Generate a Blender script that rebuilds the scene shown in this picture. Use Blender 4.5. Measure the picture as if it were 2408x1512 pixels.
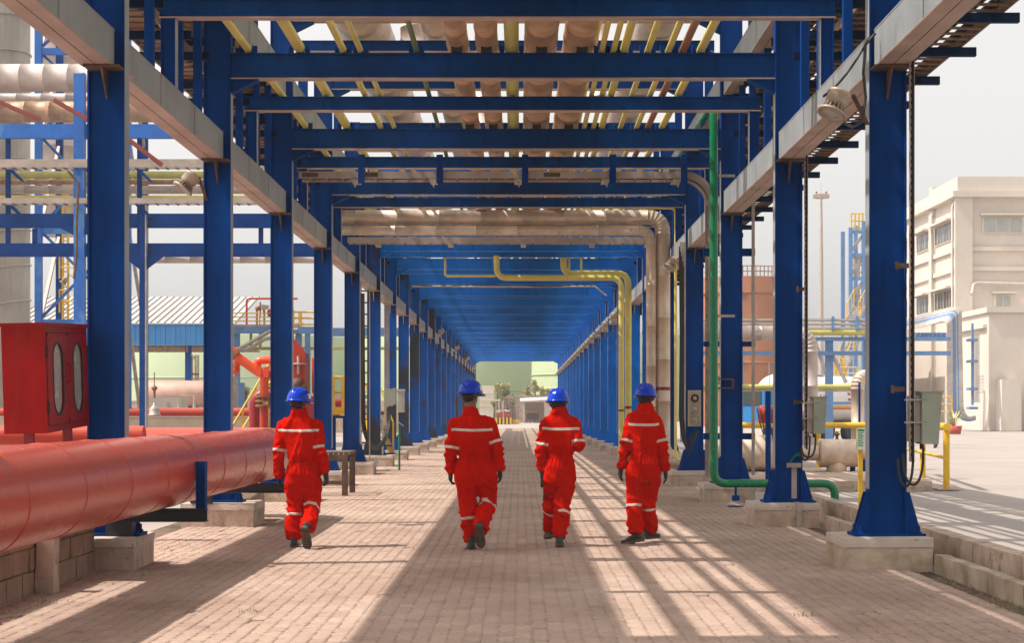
import bpy, bmesh, math, random
import numpy as np
from mathutils import Vector, Matrix, noise as mnoise

for _o in list(bpy.data.objects):
    bpy.data.objects.remove(_o)
random.seed(7)
SC = bpy.context.scene
COL = SC.collection
R = math.radians
PI = math.pi

# ------------------------------------------------------------------ camera
EYE = 1.5
F, X0, Y0, WPX = 3974.0, 1221.0, 968.0, 2408.0      # focal length and principal point of the photograph, in its pixels
cam_d = bpy.data.cameras.new('camera')
cam = bpy.data.objects.new('camera', cam_d)
COL.objects.link(cam)
cam.location = (0, 0, EYE)
cam.rotation_euler = (R(90), 0, 0)
cam_d.sensor_width = 36.0
cam_d.lens = 36.0 * F / WPX
cam_d.shift_x = (WPX / 2 - X0) / WPX
cam_d.shift_y = (Y0 - 756.0) / WPX
cam_d.clip_start = 0.1
cam_d.clip_end = 3000
SC.camera = cam

# ------------------------------------------------------------------ sky, sun, exposure
SUN_EL = R(57.4)
sun_dir = Vector((-math.cos(SUN_EL), -0.085, math.sin(SUN_EL))).normalized()
world = bpy.data.worlds.new('World')
SC.world = world
world.use_nodes = True
wn = world.node_tree.nodes
wl = world.node_tree.links
wn.clear()
wo = wn.new('ShaderNodeOutputWorld')
bg = wn.new('ShaderNodeBackground')
sk = wn.new('ShaderNodeTexSky')
sk.sky_type = 'NISHITA'
sk.sun_disc = False
sk.sun_elevation = SUN_EL
sk.sun_rotation = R(-99)
sk.air_density = 1.0
sk.dust_density = 8.0
sk.ozone_density = 0.5
# dusty white midday sky: most of the blue is washed out, everywhere alike
bw = wn.new('ShaderNodeRGBToBW')
pw = wn.new('ShaderNodeMath')
pw.operation = 'POWER'
pw.inputs[1].default_value = 0.35          # thick haze evens out the brightness of the dome
gain = wn.new('ShaderNodeMath')
gain.operation = 'MULTIPLY'
gain.inputs[1].default_value = 2.65
tint = wn.new('ShaderNodeVectorMath')
tint.operation = 'SCALE'
tint.inputs[0].default_value = (1.035, 1.0, 0.965)
mx = wn.new('ShaderNodeMix')
mx.data_type = 'RGBA'
mx.inputs[0].default_value = 0.88
wl.new(sk.outputs[0], bw.inputs[0])
wl.new(bw.outputs[0], pw.inputs[0])
wl.new(pw.outputs[0], gain.inputs[0])
wl.new(gain.outputs[0], tint.inputs['Scale'])
wl.new(sk.outputs[0], mx.inputs[6])
wl.new(tint.outputs[0], mx.inputs[7])
wl.new(mx.outputs[2], bg.inputs[0])
bg.inputs[1].default_value = 0.135
wl.new(bg.outputs[0], wo.inputs[0])
sun_d = bpy.data.lights.new('sun', 'SUN')
sun_d.energy = 2.65
sun_d.angle = R(0.55)
sun_d.color = (1.0, 0.92, 0.84)
sun = bpy.data.objects.new('sun', sun_d)
COL.objects.link(sun)
sun.rotation_euler = sun_dir.to_track_quat('Z', 'Y').to_euler()
sun.location = (-20, 20, 40)
SC.view_settings.view_transform = 'Standard'
SC.view_settings.look = 'None'
SC.view_settings.exposure = 1.02
SC.view_settings.gamma = 1.0
SC.view_settings.use_curve_mapping = False
SC.render.engine = 'CYCLES'
SC.cycles.use_denoising = True
SC.cycles.max_bounces = 10
SC.cycles.diffuse_bounces = 5
SC.cycles.volume_bounces = 1
SC.cycles.caustics_reflective = False
SC.cycles.caustics_refractive = False

# ------------------------------------------------------------------ measuring helpers (photo pixel + distance -> place)
def P(px, py, d):
    return Vector(((px - X0) * d / F, d, EYE - (py - Y0) * d / F))
def PX(px, d):
    return (px - X0) * d / F
def PZ(py, d):
    return EYE - (py - Y0) * d / F
def V(*a):
    return Vector(a)

# ------------------------------------------------------------------ materials
MATS = {}
def mat(name, col, rough=0.5, metal=0.0, var=0.18, scale=1.6, streak=0.0, streak_col=(0.10, 0.055, 0.03), spots=0.0,
        spot_col=(0.16, 0.07, 0.035), spot_scale=5.0, bump=0.0, bump_scale=60.0, spec=0.5, patch=None, patch_lim=0.6, patch_scale=0.35,
        zsq=0.12, sky_dust=None, sky_dust_amt=0.6, patch_soft=0.03, rvar=1.0, bump_dist=0.01):
    if name in MATS:
        return MATS[name]
    m = bpy.data.materials.new(name)
    m.use_nodes = True
    n, l = m.node_tree.nodes, m.node_tree.links
    b = n['Principled BSDF']
    b.inputs['Roughness'].default_value = rough
    b.inputs['Metallic'].default_value = metal
    b.inputs['Specular IOR Level'].default_value = spec
    geo = n.new('ShaderNodeNewGeometry')
    pos = geo.outputs['Position']
    def nz(sc, det=4.0, vec=None, ro=0.6):
        t = n.new('ShaderNodeTexNoise')
        t.inputs['Scale'].default_value = sc
        t.inputs['Detail'].default_value = det
        t.inputs['Roughness'].default_value = ro
        l.new(vec if vec is not None else pos, t.inputs['Vector'])
        return t.outputs['Fac']
    def mix(fac, a, bb, mode='MIX'):
        x = n.new('ShaderNodeMix')
        x.data_type = 'RGBA'
        x.blend_type = mode
        for sock, val in ((0, fac), (6, a), (7, bb)):
            if hasattr(val, 'is_linked'):
                l.new(val, x.inputs[sock])
            else:
                x.inputs[sock].default_value = val if sock == 0 else (*val, 1)
        return x.outputs[2]
    def ramp(v, lo, hi):
        r = n.new('ShaderNodeMapRange')
        r.inputs[1].default_value = lo
        r.inputs[2].default_value = hi
        l.new(v, r.inputs[0])
        return r.outputs[0]
    lo = tuple(c * (1 - var) for c in col)
    hi = tuple(min(1, c * (1 + var)) for c in col)
    c = mix(ramp(nz(scale), 0.3, 0.7), lo, hi)
    if patch:
        c = mix(ramp(nz(patch_scale, 3.0), patch_lim, patch_lim + patch_soft), c, patch)
    if streak:
        mp = n.new('ShaderNodeMapping')
        mp.inputs['Scale'].default_value = (9, 9, 9 * zsq)
        l.new(pos, mp.inputs['Vector'])
        f = ramp(nz(1.0, 5.0, mp.outputs[0]), 0.52, 0.78)
        mm = n.new('ShaderNodeMath')
        mm.operation = 'MULTIPLY'
        l.new(f, mm.inputs[0])
        mm.inputs[1].default_value = streak
        c = mix(mm.outputs[0], c, streak_col)
    if spots:
        c = mix(ramp(nz(spot_scale, 8.0, None, 0.75), 0.70 - 0.25 * spots, 0.77 - 0.25 * spots), c, spot_col)
    if sky_dust:
        # upward faces paler: sky reflection painted in, with a dusty film
        sx = n.new('ShaderNodeSeparateXYZ')
        l.new(geo.outputs['Normal'], sx.inputs[0])
        dm = n.new('ShaderNodeMath'); dm.operation = 'MULTIPLY'
        l.new(ramp(sx.outputs[2], -0.15, 0.95), dm.inputs[0])
        dn = n.new('ShaderNodeMapRange'); dn.inputs[3].default_value = sky_dust_amt * 0.85; dn.inputs[4].default_value = sky_dust_amt * 1.1
        l.new(nz(2.2, 6.0), dn.inputs[0]); l.new(dn.outputs[0], dm.inputs[1])
        c = mix(dm.outputs[0], c, sky_dust)
    l.new(c, b.inputs['Base Color'])
    rr = n.new('ShaderNodeMapRange')
    rr.inputs[3].default_value = max(0.05, rough - 0.1 * rvar)
    rr.inputs[4].default_value = min(1, rough + 0.12 * rvar)
    l.new(nz(scale * 4), rr.inputs[0])
    l.new(rr.outputs[0], b.inputs['Roughness'])
    if bump:
        bp = n.new('ShaderNodeBump')
        bp.inputs['Strength'].default_value = bump
        bp.inputs['Distance'].default_value = bump_dist
        l.new(nz(bump_scale, 5.0), bp.inputs['Height'])
        l.new(bp.outputs[0], b.inputs['Normal'])
    MATS[name] = m
    return m

BLUE = mat('blue paint', (0.0003, 0.042, 0.205), 0.6, var=0.32, scale=0.7, streak=0.7, streak_col=(0.001, 0.020, 0.10), spots=0.07, spec=0.06)
BLUE_OLD = mat('weathered blue paint', (0.0008, 0.075, 0.33), 0.55, var=0.22, scale=0.9, streak=0.35, streak_col=(0.02, 0.03, 0.06), spots=0.2, patch=(0.036, 0.040, 0.052), patch_lim=0.50, patch_scale=0.42, spec=0.08, patch_soft=0.06)
BLUE_BEAM = mat('blue beam paint', (0.0004, 0.043, 0.185), 0.6, var=0.3, scale=0.7, streak=0.7, streak_col=(0.002, 0.014, 0.06), spots=0.09, spec=0.06, zsq=0.2)
BLUE_FAR = mat('lightened far blue', (0.001, 0.15, 0.60), 0.6, var=0.22, scale=0.5, streak=0.6, streak_col=(0.001, 0.06, 0.26), spots=0.06, spec=0.08, zsq=0.2)  # far steel's blue brightened in colour for bounce light and haze
BLUE_UNDER = mat('bounce-lit blue flange', (0.06, 0.22, 0.52), 0.7, var=0.2, spots=0.15, spec=0.1)  # lighter than the far beams: ground bounce painted on their undersides
BLUE_SHADE = mat('shaded blue paint', (0.003, 0.014, 0.045), 0.6, var=0.3, spots=0.12, spec=0.1)  # same blue paint darkened: underside shade put into the colour
BLUE_LIGHT = mat('sky-lit blue paint', (0.005, 0.125, 0.47), 0.5, var=0.22, scale=1.2, streak=0.25, streak_col=(0.12, 0.2, 0.35), spots=0.14, patch=(0.05, 0.2, 0.5), patch_lim=0.56)  # open-sky brightness put into the colour of the outer blue steel
BLUE_PALE = mat('pale blue paint', (0.12, 0.24, 0.46), 0.5, var=0.18, spots=0.15)
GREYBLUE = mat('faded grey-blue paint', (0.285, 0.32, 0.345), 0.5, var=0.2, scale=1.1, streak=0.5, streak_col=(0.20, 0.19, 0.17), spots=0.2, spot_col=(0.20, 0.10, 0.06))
FLANGE = mat('bounce-pink flange', (0.42, 0.31, 0.26), 0.6, var=0.2, spots=0.22, spot_col=(0.14, 0.06, 0.03))  # pink of the undersides is ground bounce put into the colour
RUSTY = mat('rusty steel', (0.11, 0.060, 0.038), 0.75, var=0.5, scale=6, spots=0.3, spot_col=(0.04, 0.022, 0.016))
GALV = mat('galvanised steel', (0.42, 0.36, 0.31), 0.5, metal=0.25, var=0.22, scale=4, spots=0.22, spot_col=(0.14, 0.075, 0.045))
TRAY = mat('dusty tray steel', (0.20, 0.115, 0.070), 0.65, var=0.4, scale=5, spots=0.2, spot_col=(0.09, 0.04, 0.025))
TRAYF = mat('tray side steel', (0.40, 0.33, 0.285), 0.55, metal=0.1, var=0.2, scale=2.5, spots=0.18, spot_col=(0.17, 0.05, 0.03))
LAG = mat('lagging sheet', (0.64, 0.51, 0.40), 0.42, metal=0.25, var=0.2, scale=2.2, streak=0.3, streak_col=(0.26, 0.19, 0.13), spots=0.12, spot_col=(0.15, 0.09, 0.06), zsq=0.3)
LAG2 = mat('warm lagging sheet', (0.53, 0.33, 0.195), 0.45, metal=0.2, var=0.24, scale=2.6, streak=0.45, streak_col=(0.24, 0.13, 0.07), spots=0.16, spot_col=(0.10, 0.05, 0.03), zsq=0.3)
LAG_PALE = mat('pale lagging sheet', (0.56, 0.47, 0.42), 0.45, metal=0.15, var=0.14, scale=1.5, spots=0.1)
YELLOW = mat('pale yellow pipe paint', (0.66, 0.565, 0.145), 0.42, var=0.14, scale=2.0, spots=0.12, spot_col=(0.28, 0.20, 0.06))
YELLOWG = mat('greenish yellow pipe paint', (0.50, 0.47, 0.13), 0.45, var=0.15, scale=2.0, spots=0.1)
YELLOW_S = mat('safety yellow paint', (0.72, 0.44, 0.02), 0.42, var=0.15, scale=3.0, spots=0.12, spot_col=(0.35, 0.2, 0.04))
GREENP = mat('green pipe paint', (0.001, 0.18, 0.07), 0.25, var=0.1, scale=2.0)
OLIVE = mat('olive green pipe paint', (0.12, 0.18, 0.06), 0.5, var=0.15)
BROWNP = mat('brown pipe paint', (0.28, 0.12, 0.05), 0.5, var=0.2, scale=3)
REDBROWN = mat('red-brown primer', (0.24, 0.045, 0.028), 0.6, var=0.2)
RED = mat('red pipe paint', (0.43, 0.030, 0.010), 0.27, sky_dust=(0.60, 0.30, 0.21), sky_dust_amt=0.17, spec=0.4, rvar=0.1, var=0.07, scale=0.8, spots=0.05, spot_col=(0.34, 0.10, 0.06), bump=0.0)
RED_DARK = mat('dark red paint', (0.25, 0.006, 0.007), 0.45, var=0.2, scale=1.5)
RED_CAB = mat('worn red cabinet paint', (0.25, 0.004, 0.004), 0.42, var=0.25, scale=1.8, streak=0.3, streak_col=(0.30, 0.05, 0.025), spots=0.16, spot_col=(0.36, 0.12, 0.07), spot_scale=2.4, spec=0.12)
ORANGE = mat('orange-red paint', (0.70, 0.075, 0.018), 0.32, var=0.12, scale=2.5)
BLACK = mat('black steel', (0.018, 0.018, 0.024), 0.5, var=0.3, spots=0.1)
RUBBER = mat('black cable rubber', (0.020, 0.018, 0.017), 0.5, var=0.3)
CONC = mat('concrete', (0.53, 0.41, 0.325), 0.85, var=0.2, scale=2.2, streak=0.55, streak_col=(0.26, 0.18, 0.125), spots=0.62, spot_col=(0.30, 0.23, 0.15), spot_scale=4.5, patch=(0.36, 0.255, 0.175), patch_lim=0.47, patch_scale=2.4, patch_soft=0.22, bump=0.5, bump_scale=35)
CONC_CAP = mat('whitewashed concrete', (0.54, 0.46, 0.385), 0.85, var=0.15, scale=3, spots=0.5, spot_col=(0.34, 0.25, 0.17), spot_scale=6.0, bump=0.4, bump_scale=30)
MOSSY = mat('mossy concrete', (0.48, 0.38, 0.29), 0.9, var=0.25, scale=3, streak=0.35, streak_col=(0.24, 0.17, 0.12), patch=(0.20, 0.165, 0.075), patch_lim=0.45, patch_scale=2.6, patch_soft=0.3, bump=0.6, bump_scale=35)
BLOCK = mat('rendered block', (0.30, 0.205, 0.145), 0.9, var=0.3, scale=3, streak=0.4, streak_col=(0.13, 0.08, 0.055), spots=0.2, bump=0.6, bump_scale=28)
YARD = mat('dusty concrete yard', (0.33, 0.285, 0.255), 0.9, var=0.11, scale=0.35, spots=0.2, spot_col=(0.29, 0.245, 0.215), spot_scale=0.9, bump=0.25, bump_scale=9)
JOINT = mat('sand in the joints', (0.135, 0.088, 0.058), 0.95, var=0.35, scale=3, patch=(0.055, 0.050, 0.026), patch_lim=0.56, patch_scale=0.8)
WHITEW = mat('white wall render', (0.60, 0.535, 0.465), 0.85, var=0.09, scale=0.25, streak=0.4, streak_col=(0.46, 0.385, 0.315), spots=0.1, spot_col=(0.42, 0.34, 0.27), spot_scale=0.8)
WHITE = mat('white paint', (0.78, 0.76, 0.73), 0.4, var=0.06)
GLASS = mat('dark window glass', (0.06, 0.07, 0.07), 0.12, var=0.2, spec=0.6)
GLASS_PALE = mat('reflection-toned glass', (0.36, 0.38, 0.35), 0.25, var=0.12, spec=0.6)  # pale grey stands in for reflections on the panes
JBOX = mat('grey-green enamel', (0.30, 0.335, 0.265), 0.45, var=0.12, scale=4, spots=0.16, spot_col=(0.19, 0.13, 0.09))
JBOX_IV = mat('ivory enamel', (0.46, 0.41, 0.31), 0.5, var=0.15, scale=4, spots=0.2)
LAMP = mat('cast aluminium lamp body', (0.40, 0.33, 0.255), 0.45, metal=0.25, var=0.2, scale=9, spots=0.18)
TANKG = mat('pale green tank paint', (0.33, 0.40, 0.225), 0.6, var=0.08, scale=0.12)
TANKO = mat('rust-orange tank paint', (0.27, 0.10, 0.036), 0.7, var=0.18, scale=0.15, streak=0.3, streak_col=(0.30, 0.10, 0.04))
ROOFM = mat('pale ribbed roof sheet', (0.41, 0.41, 0.40), 0.5, var=0.12, scale=0.4, spots=0.08)
CLADB = mat('bright blue cladding', (0.03, 0.23, 0.56), 0.5, var=0.12, scale=0.5)
SILO = mat('weathered silo shell', (0.44, 0.40, 0.33), 0.75, var=0.2, scale=0.5, streak=0.5, streak_col=(0.24, 0.19, 0.14), spots=0.1, zsq=0.05)
BRICKW = mat('plastered low wall', (0.55, 0.42, 0.31), 0.9, var=0.15, scale=1.5, bump=0.3, bump_scale=20)
LEAF = mat('dusty green leaves', (0.19, 0.21, 0.075), 0.6, var=0.4, scale=3.0)
LEAF_Y = mat('yellowish leaves', (0.38, 0.36, 0.14), 0.6, var=0.35, scale=2.0)
BARK = mat('bark', (0.13, 0.09, 0.06), 0.9, var=0.3)
TERRA = mat('red planter', (0.45, 0.06, 0.035), 0.6, var=0.15)
SKIN = mat('brown skin', (0.19, 0.085, 0.048), 0.5, var=0.12, scale=9)
HAIR = mat('black hair', (0.012, 0.009, 0.008), 0.55, var=0.4, scale=60, bump=0.6, bump_scale=220)
CLOTH = mat('red coverall cotton', (0.55, 0.010, 0.003), 0.9, var=0.10, scale=7, bump=0.9, bump_scale=17, bump_dist=0.022, spec=0.0)
TAPE = mat('reflective tape', (0.60, 0.535, 0.46), 0.5, var=0.07, scale=20)
HELMET = mat('blue helmet plastic', (0.0004, 0.040, 0.50), 0.13, var=0.05, spec=0.3)
GLOVE = mat('black work glove', (0.018, 0.020, 0.030), 0.7, var=0.35, scale=25, bump=0.4, bump_scale=90)
BOOT = mat('black boot leather', (0.025, 0.021, 0.019), 0.42, var=0.3, scale=12)
SOLE = mat('dusty boot sole', (0.11, 0.080, 0.058), 0.85, var=0.35, scale=30, bump=0.5, bump_scale=70)
SHIRT = mat('pale striped shirt', (0.62, 0.57, 0.56), 0.85, var=0.1, scale=14)
TROUSER = mat('grey trousers', (0.20, 0.17, 0.17), 0.85, var=0.15, scale=9)
CHALK = mat('chalk marks', (0.30, 0.33, 0.38), 0.9, var=0.3, scale=40)
SIGNG = mat('green sign print', (0.02, 0.30, 0.13), 0.5, var=0.08)
BLUECAB = mat('blue cable sheath', (0.13, 0.24, 0.42), 0.5, var=0.2, scale=6)
GREYCAB = mat('grey conduit', (0.46, 0.41, 0.37), 0.55, var=0.15, scale=3)

def paver_mat():
    m = bpy.data.materials.new('worn interlocking paver')
    m.use_nodes = True
    n, l = m.node_tree.nodes, m.node_tree.links
    b = n['Principled BSDF']
    b.inputs['Roughness'].default_value = 0.85
    b.inputs['Specular IOR Level'].default_value = 0.3
    at = n.new('ShaderNodeAttribute')
    at.attribute_name = 'tone'
    geo = n.new('ShaderNodeNewGeometry')
    t1 = n.new('ShaderNodeTexNoise'); t1.inputs['Scale'].default_value = 0.55; t1.inputs['Detail'].default_value = 5
    t2 = n.new('ShaderNodeTexNoise'); t2.inputs['Scale'].default_value = 28; t2.inputs['Detail'].default_value = 6
    for t in (t1, t2):
        l.new(geo.outputs['Position'], t.inputs['Vector'])
    r1 = n.new('ShaderNodeValToRGB')
    r1.color_ramp.elements[0].position = 0.3
    r1.color_ramp.elements[0].color = (0.34, 0.232, 0.180, 1)
    r1.color_ramp.elements[1].position = 0.68
    r1.color_ramp.elements[1].color = (0.49, 0.368, 0.298, 1)
    e = r1.color_ramp.elements.new(0.5)
    e.color = (0.43, 0.313, 0.250, 1)
    l.new(t1.outputs['Fac'], r1.inputs[0])
    t3 = n.new('ShaderNodeTexNoise'); t3.inputs['Scale'].default_value = 1.1; t3.inputs['Detail'].default_value = 7; t3.inputs['Roughness'].default_value = 0.68
    l.new(geo.outputs['Position'], t3.inputs['Vector'])
    s3 = n.new('ShaderNodeMapRange'); s3.inputs[1].default_value = 0.54; s3.inputs[2].default_value = 0.72; s3.inputs[4].default_value = 0.6
    l.new(t3.outputs['Fac'], s3.inputs[0])
    m3 = n.new('ShaderNodeMix'); m3.data_type = 'RGBA'
    l.new(s3.outputs[0], m3.inputs[0]); l.new(r1.outputs[0], m3.inputs[6]); m3.inputs[7].default_value = (0.24, 0.145, 0.105, 1)
    mr = n.new('ShaderNodeMapRange')
    mr.inputs[1].default_value = 0.25; mr.inputs[2].default_value = 0.75
    mr.inputs[3].default_value = 0.80; mr.inputs[4].default_value = 1.14
    l.new(t2.outputs['Fac'], mr.inputs[0])
    mt = n.new('ShaderNodeMapRange')
    mt.inputs[3].default_value = 0.82; mt.inputs[4].default_value = 1.14
    l.new(at.outputs['Fac'], mt.inputs[0])
    mu = n.new('ShaderNodeMath'); mu.operation = 'MULTIPLY'
    l.new(mr.outputs[0], mu.inputs[0]); l.new(mt.outputs[0], mu.inputs[1])
    vm = n.new('ShaderNodeVectorMath'); vm.operation = 'SCALE'
    l.new(m3.outputs[2], vm.inputs[0]); l.new(mu.outputs[0], vm.inputs['Scale'])
    l.new(vm.outputs[0], b.inputs['Base Color'])
    bp = n.new('ShaderNodeBump'); bp.inputs['Strength'].default_value = 0.35; bp.inputs['Distance'].default_value = 0.006
    l.new(t2.outputs['Fac'], bp.inputs['Height'])
    l.new(bp.outputs[0], b.inputs['Normal'])
    return m
PAVER = paver_mat()

# ------------------------------------------------------------------ mesh builder
class MB:
    def __init__(self):
        self.v, self.f, self.s = [], [], []
    def add(self, vs, fs, smooth=False):
        k = len(self.v)
        self.v.extend(tuple(p) for p in vs)
        for f in fs:
            self.f.append(tuple(i + k for i in f))
            self.s.append(smooth)
        return self
    def box(self, x0, x1, y0, y1, z0, z1):
        vs = [(x0, y0, z0), (x1, y0, z0), (x1, y1, z0), (x0, y1, z0), (x0, y0, z1), (x1, y0, z1), (x1, y1, z1), (x0, y1, z1)]
        return self.add(vs, [(0, 3, 2, 1), (4, 5, 6, 7), (0, 1, 5, 4), (1, 2, 6, 5), (2, 3, 7, 6), (3, 0, 4, 7)])
    def hexa(self, bot, top):
        return self.add(list(bot) + list(top), [(0, 3, 2, 1), (4, 5, 6, 7), (0, 1, 5, 4), (1, 2, 6, 5), (2, 3, 7, 6), (3, 0, 4, 7)])
    def bar(self, p, q, w, h, up=(0, 0, 1), off=(0, 0)):
        p, q = Vector(p), Vector(q)
        d = (q - p).normalized()
        u = Vector(up)
        if abs(d.dot(u)) > 0.99:
            u = Vector((0, 1, 0))
        a = d.cross(u).normalized()
        b = a.cross(d).normalized()
        o = a * off[0] + b * off[1]
        A, B = a * (w / 2), b * (h / 2)
        c = [p - A - B, p + A - B, p + A + B, p - A + B]
        e = [x + (q - p) for x in c]
        return self.hexa([x + o for x in c], [x + o for x in e])
    def ibeam(self, p, q, h, bw, tf=0.016, tw=0.012, up=(0, 0, 1)):
        self.bar(p, q, bw, tf, up, (0, h / 2 - tf / 2))
        self.bar(p, q, bw, tf, up, (0, -h / 2 + tf / 2))
        self.bar(p, q, tw, h - 2 * tf, up)
        return self
    def prism(self, poly, axis, a, b):
        # poly: list of 2D points; axis 'x' -> (y,z), 'y' -> (x,z), 'z' -> (x,y)
        n = len(poly)
        def pt(u, w, t):
            return {'x': (t, u, w), 'y': (u, t, w), 'z': (u, w, t)}[axis]
        vs = [pt(u, w, a) for u, w in poly] + [pt(u, w, b) for u, w in poly]
        fs = [tuple(range(n))[::-1], tuple(range(n, 2 * n))] + [(i, (i + 1) % n, n + (i + 1) % n, n + i) for i in range(n)]
        return self.add(vs, fs)
    def tube(self, pts, r, n=12, caps=True, smooth=True):
        pts = [Vector(p) for p in pts]
        m = len(pts)
        rs = list(r) if hasattr(r, '__len__') else [r] * m
        tang = []
        for i in range(m):
            a = pts[max(0, i - 1)]
            b = pts[min(m - 1, i + 1)]
            t = b - a
            if t.length < 1e-9:
                t = tang[-1] if tang else Vector((0, 0, 1))
            tang.append(t.normalized())
        t0 = tang[0]
        u = t0.cross(Vector((0, 0, 1)) if abs(t0.z) < 0.9 else Vector((1, 0, 0))).normalized()
        vs = []
        for i in range(m):
            if i:
                q = tang[i - 1].rotation_difference(tang[i])
                u = q @ u
            u = (u - tang[i] * u.dot(tang[i])).normalized()
            w = tang[i].cross(u)
            for k in range(n):
                a = 2 * PI * k / n
                vs.append(pts[i] + (u * math.cos(a) + w * math.sin(a)) * rs[i])
        fs = [(i * n + k, i * n + (k + 1) % n, (i + 1) * n + (k + 1) % n, (i + 1) * n + k) for i in range(m - 1) for k in range(n)]
        self.add(vs, fs, smooth)
        if caps:
            self.add(vs[:n], [tuple(range(n))[::-1]])
            self.add(vs[-n:], [tuple(range(n))])
        return self
    def lathe(self, prof, c, axis=(0, 0, 1), n=24, smooth=True, a0=0.0, a1=2 * PI):
        # prof: (radius, height along axis)
        ax = Vector(axis).normalized()
        u = ax.cross(Vector((0, 1, 0)) if abs(ax.y) < 0.9 else Vector((1, 0, 0))).normalized()
        w = ax.cross(u)
        c = Vector(c)
        full = abs(a1 - a0 - 2 * PI) < 1e-6
        k = n if full else n + 1
        vs = []
        for r, h in prof:
            for i in range(k):
                a = a0 + (a1 - a0) * i / n
                vs.append(c + ax * h + (u * math.cos(a) + w * math.sin(a)) * r)
        fs = []
        for j in range(len(prof) - 1):
            for i in range(n):
                i2 = (i + 1) % k
                fs.append((j * k + i, j * k + i2, (j + 1) * k + i2, (j + 1) * k + i))
        return self.add(vs, fs, smooth)
    def ball(self, c, r, n=10, m=7):
        rx, ry, rz = r if hasattr(r, '__len__') else (r, r, r)
        vs = []
        for j in range(m + 1):
            t = PI * j / m
            for i in range(n):
                a = 2 * PI * i / n
                vs.append((c[0] + rx * math.sin(t) * math.cos(a), c[1] + ry * math.sin(t) * math.sin(a), c[2] - rz * math.cos(t)))
        fs = [(j * n + i, j * n + (i + 1) % n, (j + 1) * n + (i + 1) % n, (j + 1) * n + i) for j in range(m) for i in range(n)]
        return self.add(vs, fs, True)
    def build(self, name, material, parent=None, base=None, kind=None):
        vs = np.array(self.v, dtype=float)
        if parent is not None:
            o = Vector((0, 0, 0))
            p = parent
            while p is not None:
                o += p.location
                p = p.parent
            loc = Vector((0, 0, 0))
        else:
            lo, hi = vs.min(0), vs.max(0)
            o = Vector(base) if base is not None else Vector(((lo[0] + hi[0]) / 2, (lo[1] + hi[1]) / 2, lo[2]))
            loc = o
        vs = vs - np.array(o)
        me = bpy.data.meshes.new(name)
        me.from_pydata(vs.tolist(), [], self.f)
        me.polygons.foreach_set('use_smooth', self.s)
        me.materials.append(material)
        me.update()
        ob = bpy.data.objects.new(name, me)
        COL.objects.link(ob)
        ob.location = loc
        if parent is not None:
            ob.parent = parent
        if kind:
            ob['kind'] = kind
        return ob

def thing(name, label, cat, loc=(0, 0, 0), group=None):
    o = bpy.data.objects.new(name, None)
    COL.objects.link(o)
    o.location = loc
    o.empty_display_size = 0.2
    o['label'] = label
    o['category'] = cat
    if group:
        o['group'] = group
    return o
def tag(o, label, cat, group=None):
    o['label'] = label
    o['category'] = cat
    if group:
        o['group'] = group
    return o
def dup(o, loc=None, label=None, group=None, parent=None):
    c = o.copy()
    COL.objects.link(c)
    if parent is not None:
        c.parent = parent
    if loc is not None:
        c.location = loc
    if label:
        c['label'] = label
    if group:
        c['group'] = group
    for ch in list(KIDS(o)):
        dup(ch, parent=c)
    return c
def KIDS(o):
    return [x for x in o.children]
def fillet(pts, rad, k=6):
    pts = [Vector(p) for p in pts]
    out = [pts[0]]
    for i in range(1, len(pts) - 1):
        a, b, c = pts[i - 1], pts[i], pts[i + 1]
        d1, d2 = (a - b), (c - b)
        r = min(rad, d1.length * 0.49, d2.length * 0.49)
        p1, p2 = b + d1.normalized() * r, b + d2.normalized() * r
        for j in range(k + 1):
            t = j / k
            out.append(p1 * (1 - t) ** 2 + b * 2 * t * (1 - t) + p2 * t * t)
    out.append(pts[-1])
    return out
def sag(p, q, s, k=8):
    p, q = Vector(p), Vector(q)
    return [p.lerp(q, i / k) - Vector((0, 0, s * 4 * (i / k) * (1 - i / k))) for i in range(k + 1)]
def lagged(pts, r, seg=0.95, n=18, step=0.006):
    # clad pipe: overlapping sheet sections, each lapped over the next
    mb = MB()
    P_ = [Vector(p) for p in pts]
    out, rad = [], []
    for a, b in zip(P_[:-1], P_[1:]):
        L = (b - a).length
        k = max(1, int(round(L / seg)))
        for i in range(k):
            q0, q1 = a.lerp(b, i / k), a.lerp(b, (i + 1) / k)
            e = (b - a).normalized() * 0.012
            out += [q0 + e * 0.1, q0 + e * 2.5, q0 + e * 2.6, q1 - e * 0.1]
            rad += [r + step, r + step, r, r]
    mb.tube(out, rad, n)
    return mb
def ordinal(k):
    return ['first', 'second', 'third', 'fourth', 'fifth', 'sixth', 'seventh', 'eighth', 'ninth', 'tenth'][k - 1]
# ================================================================== THE SETTING
D1, BAY, NF = 16.4, 6.0, 23
XL, XR = -3.81, 3.38                       # inner faces of the two column rows
CW = 0.36                                  # column depth across the walkway
def DN(n):
    return D1 + BAY * (n - 1)

yard = MB().add([(-420, -60, -0.034), (420, -60, -0.034), (420, 620, -0.034), (-420, 620, -0.034)], [(0, 1, 2, 3)]).build('yard', YARD, base=(0, 0, -0.03), kind='structure')
walk = MB().add([(-4.7, 5, -0.026), (3.9, 5, -0.026), (3.9, 64, -0.026), (-4.7, 64, -0.026)], [(0, 1, 2, 3)]).build('walkway', JOINT, base=(0, 0, -0.026), kind='structure')
far_walk = MB().add([(-4.7, 64, -0.004), (3.9, 64, -0.004), (3.9, 152, -0.004), (-4.7, 152, -0.004)], [(0, 1, 2, 3)]).build('walkway', PAVER, base=(0, 64, -0.004), kind='structure')

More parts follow.
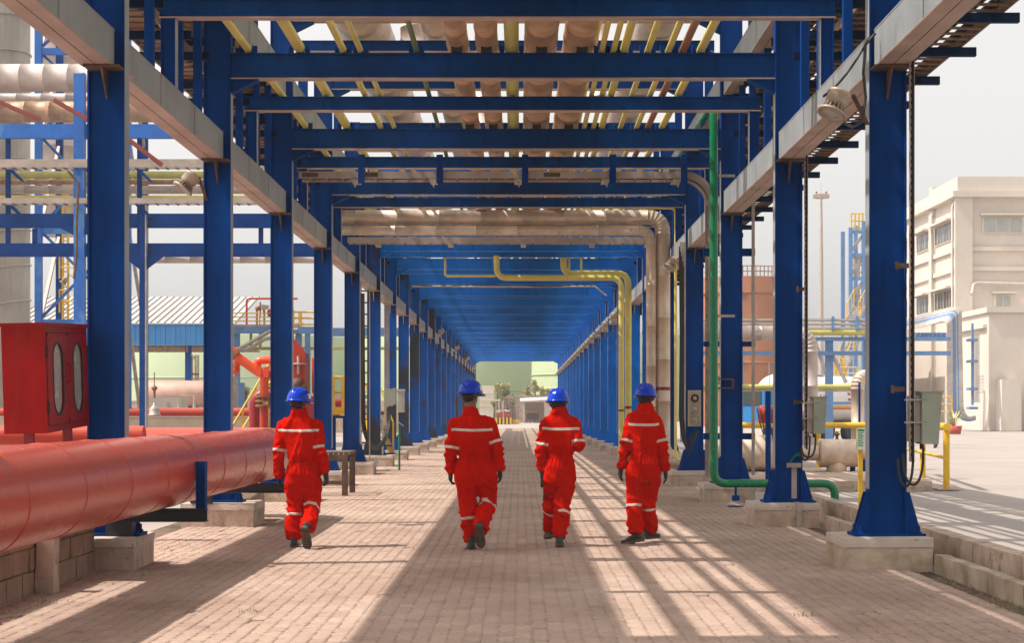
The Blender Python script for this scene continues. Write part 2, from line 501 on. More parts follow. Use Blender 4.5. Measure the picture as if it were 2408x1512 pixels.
def paver_geo(cx, cy, w, l, dz, tx, ty, jit):
    # zigzag-sided interlocking stone, long side down the walkway
    hw, hl, z = w / 2 - 0.0055, l / 2 - 0.0025, 0.017
    side = [(-hl, -z), (-hl * 0.66, z), (-hl * 0.33, -z), (0, z), (hl * 0.33, -z), (hl * 0.66, z), (hl, -z)]
    top = [(cx + hw + o + jit, cy + y) for y, o in side] + [(cx - hw + o + jit, cy + y) for y, o in reversed(side)]
    n = len(top)
    c = 0.006
    rim = []
    for (x, y) in top:
        rim.append((x + (c if x < cx else -c) * 0.9, y + (c if y < cy - hl * 0.9 else -c if y > cy + hl * 0.9 else 0)))
    zt = lambda x, y: dz + (x - cx) * tx + (y - cy) * ty
    vs = [(x, y, -0.04) for x, y in top] + [(x, y, zt(x, y) - 0.005) for x, y in top] + [(x, y, zt(x, y)) for x, y in rim]
    fs = []
    for k in (0, n):
        fs += [(k + i, k + (i + 1) % n, k + n + (i + 1) % n, k + n + i) for i in range(n)]
    m = n // 2
    for i in range(m - 1):
        fs.append((2 * n + i, 2 * n + i + 1, 2 * n + n - 2 - i, 2 * n + n - 1 - i))
    return vs, fs
PW, PL = 0.1125, 0.225
rng = random.Random(3)
stuff_v, stuff_f, stuff_t = [], [], []
near = []
ncol = int(8.0 / PW)
for r_ in range(int((64 - 9.6) / PL)):
    for c_ in range(ncol):
        cx = -4.30 + (c_ + 0.5) * PW
        cy = 9.6 + (r_ + 0.5) * PL + (PL / 2 if c_ % 2 else 0)
        if cx > 3.86:
            continue
        if cy > 40 and (cx < -3.9):
            continue
        near.append((cy * cy + cx * cx, cx, cy))
near.sort()
vis = [p for p in near if EYE * F / p[2] + Y0 < 1512 + 18 and -0.31 < p[1] / p[2] < 0.305]
first = set((p[1], p[2]) for p in vis[:300])
paver_meshes = []
for _, cx, cy in near:
    sink = mnoise.noise((cx * 0.5, cy * 0.5, 3.0)) * 0.006
    dz = sink + rng.uniform(-0.0022, 0.0018)
    if rng.random() < 0.03:
        dz -= rng.uniform(0.004, 0.010)
    tx, ty = rng.uniform(-0.018, 0.018), rng.uniform(-0.014, 0.014)
    tone = min(1, max(0, 0.5 + rng.gauss(0, 0.15)))
    jit = rng.uniform(-0.0015, 0.0015)
    if (cx, cy) in first:
        vs, fs = paver_geo(0, 0, PW, PL, dz, tx, ty, jit)
        me = bpy.data.meshes.new('paver')
        me.from_pydata(vs, [], fs)
        a = me.attributes.new('tone', 'FLOAT', 'POINT')
        a.data.foreach_set('value', [tone] * len(vs))
        me.materials.append(PAVER)
        ob = bpy.data.objects.new('paver', me)
        COL.objects.link(ob)
        ob.parent = walk
        ob.location = (cx, cy, 0.026)
    else:
        vs, fs = paver_geo(cx, cy, PW, PL, dz, tx, ty, jit)
        k = len(stuff_v)
        stuff_v += vs
        stuff_f += [tuple(i + k for i in f) for f in fs]
        stuff_t += [tone] * len(vs)
me = bpy.data.meshes.new('pavers')
me.from_pydata(stuff_v, [], stuff_f)
a = me.attributes.new('tone', 'FLOAT', 'POINT')
a.data.foreach_set('value', stuff_t)
me.materials.append(PAVER)
ob = bpy.data.objects.new('paving', me)
COL.objects.link(ob)
ob.parent = walk
ob.location = (0, 0, 0.026)
ob['kind'] = 'stuff'

# grit along the left foot of the wall and in low spots
wv = MB()
for i in range(900):
    t = rng.random()
    y = 9.8 + 18 * t * t
    x = -3.93 + abs(rng.gauss(0, 0.16)) if rng.random() < 0.6 else 3.86 - abs(rng.gauss(0, 0.10))
    s = rng.uniform(0.003, 0.012)
    a = rng.uniform(0, 6.28)
    wv.hexa([(x + s * math.cos(a + k * PI / 2), y + s * math.sin(a + k * PI / 2), -0.002) for k in range(4)],
            [(x + s * 0.5 * math.cos(a + k * PI / 2), y + s * 0.5 * math.sin(a + k * PI / 2), s * 0.6) for k in range(4)])
wv.build('gravel', BLOCK, walk, kind='stuff')
wg = MB()
for (gx, gy, cnt, rad) in ((-1.98, 12.6, 30, 0.07), (2.12, 12.4, 26, 0.07), (-3.85, 14.9, 60, 0.2), (-3.8, 13.1, 50, 0.22), (3.80, 12.9, 60, 0.16), (3.84, 14.6, 30, 0.15), (-3.4, 15.5, 20, 0.12)):
    for i in range(cnt):
        x, y = gx + rng.gauss(0, rad * 0.7), gy + rng.gauss(0, rad)
        if x < -3.93 or x > 3.89:
            continue
        h, a, w = rng.uniform(0.012, 0.045), rng.uniform(0, 6.28), rng.uniform(0.003, 0.006)
        lx, ly = rng.gauss(0, 0.02), rng.gauss(0, 0.02)
        wg.add([(x - w * math.cos(a), y - w * math.sin(a), -0.004), (x + w * math.cos(a), y + w * math.sin(a), -0.004), (x + lx, y + ly, h)], [(0, 1, 2)])
wg.build('grass', LEAF, walk, kind='stuff')

# ------------------------------------------------------------------ rough concrete solids
def rough_box(x0, x1, y0, y1, z0, z1, amp=0.012, cut=0.09, seed=0.0, edge=0.02):
    bm = bmesh.new()
    nx, ny, nz = (max(2, int(round(abs(b - a) / cut))) for a, b in ((x0, x1), (y0, y1), (z0, z1)))
    idx = {}
    def vert(i, j, k):
        if (i, j, k) not in idx:
            p = Vector((x0 + (x1 - x0) * i / nx, y0 + (y1 - y0) * j / ny, z0 + (z1 - z0) * k / nz))
            on = sum((i in (0, nx), j in (0, ny), k == nz))
            c = Vector(((x0 + x1) / 2, (y0 + y1) / 2, (z0 + z1) / 2))
            q = p * 4.0 + Vector((seed, seed * 1.7, 0))
            d = Vector((mnoise.noise(q), mnoise.noise(q + Vector((9, 0, 0))), mnoise.noise(q + Vector((0, 9, 0))))) * amp
            if on >= 2:
                d += (c - p).normalized() * edge * max(0.1, 0.5 + mnoise.noise(p * 7 + Vector((seed, 0, 0))))
            if k == 0:
                d.z = 0
            idx[(i, j, k)] = bm.verts.new(p + d)
        return idx[(i, j, k)]
    def face(a, b, c, d):
        bm.faces.new((a, b, c, d))
    for i in range(nx):
        for j in range(ny):
            face(vert(i, j, nz), vert(i + 1, j, nz), vert(i + 1, j + 1, nz), vert(i, j + 1, nz))
            face(vert(i, j, 0), vert(i, j + 1, 0), vert(i + 1, j + 1, 0), vert(i + 1, j, 0))
    for i in range(nx):
        for k in range(nz):
            face(vert(i, 0, k), vert(i + 1, 0, k), vert(i + 1, 0, k + 1), vert(i, 0, k + 1))
            face(vert(i, ny, k), vert(i, ny, k + 1), vert(i + 1, ny, k + 1), vert(i + 1, ny, k))
    for j in range(ny):
        for k in range(nz):
            face(vert(0, j, k), vert(0, j, k + 1), vert(0, j + 1, k + 1), vert(0, j + 1, k))
            face(vert(nx, j, k), vert(nx, j + 1, k), vert(nx, j + 1, k + 1), vert(nx, j, k + 1))
    mb = MB()
    bm.verts.ensure_lookup_table()
    bm.verts.index_update()
    mb.add([v.co for v in bm.verts], [tuple(v.index for v in f.verts) for f in bm.faces])
    bm.free()
    return mb

PED_G = 'concrete pedestals under the portal columns'
def pedestal(x0, x1, y0, y1, h, label, seed, body=CONC, cap=CONC_CAP):
    t = thing('concrete_pedestal', label, 'pedestal', ((x0 + x1) / 2, (y0 + y1) / 2, 0), PED_G)
    rough_box(x0, x1, y0, y1, -0.02, h - 0.085, 0.008, 0.09, seed, 0.010).build('plinth', body, t)
    rough_box(x0 - 0.006, x1 + 0.006, y0 - 0.006, y1 + 0.006, h - 0.085, h, 0.007, 0.08, seed + 5, 0.012).build('cap', cap, t)
    return t
sides = {}
ped_far = {}
for n in range(1, NF + 1):
    d = DN(n)
    for s in (-1, 1):
        if s > 0:
            x0, x1 = 3.06, 3.91
        else:
            x0, x1 = (-4.4, -3.64) if n == 1 else (-4.4, -3.45)
        if n <= 8:
            side = 'right' if s > 0 else 'left'
            body = {(1, 1): MOSSY, (3, 1): MOSSY}.get((n, s), CONC)
            if n == 1:
                lab = ('mossy pale concrete pedestal under the nearest blue column beside the kerb' if s > 0 else 'cracked concrete pedestal at the end of the low block wall below the red pipe')
            else:
                lab = '%s concrete pedestal under the %s blue column of the %s row' % ('grimy' if n < 5 else 'small pale', ordinal(n), side)
            t = pedestal(x0, x1, d - 0.45, d + 0.45, 0.30, lab, n * 3.1 + s, body)
            if n == 8:
                ped_far[s] = t
        else:
            t = dup(ped_far[s], ((x0 + x1) / 2, d, 0), 'distant concrete pedestal in the shrinking %s row of columns' % ('right' if s > 0 else 'left'))

# ------------------------------------------------------------------ portal frames
FR_G = 'blue portal frames over the walkway'
def column(t, s, d, paint):
    xi = XR if s > 0 else XL
    xo = xi + s * CW
    xa, xb = min(xi, xo), max(xi, xo)
    mb = MB()
    z0, z1 = 0.325, 8.42
    mb.box(xa, xa + 0.018, d - 0.09, d + 0.09, z0, z1)
    mb.box(xb - 0.018, xb, d - 0.09, d + 0.09, z0, z1)
    mb.box(xa + 0.018, xb - 0.018, d - 0.055, d - 0.040, z0, z1)
    c = mb.build('column', paint, t)
    f = MB()
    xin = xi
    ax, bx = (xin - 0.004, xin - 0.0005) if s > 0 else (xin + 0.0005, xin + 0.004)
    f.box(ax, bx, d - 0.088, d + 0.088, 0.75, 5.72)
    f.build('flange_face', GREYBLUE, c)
    b = MB().box(xa - 0.16, xb + 0.16, d - 0.2, d + 0.2, 0.30, 0.325)
    b.build('base_plate', paint, c)
    for k, (sx, x) in enumerate(((-1, xa), (1, xb))):
        for yy in (-0.075, 0.06):
            g = MB().prism([(x, 0.326), (x + sx * 0.13, 0.326), (x + sx * 0.13, 0.36), (x + sx * 0.03, 0.72), (x, 0.72)], 'y', d + yy - 0.008, d + yy + 0.008)
            g.build('gusset', paint, c)
        for yy in (-0.16, 0.16):
            bo = MB()
            bo.tube([(x + sx * 0.10, d + yy, 0.325), (x + sx * 0.10, d + yy, 0.345)], 0.028, 6, True, False)
            bo.tube([(x + sx * 0.10, d + yy, 0.345), (x + sx * 0.10, d + yy, 0.40)], 0.014, 8, True, False)
            bo.build('anchor_bolt', paint, c)
    for fb in (-1, 1):
        q = MB()
        xc = (xa + xb) / 2
        q.box(xa + 0.01, xb - 0.005, min(d + fb * 0.056, d + fb * 0.30), max(d + fb * 0.056, d + fb * 0.30), 4.795, 4.815)
        q.prism([(d + fb * 0.058, 4.793), (d + fb * 0.28, 4.793), (d + fb * 0.05, 4.52)], 'x', xc - 0.01, xc + 0.01)
        q.build('seat_bracket', RUSTY if paint is BLUE and fb < 0 else FLANGE, c)
        p_ = MB().box(xa + 0.03, xb - 0.03, min(d + fb * 0.062, d + fb * 0.05), max(d + fb * 0.062, d + fb * 0.05), 4.5, 5.3)
    return c
def haunch(t, s, d, zb, paint):
    xi = XR if s > 0 else XL
    m = MB().prism([(xi, zb), (xi, zb - 0.18), (xi - s * 0.35, zb)], 'y', d - 0.052, d - 0.040)
    h = m.build('haunch', paint, t)
    fl = MB().bar((xi - s * 0.002, d, zb - 0.186), (xi - s * 0.36, d, zb - 0.006), 0.17, 0.014, (0, 0, 1))
    fl.build('haunch_flange', BLACK if False else paint, h)
def cross_beam(t, d, z0, z1, paint, xa=XL, xb=XR, wid=0.17, flange=None):
    b = MB()
    b.box(xa, xb, d - 0.054, d - 0.042, z0 + 0.016, z1 - 0.016)
    b.box(xa, xb, d - wid / 2, d + wid / 2, z1 - 0.016, z1)
    o = b.build('cross_beam', paint, t)
    f = MB().box(xa, xb, d - wid / 2, d + wid / 2, z0, z0 + 0.016)
    f.build('bottom_flange', flange or FLANGE, o)
    return o
def portal(d, label, paint_l, paint_r):
    t = thing('portal_frame', label, 'portal frame', (0, d, 0.30), FR_G)
    column(t, -1, d, paint_l)
    column(t, 1, d, paint_r)
    fl = FLANGE if paint_l is BLUE else BLUE_UNDER
    bp_ = BLUE_BEAM if paint_l is BLUE else BLUE_FAR
    cross_beam(t, d, 5.90, 6.245, bp_, flange=fl)
    cross_beam(t, d, 8.05, 8.40, bp_, flange=fl)
    for s in (-1, 1):
        haunch(t, s, d, 5.90, bp_)
        haunch(t, s, d, 8.05, bp_)
    return t
FRAME_NOTES = {1: 'blue portal frame nearest the camera, grey-green switch box on its right column',
               2: 'second blue portal frame, green pipe bends round its right column base',
               3: 'third blue portal frame, cable tray hung below its cross beam',
               4: 'fourth blue portal frame, three-dial control box on the right column behind the green pipe',
               5: 'fifth blue portal frame, behind the two lagged pipes crossing overhead',
               6: 'sixth blue portal frame, vertical cable ladder beside its left column',
               7: 'seventh blue portal frame, just behind the bending yellow pipes',
               8: 'eighth blue portal frame, first one wholly beyond the yellow pipes'}
pa = portal(DN(1), FRAME_NOTES[1], BLUE, BLUE)
frame = {1: pa}
for n in range(2, 6):
    frame[n] = dup(pa, (0, DN(n), 0.30), FRAME_NOTES[n])
pb = portal(DN(6), FRAME_NOTES[6], BLUE_OLD, BLUE_FAR)
frame[6] = pb
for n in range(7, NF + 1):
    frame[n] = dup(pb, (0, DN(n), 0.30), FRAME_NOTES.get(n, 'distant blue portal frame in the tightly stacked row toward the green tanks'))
frame[0] = dup(pa, (0, DN(0), 0.30), 'blue portal frame above the near edge of the picture, seen only by its shadow bars')

# intermediate frames standing on the edge beams
def mid_frame(d, label, far=False):
    t = thing('intermediate_portal', label, 'beam frame', (0, d, 5.19), 'light beam frames between the portals')
    cross_beam(t, d, 6.01, 6.23, BLUE_FAR if far else BLUE_BEAM, -4.12, 3.62, 0.15, BLUE_UNDER if far else None)
    for xa, xb in ((-4.10, -3.935), (3.45, 3.60)):
        m = MB()
        m.box(xa, xa + 0.012, d - 0.08, d + 0.08, 5.192, 6.008)
        m.box(xb - 0.012, xb, d - 0.08, d + 0.08, 5.192, 6.008)
        m.box(xa + 0.012, xb - 0.012, d - 0.05, d - 0.04, 5.192, 6.008)
        p = m.build('post', BLUE, t)
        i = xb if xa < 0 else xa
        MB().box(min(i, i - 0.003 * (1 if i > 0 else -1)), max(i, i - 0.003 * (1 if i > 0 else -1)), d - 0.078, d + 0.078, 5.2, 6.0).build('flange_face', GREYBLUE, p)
    return t
mf = mid_frame(DN(1) + 3, 'light blue-painted beam frame topmost in the picture, between first and second portal')
for n in range(0, NF):
    if n == 1:
        continue
    lab = {0: 'light beam frame above the near edge of the picture, seen by its shadow',
           2: 'light blue beam frame between second and third portal, green pipe behind its right end',
           3: 'light blue beam frame behind the hung cable tray', 4: 'light blue beam frame just above the crossing lagged pipes',
           5: 'light blue beam frame directly beyond the thin crossing tray'}.get(n, 'distant light beam frame among the stacked portals')
    if n == 5:
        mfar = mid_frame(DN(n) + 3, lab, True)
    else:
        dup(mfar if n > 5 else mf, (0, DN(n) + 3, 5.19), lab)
mf2 = thing('upper_intermediate_portal', 'upper light blue beam above the first overhead pipes', 'beam frame', (0, DN(1) + 3, 7.25), 'upper light beams')
cross_beam(mf2, DN(1) + 3, 8.18, 8.39, BLUE_BEAM, -4.12, 3.62, 0.15)
for xa, xb in ((-4.10, -3.935), (3.45, 3.60)):
    MB().box(xa, xb, DN(1) + 2.93, DN(1) + 3.07, 7.252, 8.178).build('post', BLUE, mf2)
for n in range(2, 8):
    dup(mf2, (0, DN(n) + 3, 7.25), 'upper light blue beam over the %s bay of pipes' % ordinal(n))

# edge beams between the columns
EB_G = 'grey-blue edge beams between the columns'
def edge_beam(s, d, z0, z1, label, name='edge_beam'):
    xa, xb = (-4.20, -3.90) if s < 0 else (3.42, 3.72)
    y0, y1 = d + 0.11, d + BAY - 0.11
    t = thing(name, label, 'edge beam', ((xa + xb) / 2, d + 0.11, z0), EB_G)
    m = MB()
    m.box(xa + 0.004, xa + 0.018, y0, y1, z0 + 0.016, z1 - 0.014)
    m.box(xb - 0.018, xb - 0.004, y0, y1, z0 + 0.016, z1 - 0.014)
    m.box(xa, xb, y0, y1, z1 - 0.014, z1)
    m.build('web', GREYBLUE, t)
    xm = (xa + xb) / 2
    f1 = MB().box(xa, xm - 0.006, y0, y1, z0, z0 + 0.016)
    f1.build('bottom_flange', FLANGE, t)
    f2 = MB().box(xm + 0.006, xb, y0, y1, z0, z0 + 0.016)
    f2.build('bottom_flange', FLANGE, t)
    st = MB()
    for yy in (y0 + 1.9, y0 + 3.8):
        i = xb if s < 0 else xa
        st.box(min(i, i - s * 0.006), max(i, i - s * 0.006), yy - 0.006, yy + 0.006, z0 + 0.02, z1 - 0.016)
    st.build('stiffener', GREYBLUE, t)
    return t
for s in (-1, 1):
    side = 'left' if s < 0 else 'right'
    e0 = edge_beam(s, DN(1), 4.82, 5.19, 'grey-blue edge beam from the first to the second column of the %s row' % side)
    dup(e0, (e0.location.x, DN(0) + 0.11, 4.82), 'grey-blue edge beam running out of the picture top at the nearest %s column' % side)
    for n in range(2, NF):
        lab = ('grey-blue edge beam from the %s to the %s column of the %s row' % (ordinal(n), ordinal(n + 1), side)) if n < 8 else 'distant edge beam along the %s row of columns' % side
        dup(e0, (e0.location.x, DN(n) + 0.11, 4.82), lab)
    u0 = edge_beam(s, DN(1), 6.81, 7.25, 'upper grey-blue edge beam above the first bay, %s side' % side, 'upper_edge_beam')
    for n in range(0, 8):
        if n != 1:
            dup(u0, (u0.location.x, DN(n) + 0.11, 6.81), 'upper grey-blue edge beam above the %s bay, %s side' % (ordinal(n) if n else 'nearest', side))

# ------------------------------------------------------------------ cable racks outside the columns
def tray_run(x0, x1, z, y0, y1, label, ncab, seed, side_h=0.10, pitch=0.29):
    t = thing('cable_tray', label, 'cable tray', ((x0 + x1) / 2, y0, z), 'long cable trays beside the columns')
    for xx in (x0, x1):
        MB().box(xx - 0.012, xx + 0.012, y0, y1, z, z + side_h).build('side_rail', TRAY, t)
    rg = MB()
    y = y0 + 0.1
    while y < y1:
        rg.box(x0 + 0.012, x1 - 0.012, y - 0.025, y + 0.025, z + 0.004, z + 0.022)
        y += pitch if y < 60 else pitch * 2
    rg.build('rungs', TRAY, t, kind='stuff')
    if x0 < 0:
        MB().box(x0 + 0.10, x0 + 0.40, y0, y1, z + 0.0225, z + 0.0235).build('sun_block_plate', TRAY, t)  # unseen plate added to block a sun streak on the paving
    cb = MB()
    rr = random.Random(seed)
    for i in range(ncab):
        x = x0 + 0.05 + (x1 - x0 - 0.1) * rr.random() ** 1.0
        r = rr.uniform(0.012, 0.028)
        zz = z + 0.024 + r + (0.03 if rr.random() < 0.3 else 0)
        pts = []
        yy = y0
        ph = rr.random() * 9
        while yy < min(y1, 70):
            pts.append((x + 0.045 * mnoise.noise((yy * 0.35, ph, 0)), yy, zz + 0.012 * mnoise.noise((yy * 0.5, 0, ph))))
            yy += 0.75
        cb.tube(pts, r, 5, False)
    cb.build('cables', RUBBER, t, kind='stuff')
    return t
tray_run(-4.78, -4.27, 6.10, 9.5, 130, 'lowest cable ladder along the left columns, crowded with cables', 24, 1, 0.13)
tray_run(-4.78, -4.27, 6.70, 9.5, 130, 'middle cable ladder above the left columns', 26, 2, 0.13)
tray_run(-4.78, -4.27, 7.30, 9.5, 130, 'top cable ladder above the left columns', 24, 3, 0.13)
tray_run(3.95, 4.54, 5.25, 9.5, 130, 'lowest cable ladder hanging outside the right columns against the sky', 11, 4, 0.16, 0.24)
tray_run(3.86, 4.42, 6.10, 9.5, 130, 'middle cable ladder above the right columns', 22, 5, 0.12)
tray_run(3.86, 4.42, 6.70, 9.5, 130, 'top cable ladder above the right columns', 22, 6, 0.12)
def rack_post(s, d, label):
    t = thing('rack_post', label, 'rack post', (0, d, 5.19), 'blue posts with arms carrying the cable trays')
    if s < 0:
        xa, xb, arms, x_in, x_out = -4.14, -4.04, (6.04, 6.64, 7.24), -3.95, -4.86
    else:
        xa, xb, arms, x_in, x_out = 3.58, 3.68, (6.04, 6.64), 3.50, 4.50
    m = MB()
    m.box(xa, xb, d - 0.05, d - 0.04, 5.192, 7.3)
    m.box(xa, xa + 0.01, d - 0.04, d + 0.05, 5.192, 7.3)
    m.box(xb - 0.01, xb, d - 0.04, d + 0.05, 5.192, 7.3)
    m.build('post', BLUE, t)
    for z in arms:
        lo, hi = min(x_in, x_out), max(x_in, x_out)
        a = MB().box(lo, hi, d + 0.052, d + 0.062, z - 0.05, z + 0.055)
        a.box(lo, hi, d + 0.062, d + 0.11, z + 0.045, z + 0.055)
        a.box(lo, hi, d + 0.062, d + 0.11, z - 0.05, z - 0.04)
        a.build('arm', BLUE_SHADE, t)
    return t
for s in (-1, 1):
    side = 'left' if s < 0 else 'right'
    p0 = rack_post(s, DN(1) + 1.0, 'blue tray post just beyond the nearest %s column' % side)
    k = 0
    for n in range(0, 12):
        for off in (1.0, 2.3, 3.9, 5.1):
            if (n, off) == (1, 1.0):
                continue
            k += 1
            lab = ('blue tray post on the %s edge beam, %s in the %s bay' % (side, {1.0: 'first', 2.3: 'second', 3.9: 'third', 5.1: 'last'}[off], ordinal(n) if n else 'nearest')) if n < 5 else 'small far tray post on the %s edge beam' % side
            dup(p0, (0, DN(n) + off, 5.19), lab)
def arm_thing(d, label):
    t = thing('cantilever_bracket', label, 'bracket arm', (3.72, d, 5.16), 'blue arms under the outer right cable ladder')
    a = MB()
    a.box(3.722, 4.68, d - 0.006, d + 0.006, 5.145, 5.235)
    a.box(3.722, 4.68, d + 0.006, d + 0.06, 5.225, 5.235)
    a.box(3.722, 4.68, d + 0.006, d + 0.06, 5.145, 5.155)
    a.build('channel', BLUE_SHADE, t)
    return t
a0 = arm_thing(DN(1) + 0.9, 'blue bracket arm sticking out past the nearest right column')
for i in range(-4, 46):
    if i != 0:
        lab = ('blue bracket arm sticking out at right, %s beyond the nearest right column' % ordinal(i + 1)) if 0 < i < 8 else ('blue bracket arm at the upper right corner, before the nearest right column, %s outwards' % ordinal(-i) if i < 0 else 'far bracket arm under the outer right ladder')
        dup(a0, (3.72, DN(1) + 0.9 + 1.5 * i, 5.16), lab)

# ------------------------------------------------------------------ pipes overhead
OP_G = 'pipes lying along the top of the portals'
def run_pipe(name, x, r, z, material, label, y0=9.0, y1=150.0, n=14, clad=False, shoes=False, group=OP_G, cat='pipe', seg=1.05):
    if clad:
        mb = lagged([(x, y0, z), (x, y1, z)], r, seg, n)
        t = thing(name, label, cat, (x, y0, z), group)
        mb.build('cladding', material, t)
        sh = None
        for k in range(0, 6):
            dd = DN(k)
            sh = MB()
            sh.box(x - 0.07, x + 0.07, dd - 0.16, dd + 0.16, z - r - 0.055, z - r + 0.02)
            sh.prism([(x - 0.04, z - r + 0.01), (x + 0.04, z - r + 0.01), (x + 0.015, z - r + 0.1), (x - 0.015, z - r + 0.1)], 'y', dd - 0.17, dd - 0.161)
            if shoes:
                sh.build('pipe_shoe', BLACK, t)
        return t
    o = MB().tube([(x, y0, z), (x, 30, z), (x, 60, z), (x, y1, z)], r, n).build(name, material)
    tag(o, label, cat, group)
    return o
ZB = 6.25
thin = [(-3.59, .050, YELLOW, 'yellow_pipe', 'slim yellow pipe hugging the left columns overhead'),
        (-2.91, .073, YELLOW, 'yellow_pipe', 'thicker yellow pipe, second from the left overhead'),
        (-2.33, .045, YELLOW, 'yellow_pipe', 'thin yellow pipe, left one of the close pair overhead'),
        (-2.10, .038, YELLOW, 'yellow_pipe', 'thin yellow pipe, right one of the close pair overhead'),
        (-1.36, .036, OLIVE, 'green_pipe', 'single dull green pipe overhead left of the big lagged pipes'),
        (-0.10, .095, YELLOWG, 'yellow_pipe', 'fat yellow pipe between the two pairs of big lagged pipes'),
        (1.094, .038, YELLOW, 'yellow_pipe', 'thin yellow pipe directly right of the biggest lagged pipe'),
        (1.25, .038, YELLOW, 'yellow_pipe', 'thin yellow pipe, second right of the biggest lagged pipe'),
        (1.39, .055, YELLOW, 'yellow_pipe', 'medium yellow pipe, third right of the biggest lagged pipe'),
        (1.705, .042, YELLOW, 'yellow_pipe', 'thin yellow pipe standing apart in the middle of the right bunch'),
        (1.98, .042, YELLOW, 'yellow_pipe', 'thin yellow pipe immediately left of the brown pipe'),
        (2.17, .050, BROWNP, 'brown_pipe', 'only brown pipe in the overhead bunch'),
        (2.41, .055, YELLOW, 'yellow_pipe', 'yellow pipe rightmost of the overhead bunch')]
for x, r, m_, nm, lab in thin:
    run_pipe(nm, x, r, ZB + r, m_, lab)
for x, r, lab in ((-.826, .15, 'leftmost of the four big lagged pipes overhead'), (-.434, .15, 'second big lagged pipe overhead, left of the fat yellow pipe'),
                  (.293, .225, 'third big lagged pipe overhead, right of the fat yellow pipe'), (.829, .235, 'rightmost and fattest of the big lagged pipes overhead')):
    run_pipe('lagged_pipe', x, r, ZB + r + 0.05, LAG2, lab, clad=True, shoes=True, n=22, y1=110)
# pipe guides on the first beams
for n in (2, 3):
    g = MB()
    for x, r, *_ in thin:
        for sgn in (-1, 1):
            g.box(x + sgn * (r + 0.035) - 0.03, x + sgn * (r + 0.035) - 0.022, DN(n) - 0.05, DN(n) + 0.05, 6.246, 6.36)
            g.box(x + sgn * (r + 0.035) - 0.022, x + sgn * (r + 0.035) + 0.03, DN(n) + 0.02, DN(n) + 0.028, 6.246, 6.36)
    g.build('pipe_guides', BLUE, frame[n], kind='stuff')
UP_G = 'large lagged ducts on the upper deck'
for x, r, z, lab in ((-3.0, .50, 8.95, 'largest pale lagged duct on the upper deck, at its left edge'), (-1.55, .30, 8.75, 'medium lagged duct on the upper deck above the green pipe'),
                     (2.62, .44, 8.88, 'large lagged duct on the upper deck at its right edge')):
    run_pipe('upper_duct', x, r, z, LAG_PALE, lab, clad=True, n=24, y0=6, y1=110, group=UP_G, cat='duct', seg=1.4)
for (x, y, r, lab) in ((-1.9, 33.0, 0.42, 'upright lagged vessel standing on the upper deck, left'), (-0.95, 44.0, 0.22, 'slim upright lagged pipe on the upper deck'), (1.75, 37.0, 0.16, 'thin upright lagged pipe on the upper deck, right')):
    o = lagged([(x, y, 8.4), (x, y, 13.0)], r, 0.6, 22).build('upright_duct', LAG_PALE)
    tag(o, lab, 'duct')

# ------------------------------------------------------------------ the tray hung below the third portal
TR = thing('hung_cable_tray', 'cable tray slung across the walkway below the third beam, bending down at right', 'cable tray', (0, 29.0, 5.5))
TY0, TY1 = 28.95, 29.45
path = fillet([(-3.78, 0, 5.56), (3.02, 0, 5.56), (3.30, 0, 5.28), (3.30, 0, 0.36)], 0.35, 5)
for yy, mm_ in ((TY0, TRAYF), (TY1, TRAYF)):
    m = MB()
    for p, q in zip(path[:-1], path[1:]):
        if (q - p).length > 0.004:
            u = (q - p).normalized()
            nrm = Vector((-u.z, 0, u.x))
            if nrm.z < 0 or (abs(nrm.z) < 0.01 and nrm.x < 0):
                nrm = -nrm
            a_, b_ = nrm * 0.06, nrm * -0.06
            m.hexa([p + a_ + V(0, yy, 0), q + a_ + V(0, yy, 0), q + a_ + V(0, yy + 0.015, 0), p + a_ + V(0, yy + 0.015, 0)],
                   [p + b_ + V(0, yy, 0), q + b_ + V(0, yy, 0), q + b_ + V(0, yy + 0.015, 0), p + b_ + V(0, yy + 0.015, 0)])
    m.build('side_rail', mm_, TR)
rungm = None
x = -3.6
while x < 2.95:
    if rungm is None:
        rungm = MB().box(-0.02, 0.02, TY0 + 0.015 - 29.0, TY1 - 29.0, -0.05, -0.03)
        ob = rungm.build('rung', TRAY, TR)
        for v_ in ob.data.vertices:
            v_.co = v_.co + Vector((0, 29.0, 5.5))
        rung0 = ob
        ob.location = (x, 0, 0.06)
    else:
        ob = rung0.copy()
        COL.objects.link(ob)
        ob.location = (x, 0, 0.06)
    x += 0.28
z = 5.1
while z > 0.5:
    m = MB().box(3.26, 3.34, TY0 + 0.015, TY1, z - 0.02, z + 0.02)
    m.build('rung', TRAY, TR)
    z -= 0.32
cb = MB()
for i in range(9):
    yy = TY0 + 0.06 + 0.045 * i
    cb.tube([p + V(0, yy, 0) + V(0, 0.01 * mnoise.noise((p.x, p.z, i * 3.0)), 0) for p in path], 0.014 + 0.006 * (i % 3), 6, False)
cb.build('cables', RUBBER, TR, kind='stuff')
for px0, px1 in ((-3.72, -3.45), (-2.75, -2.42), (0.42, 0.70), (2.0, 2.28)):
    MB().box(px0, px1, TY0 - 0.008, TY0 - 0.001, 5.525, 5.595).build('splice_plate', RUSTY if px0 < 1 else GALV, TR)
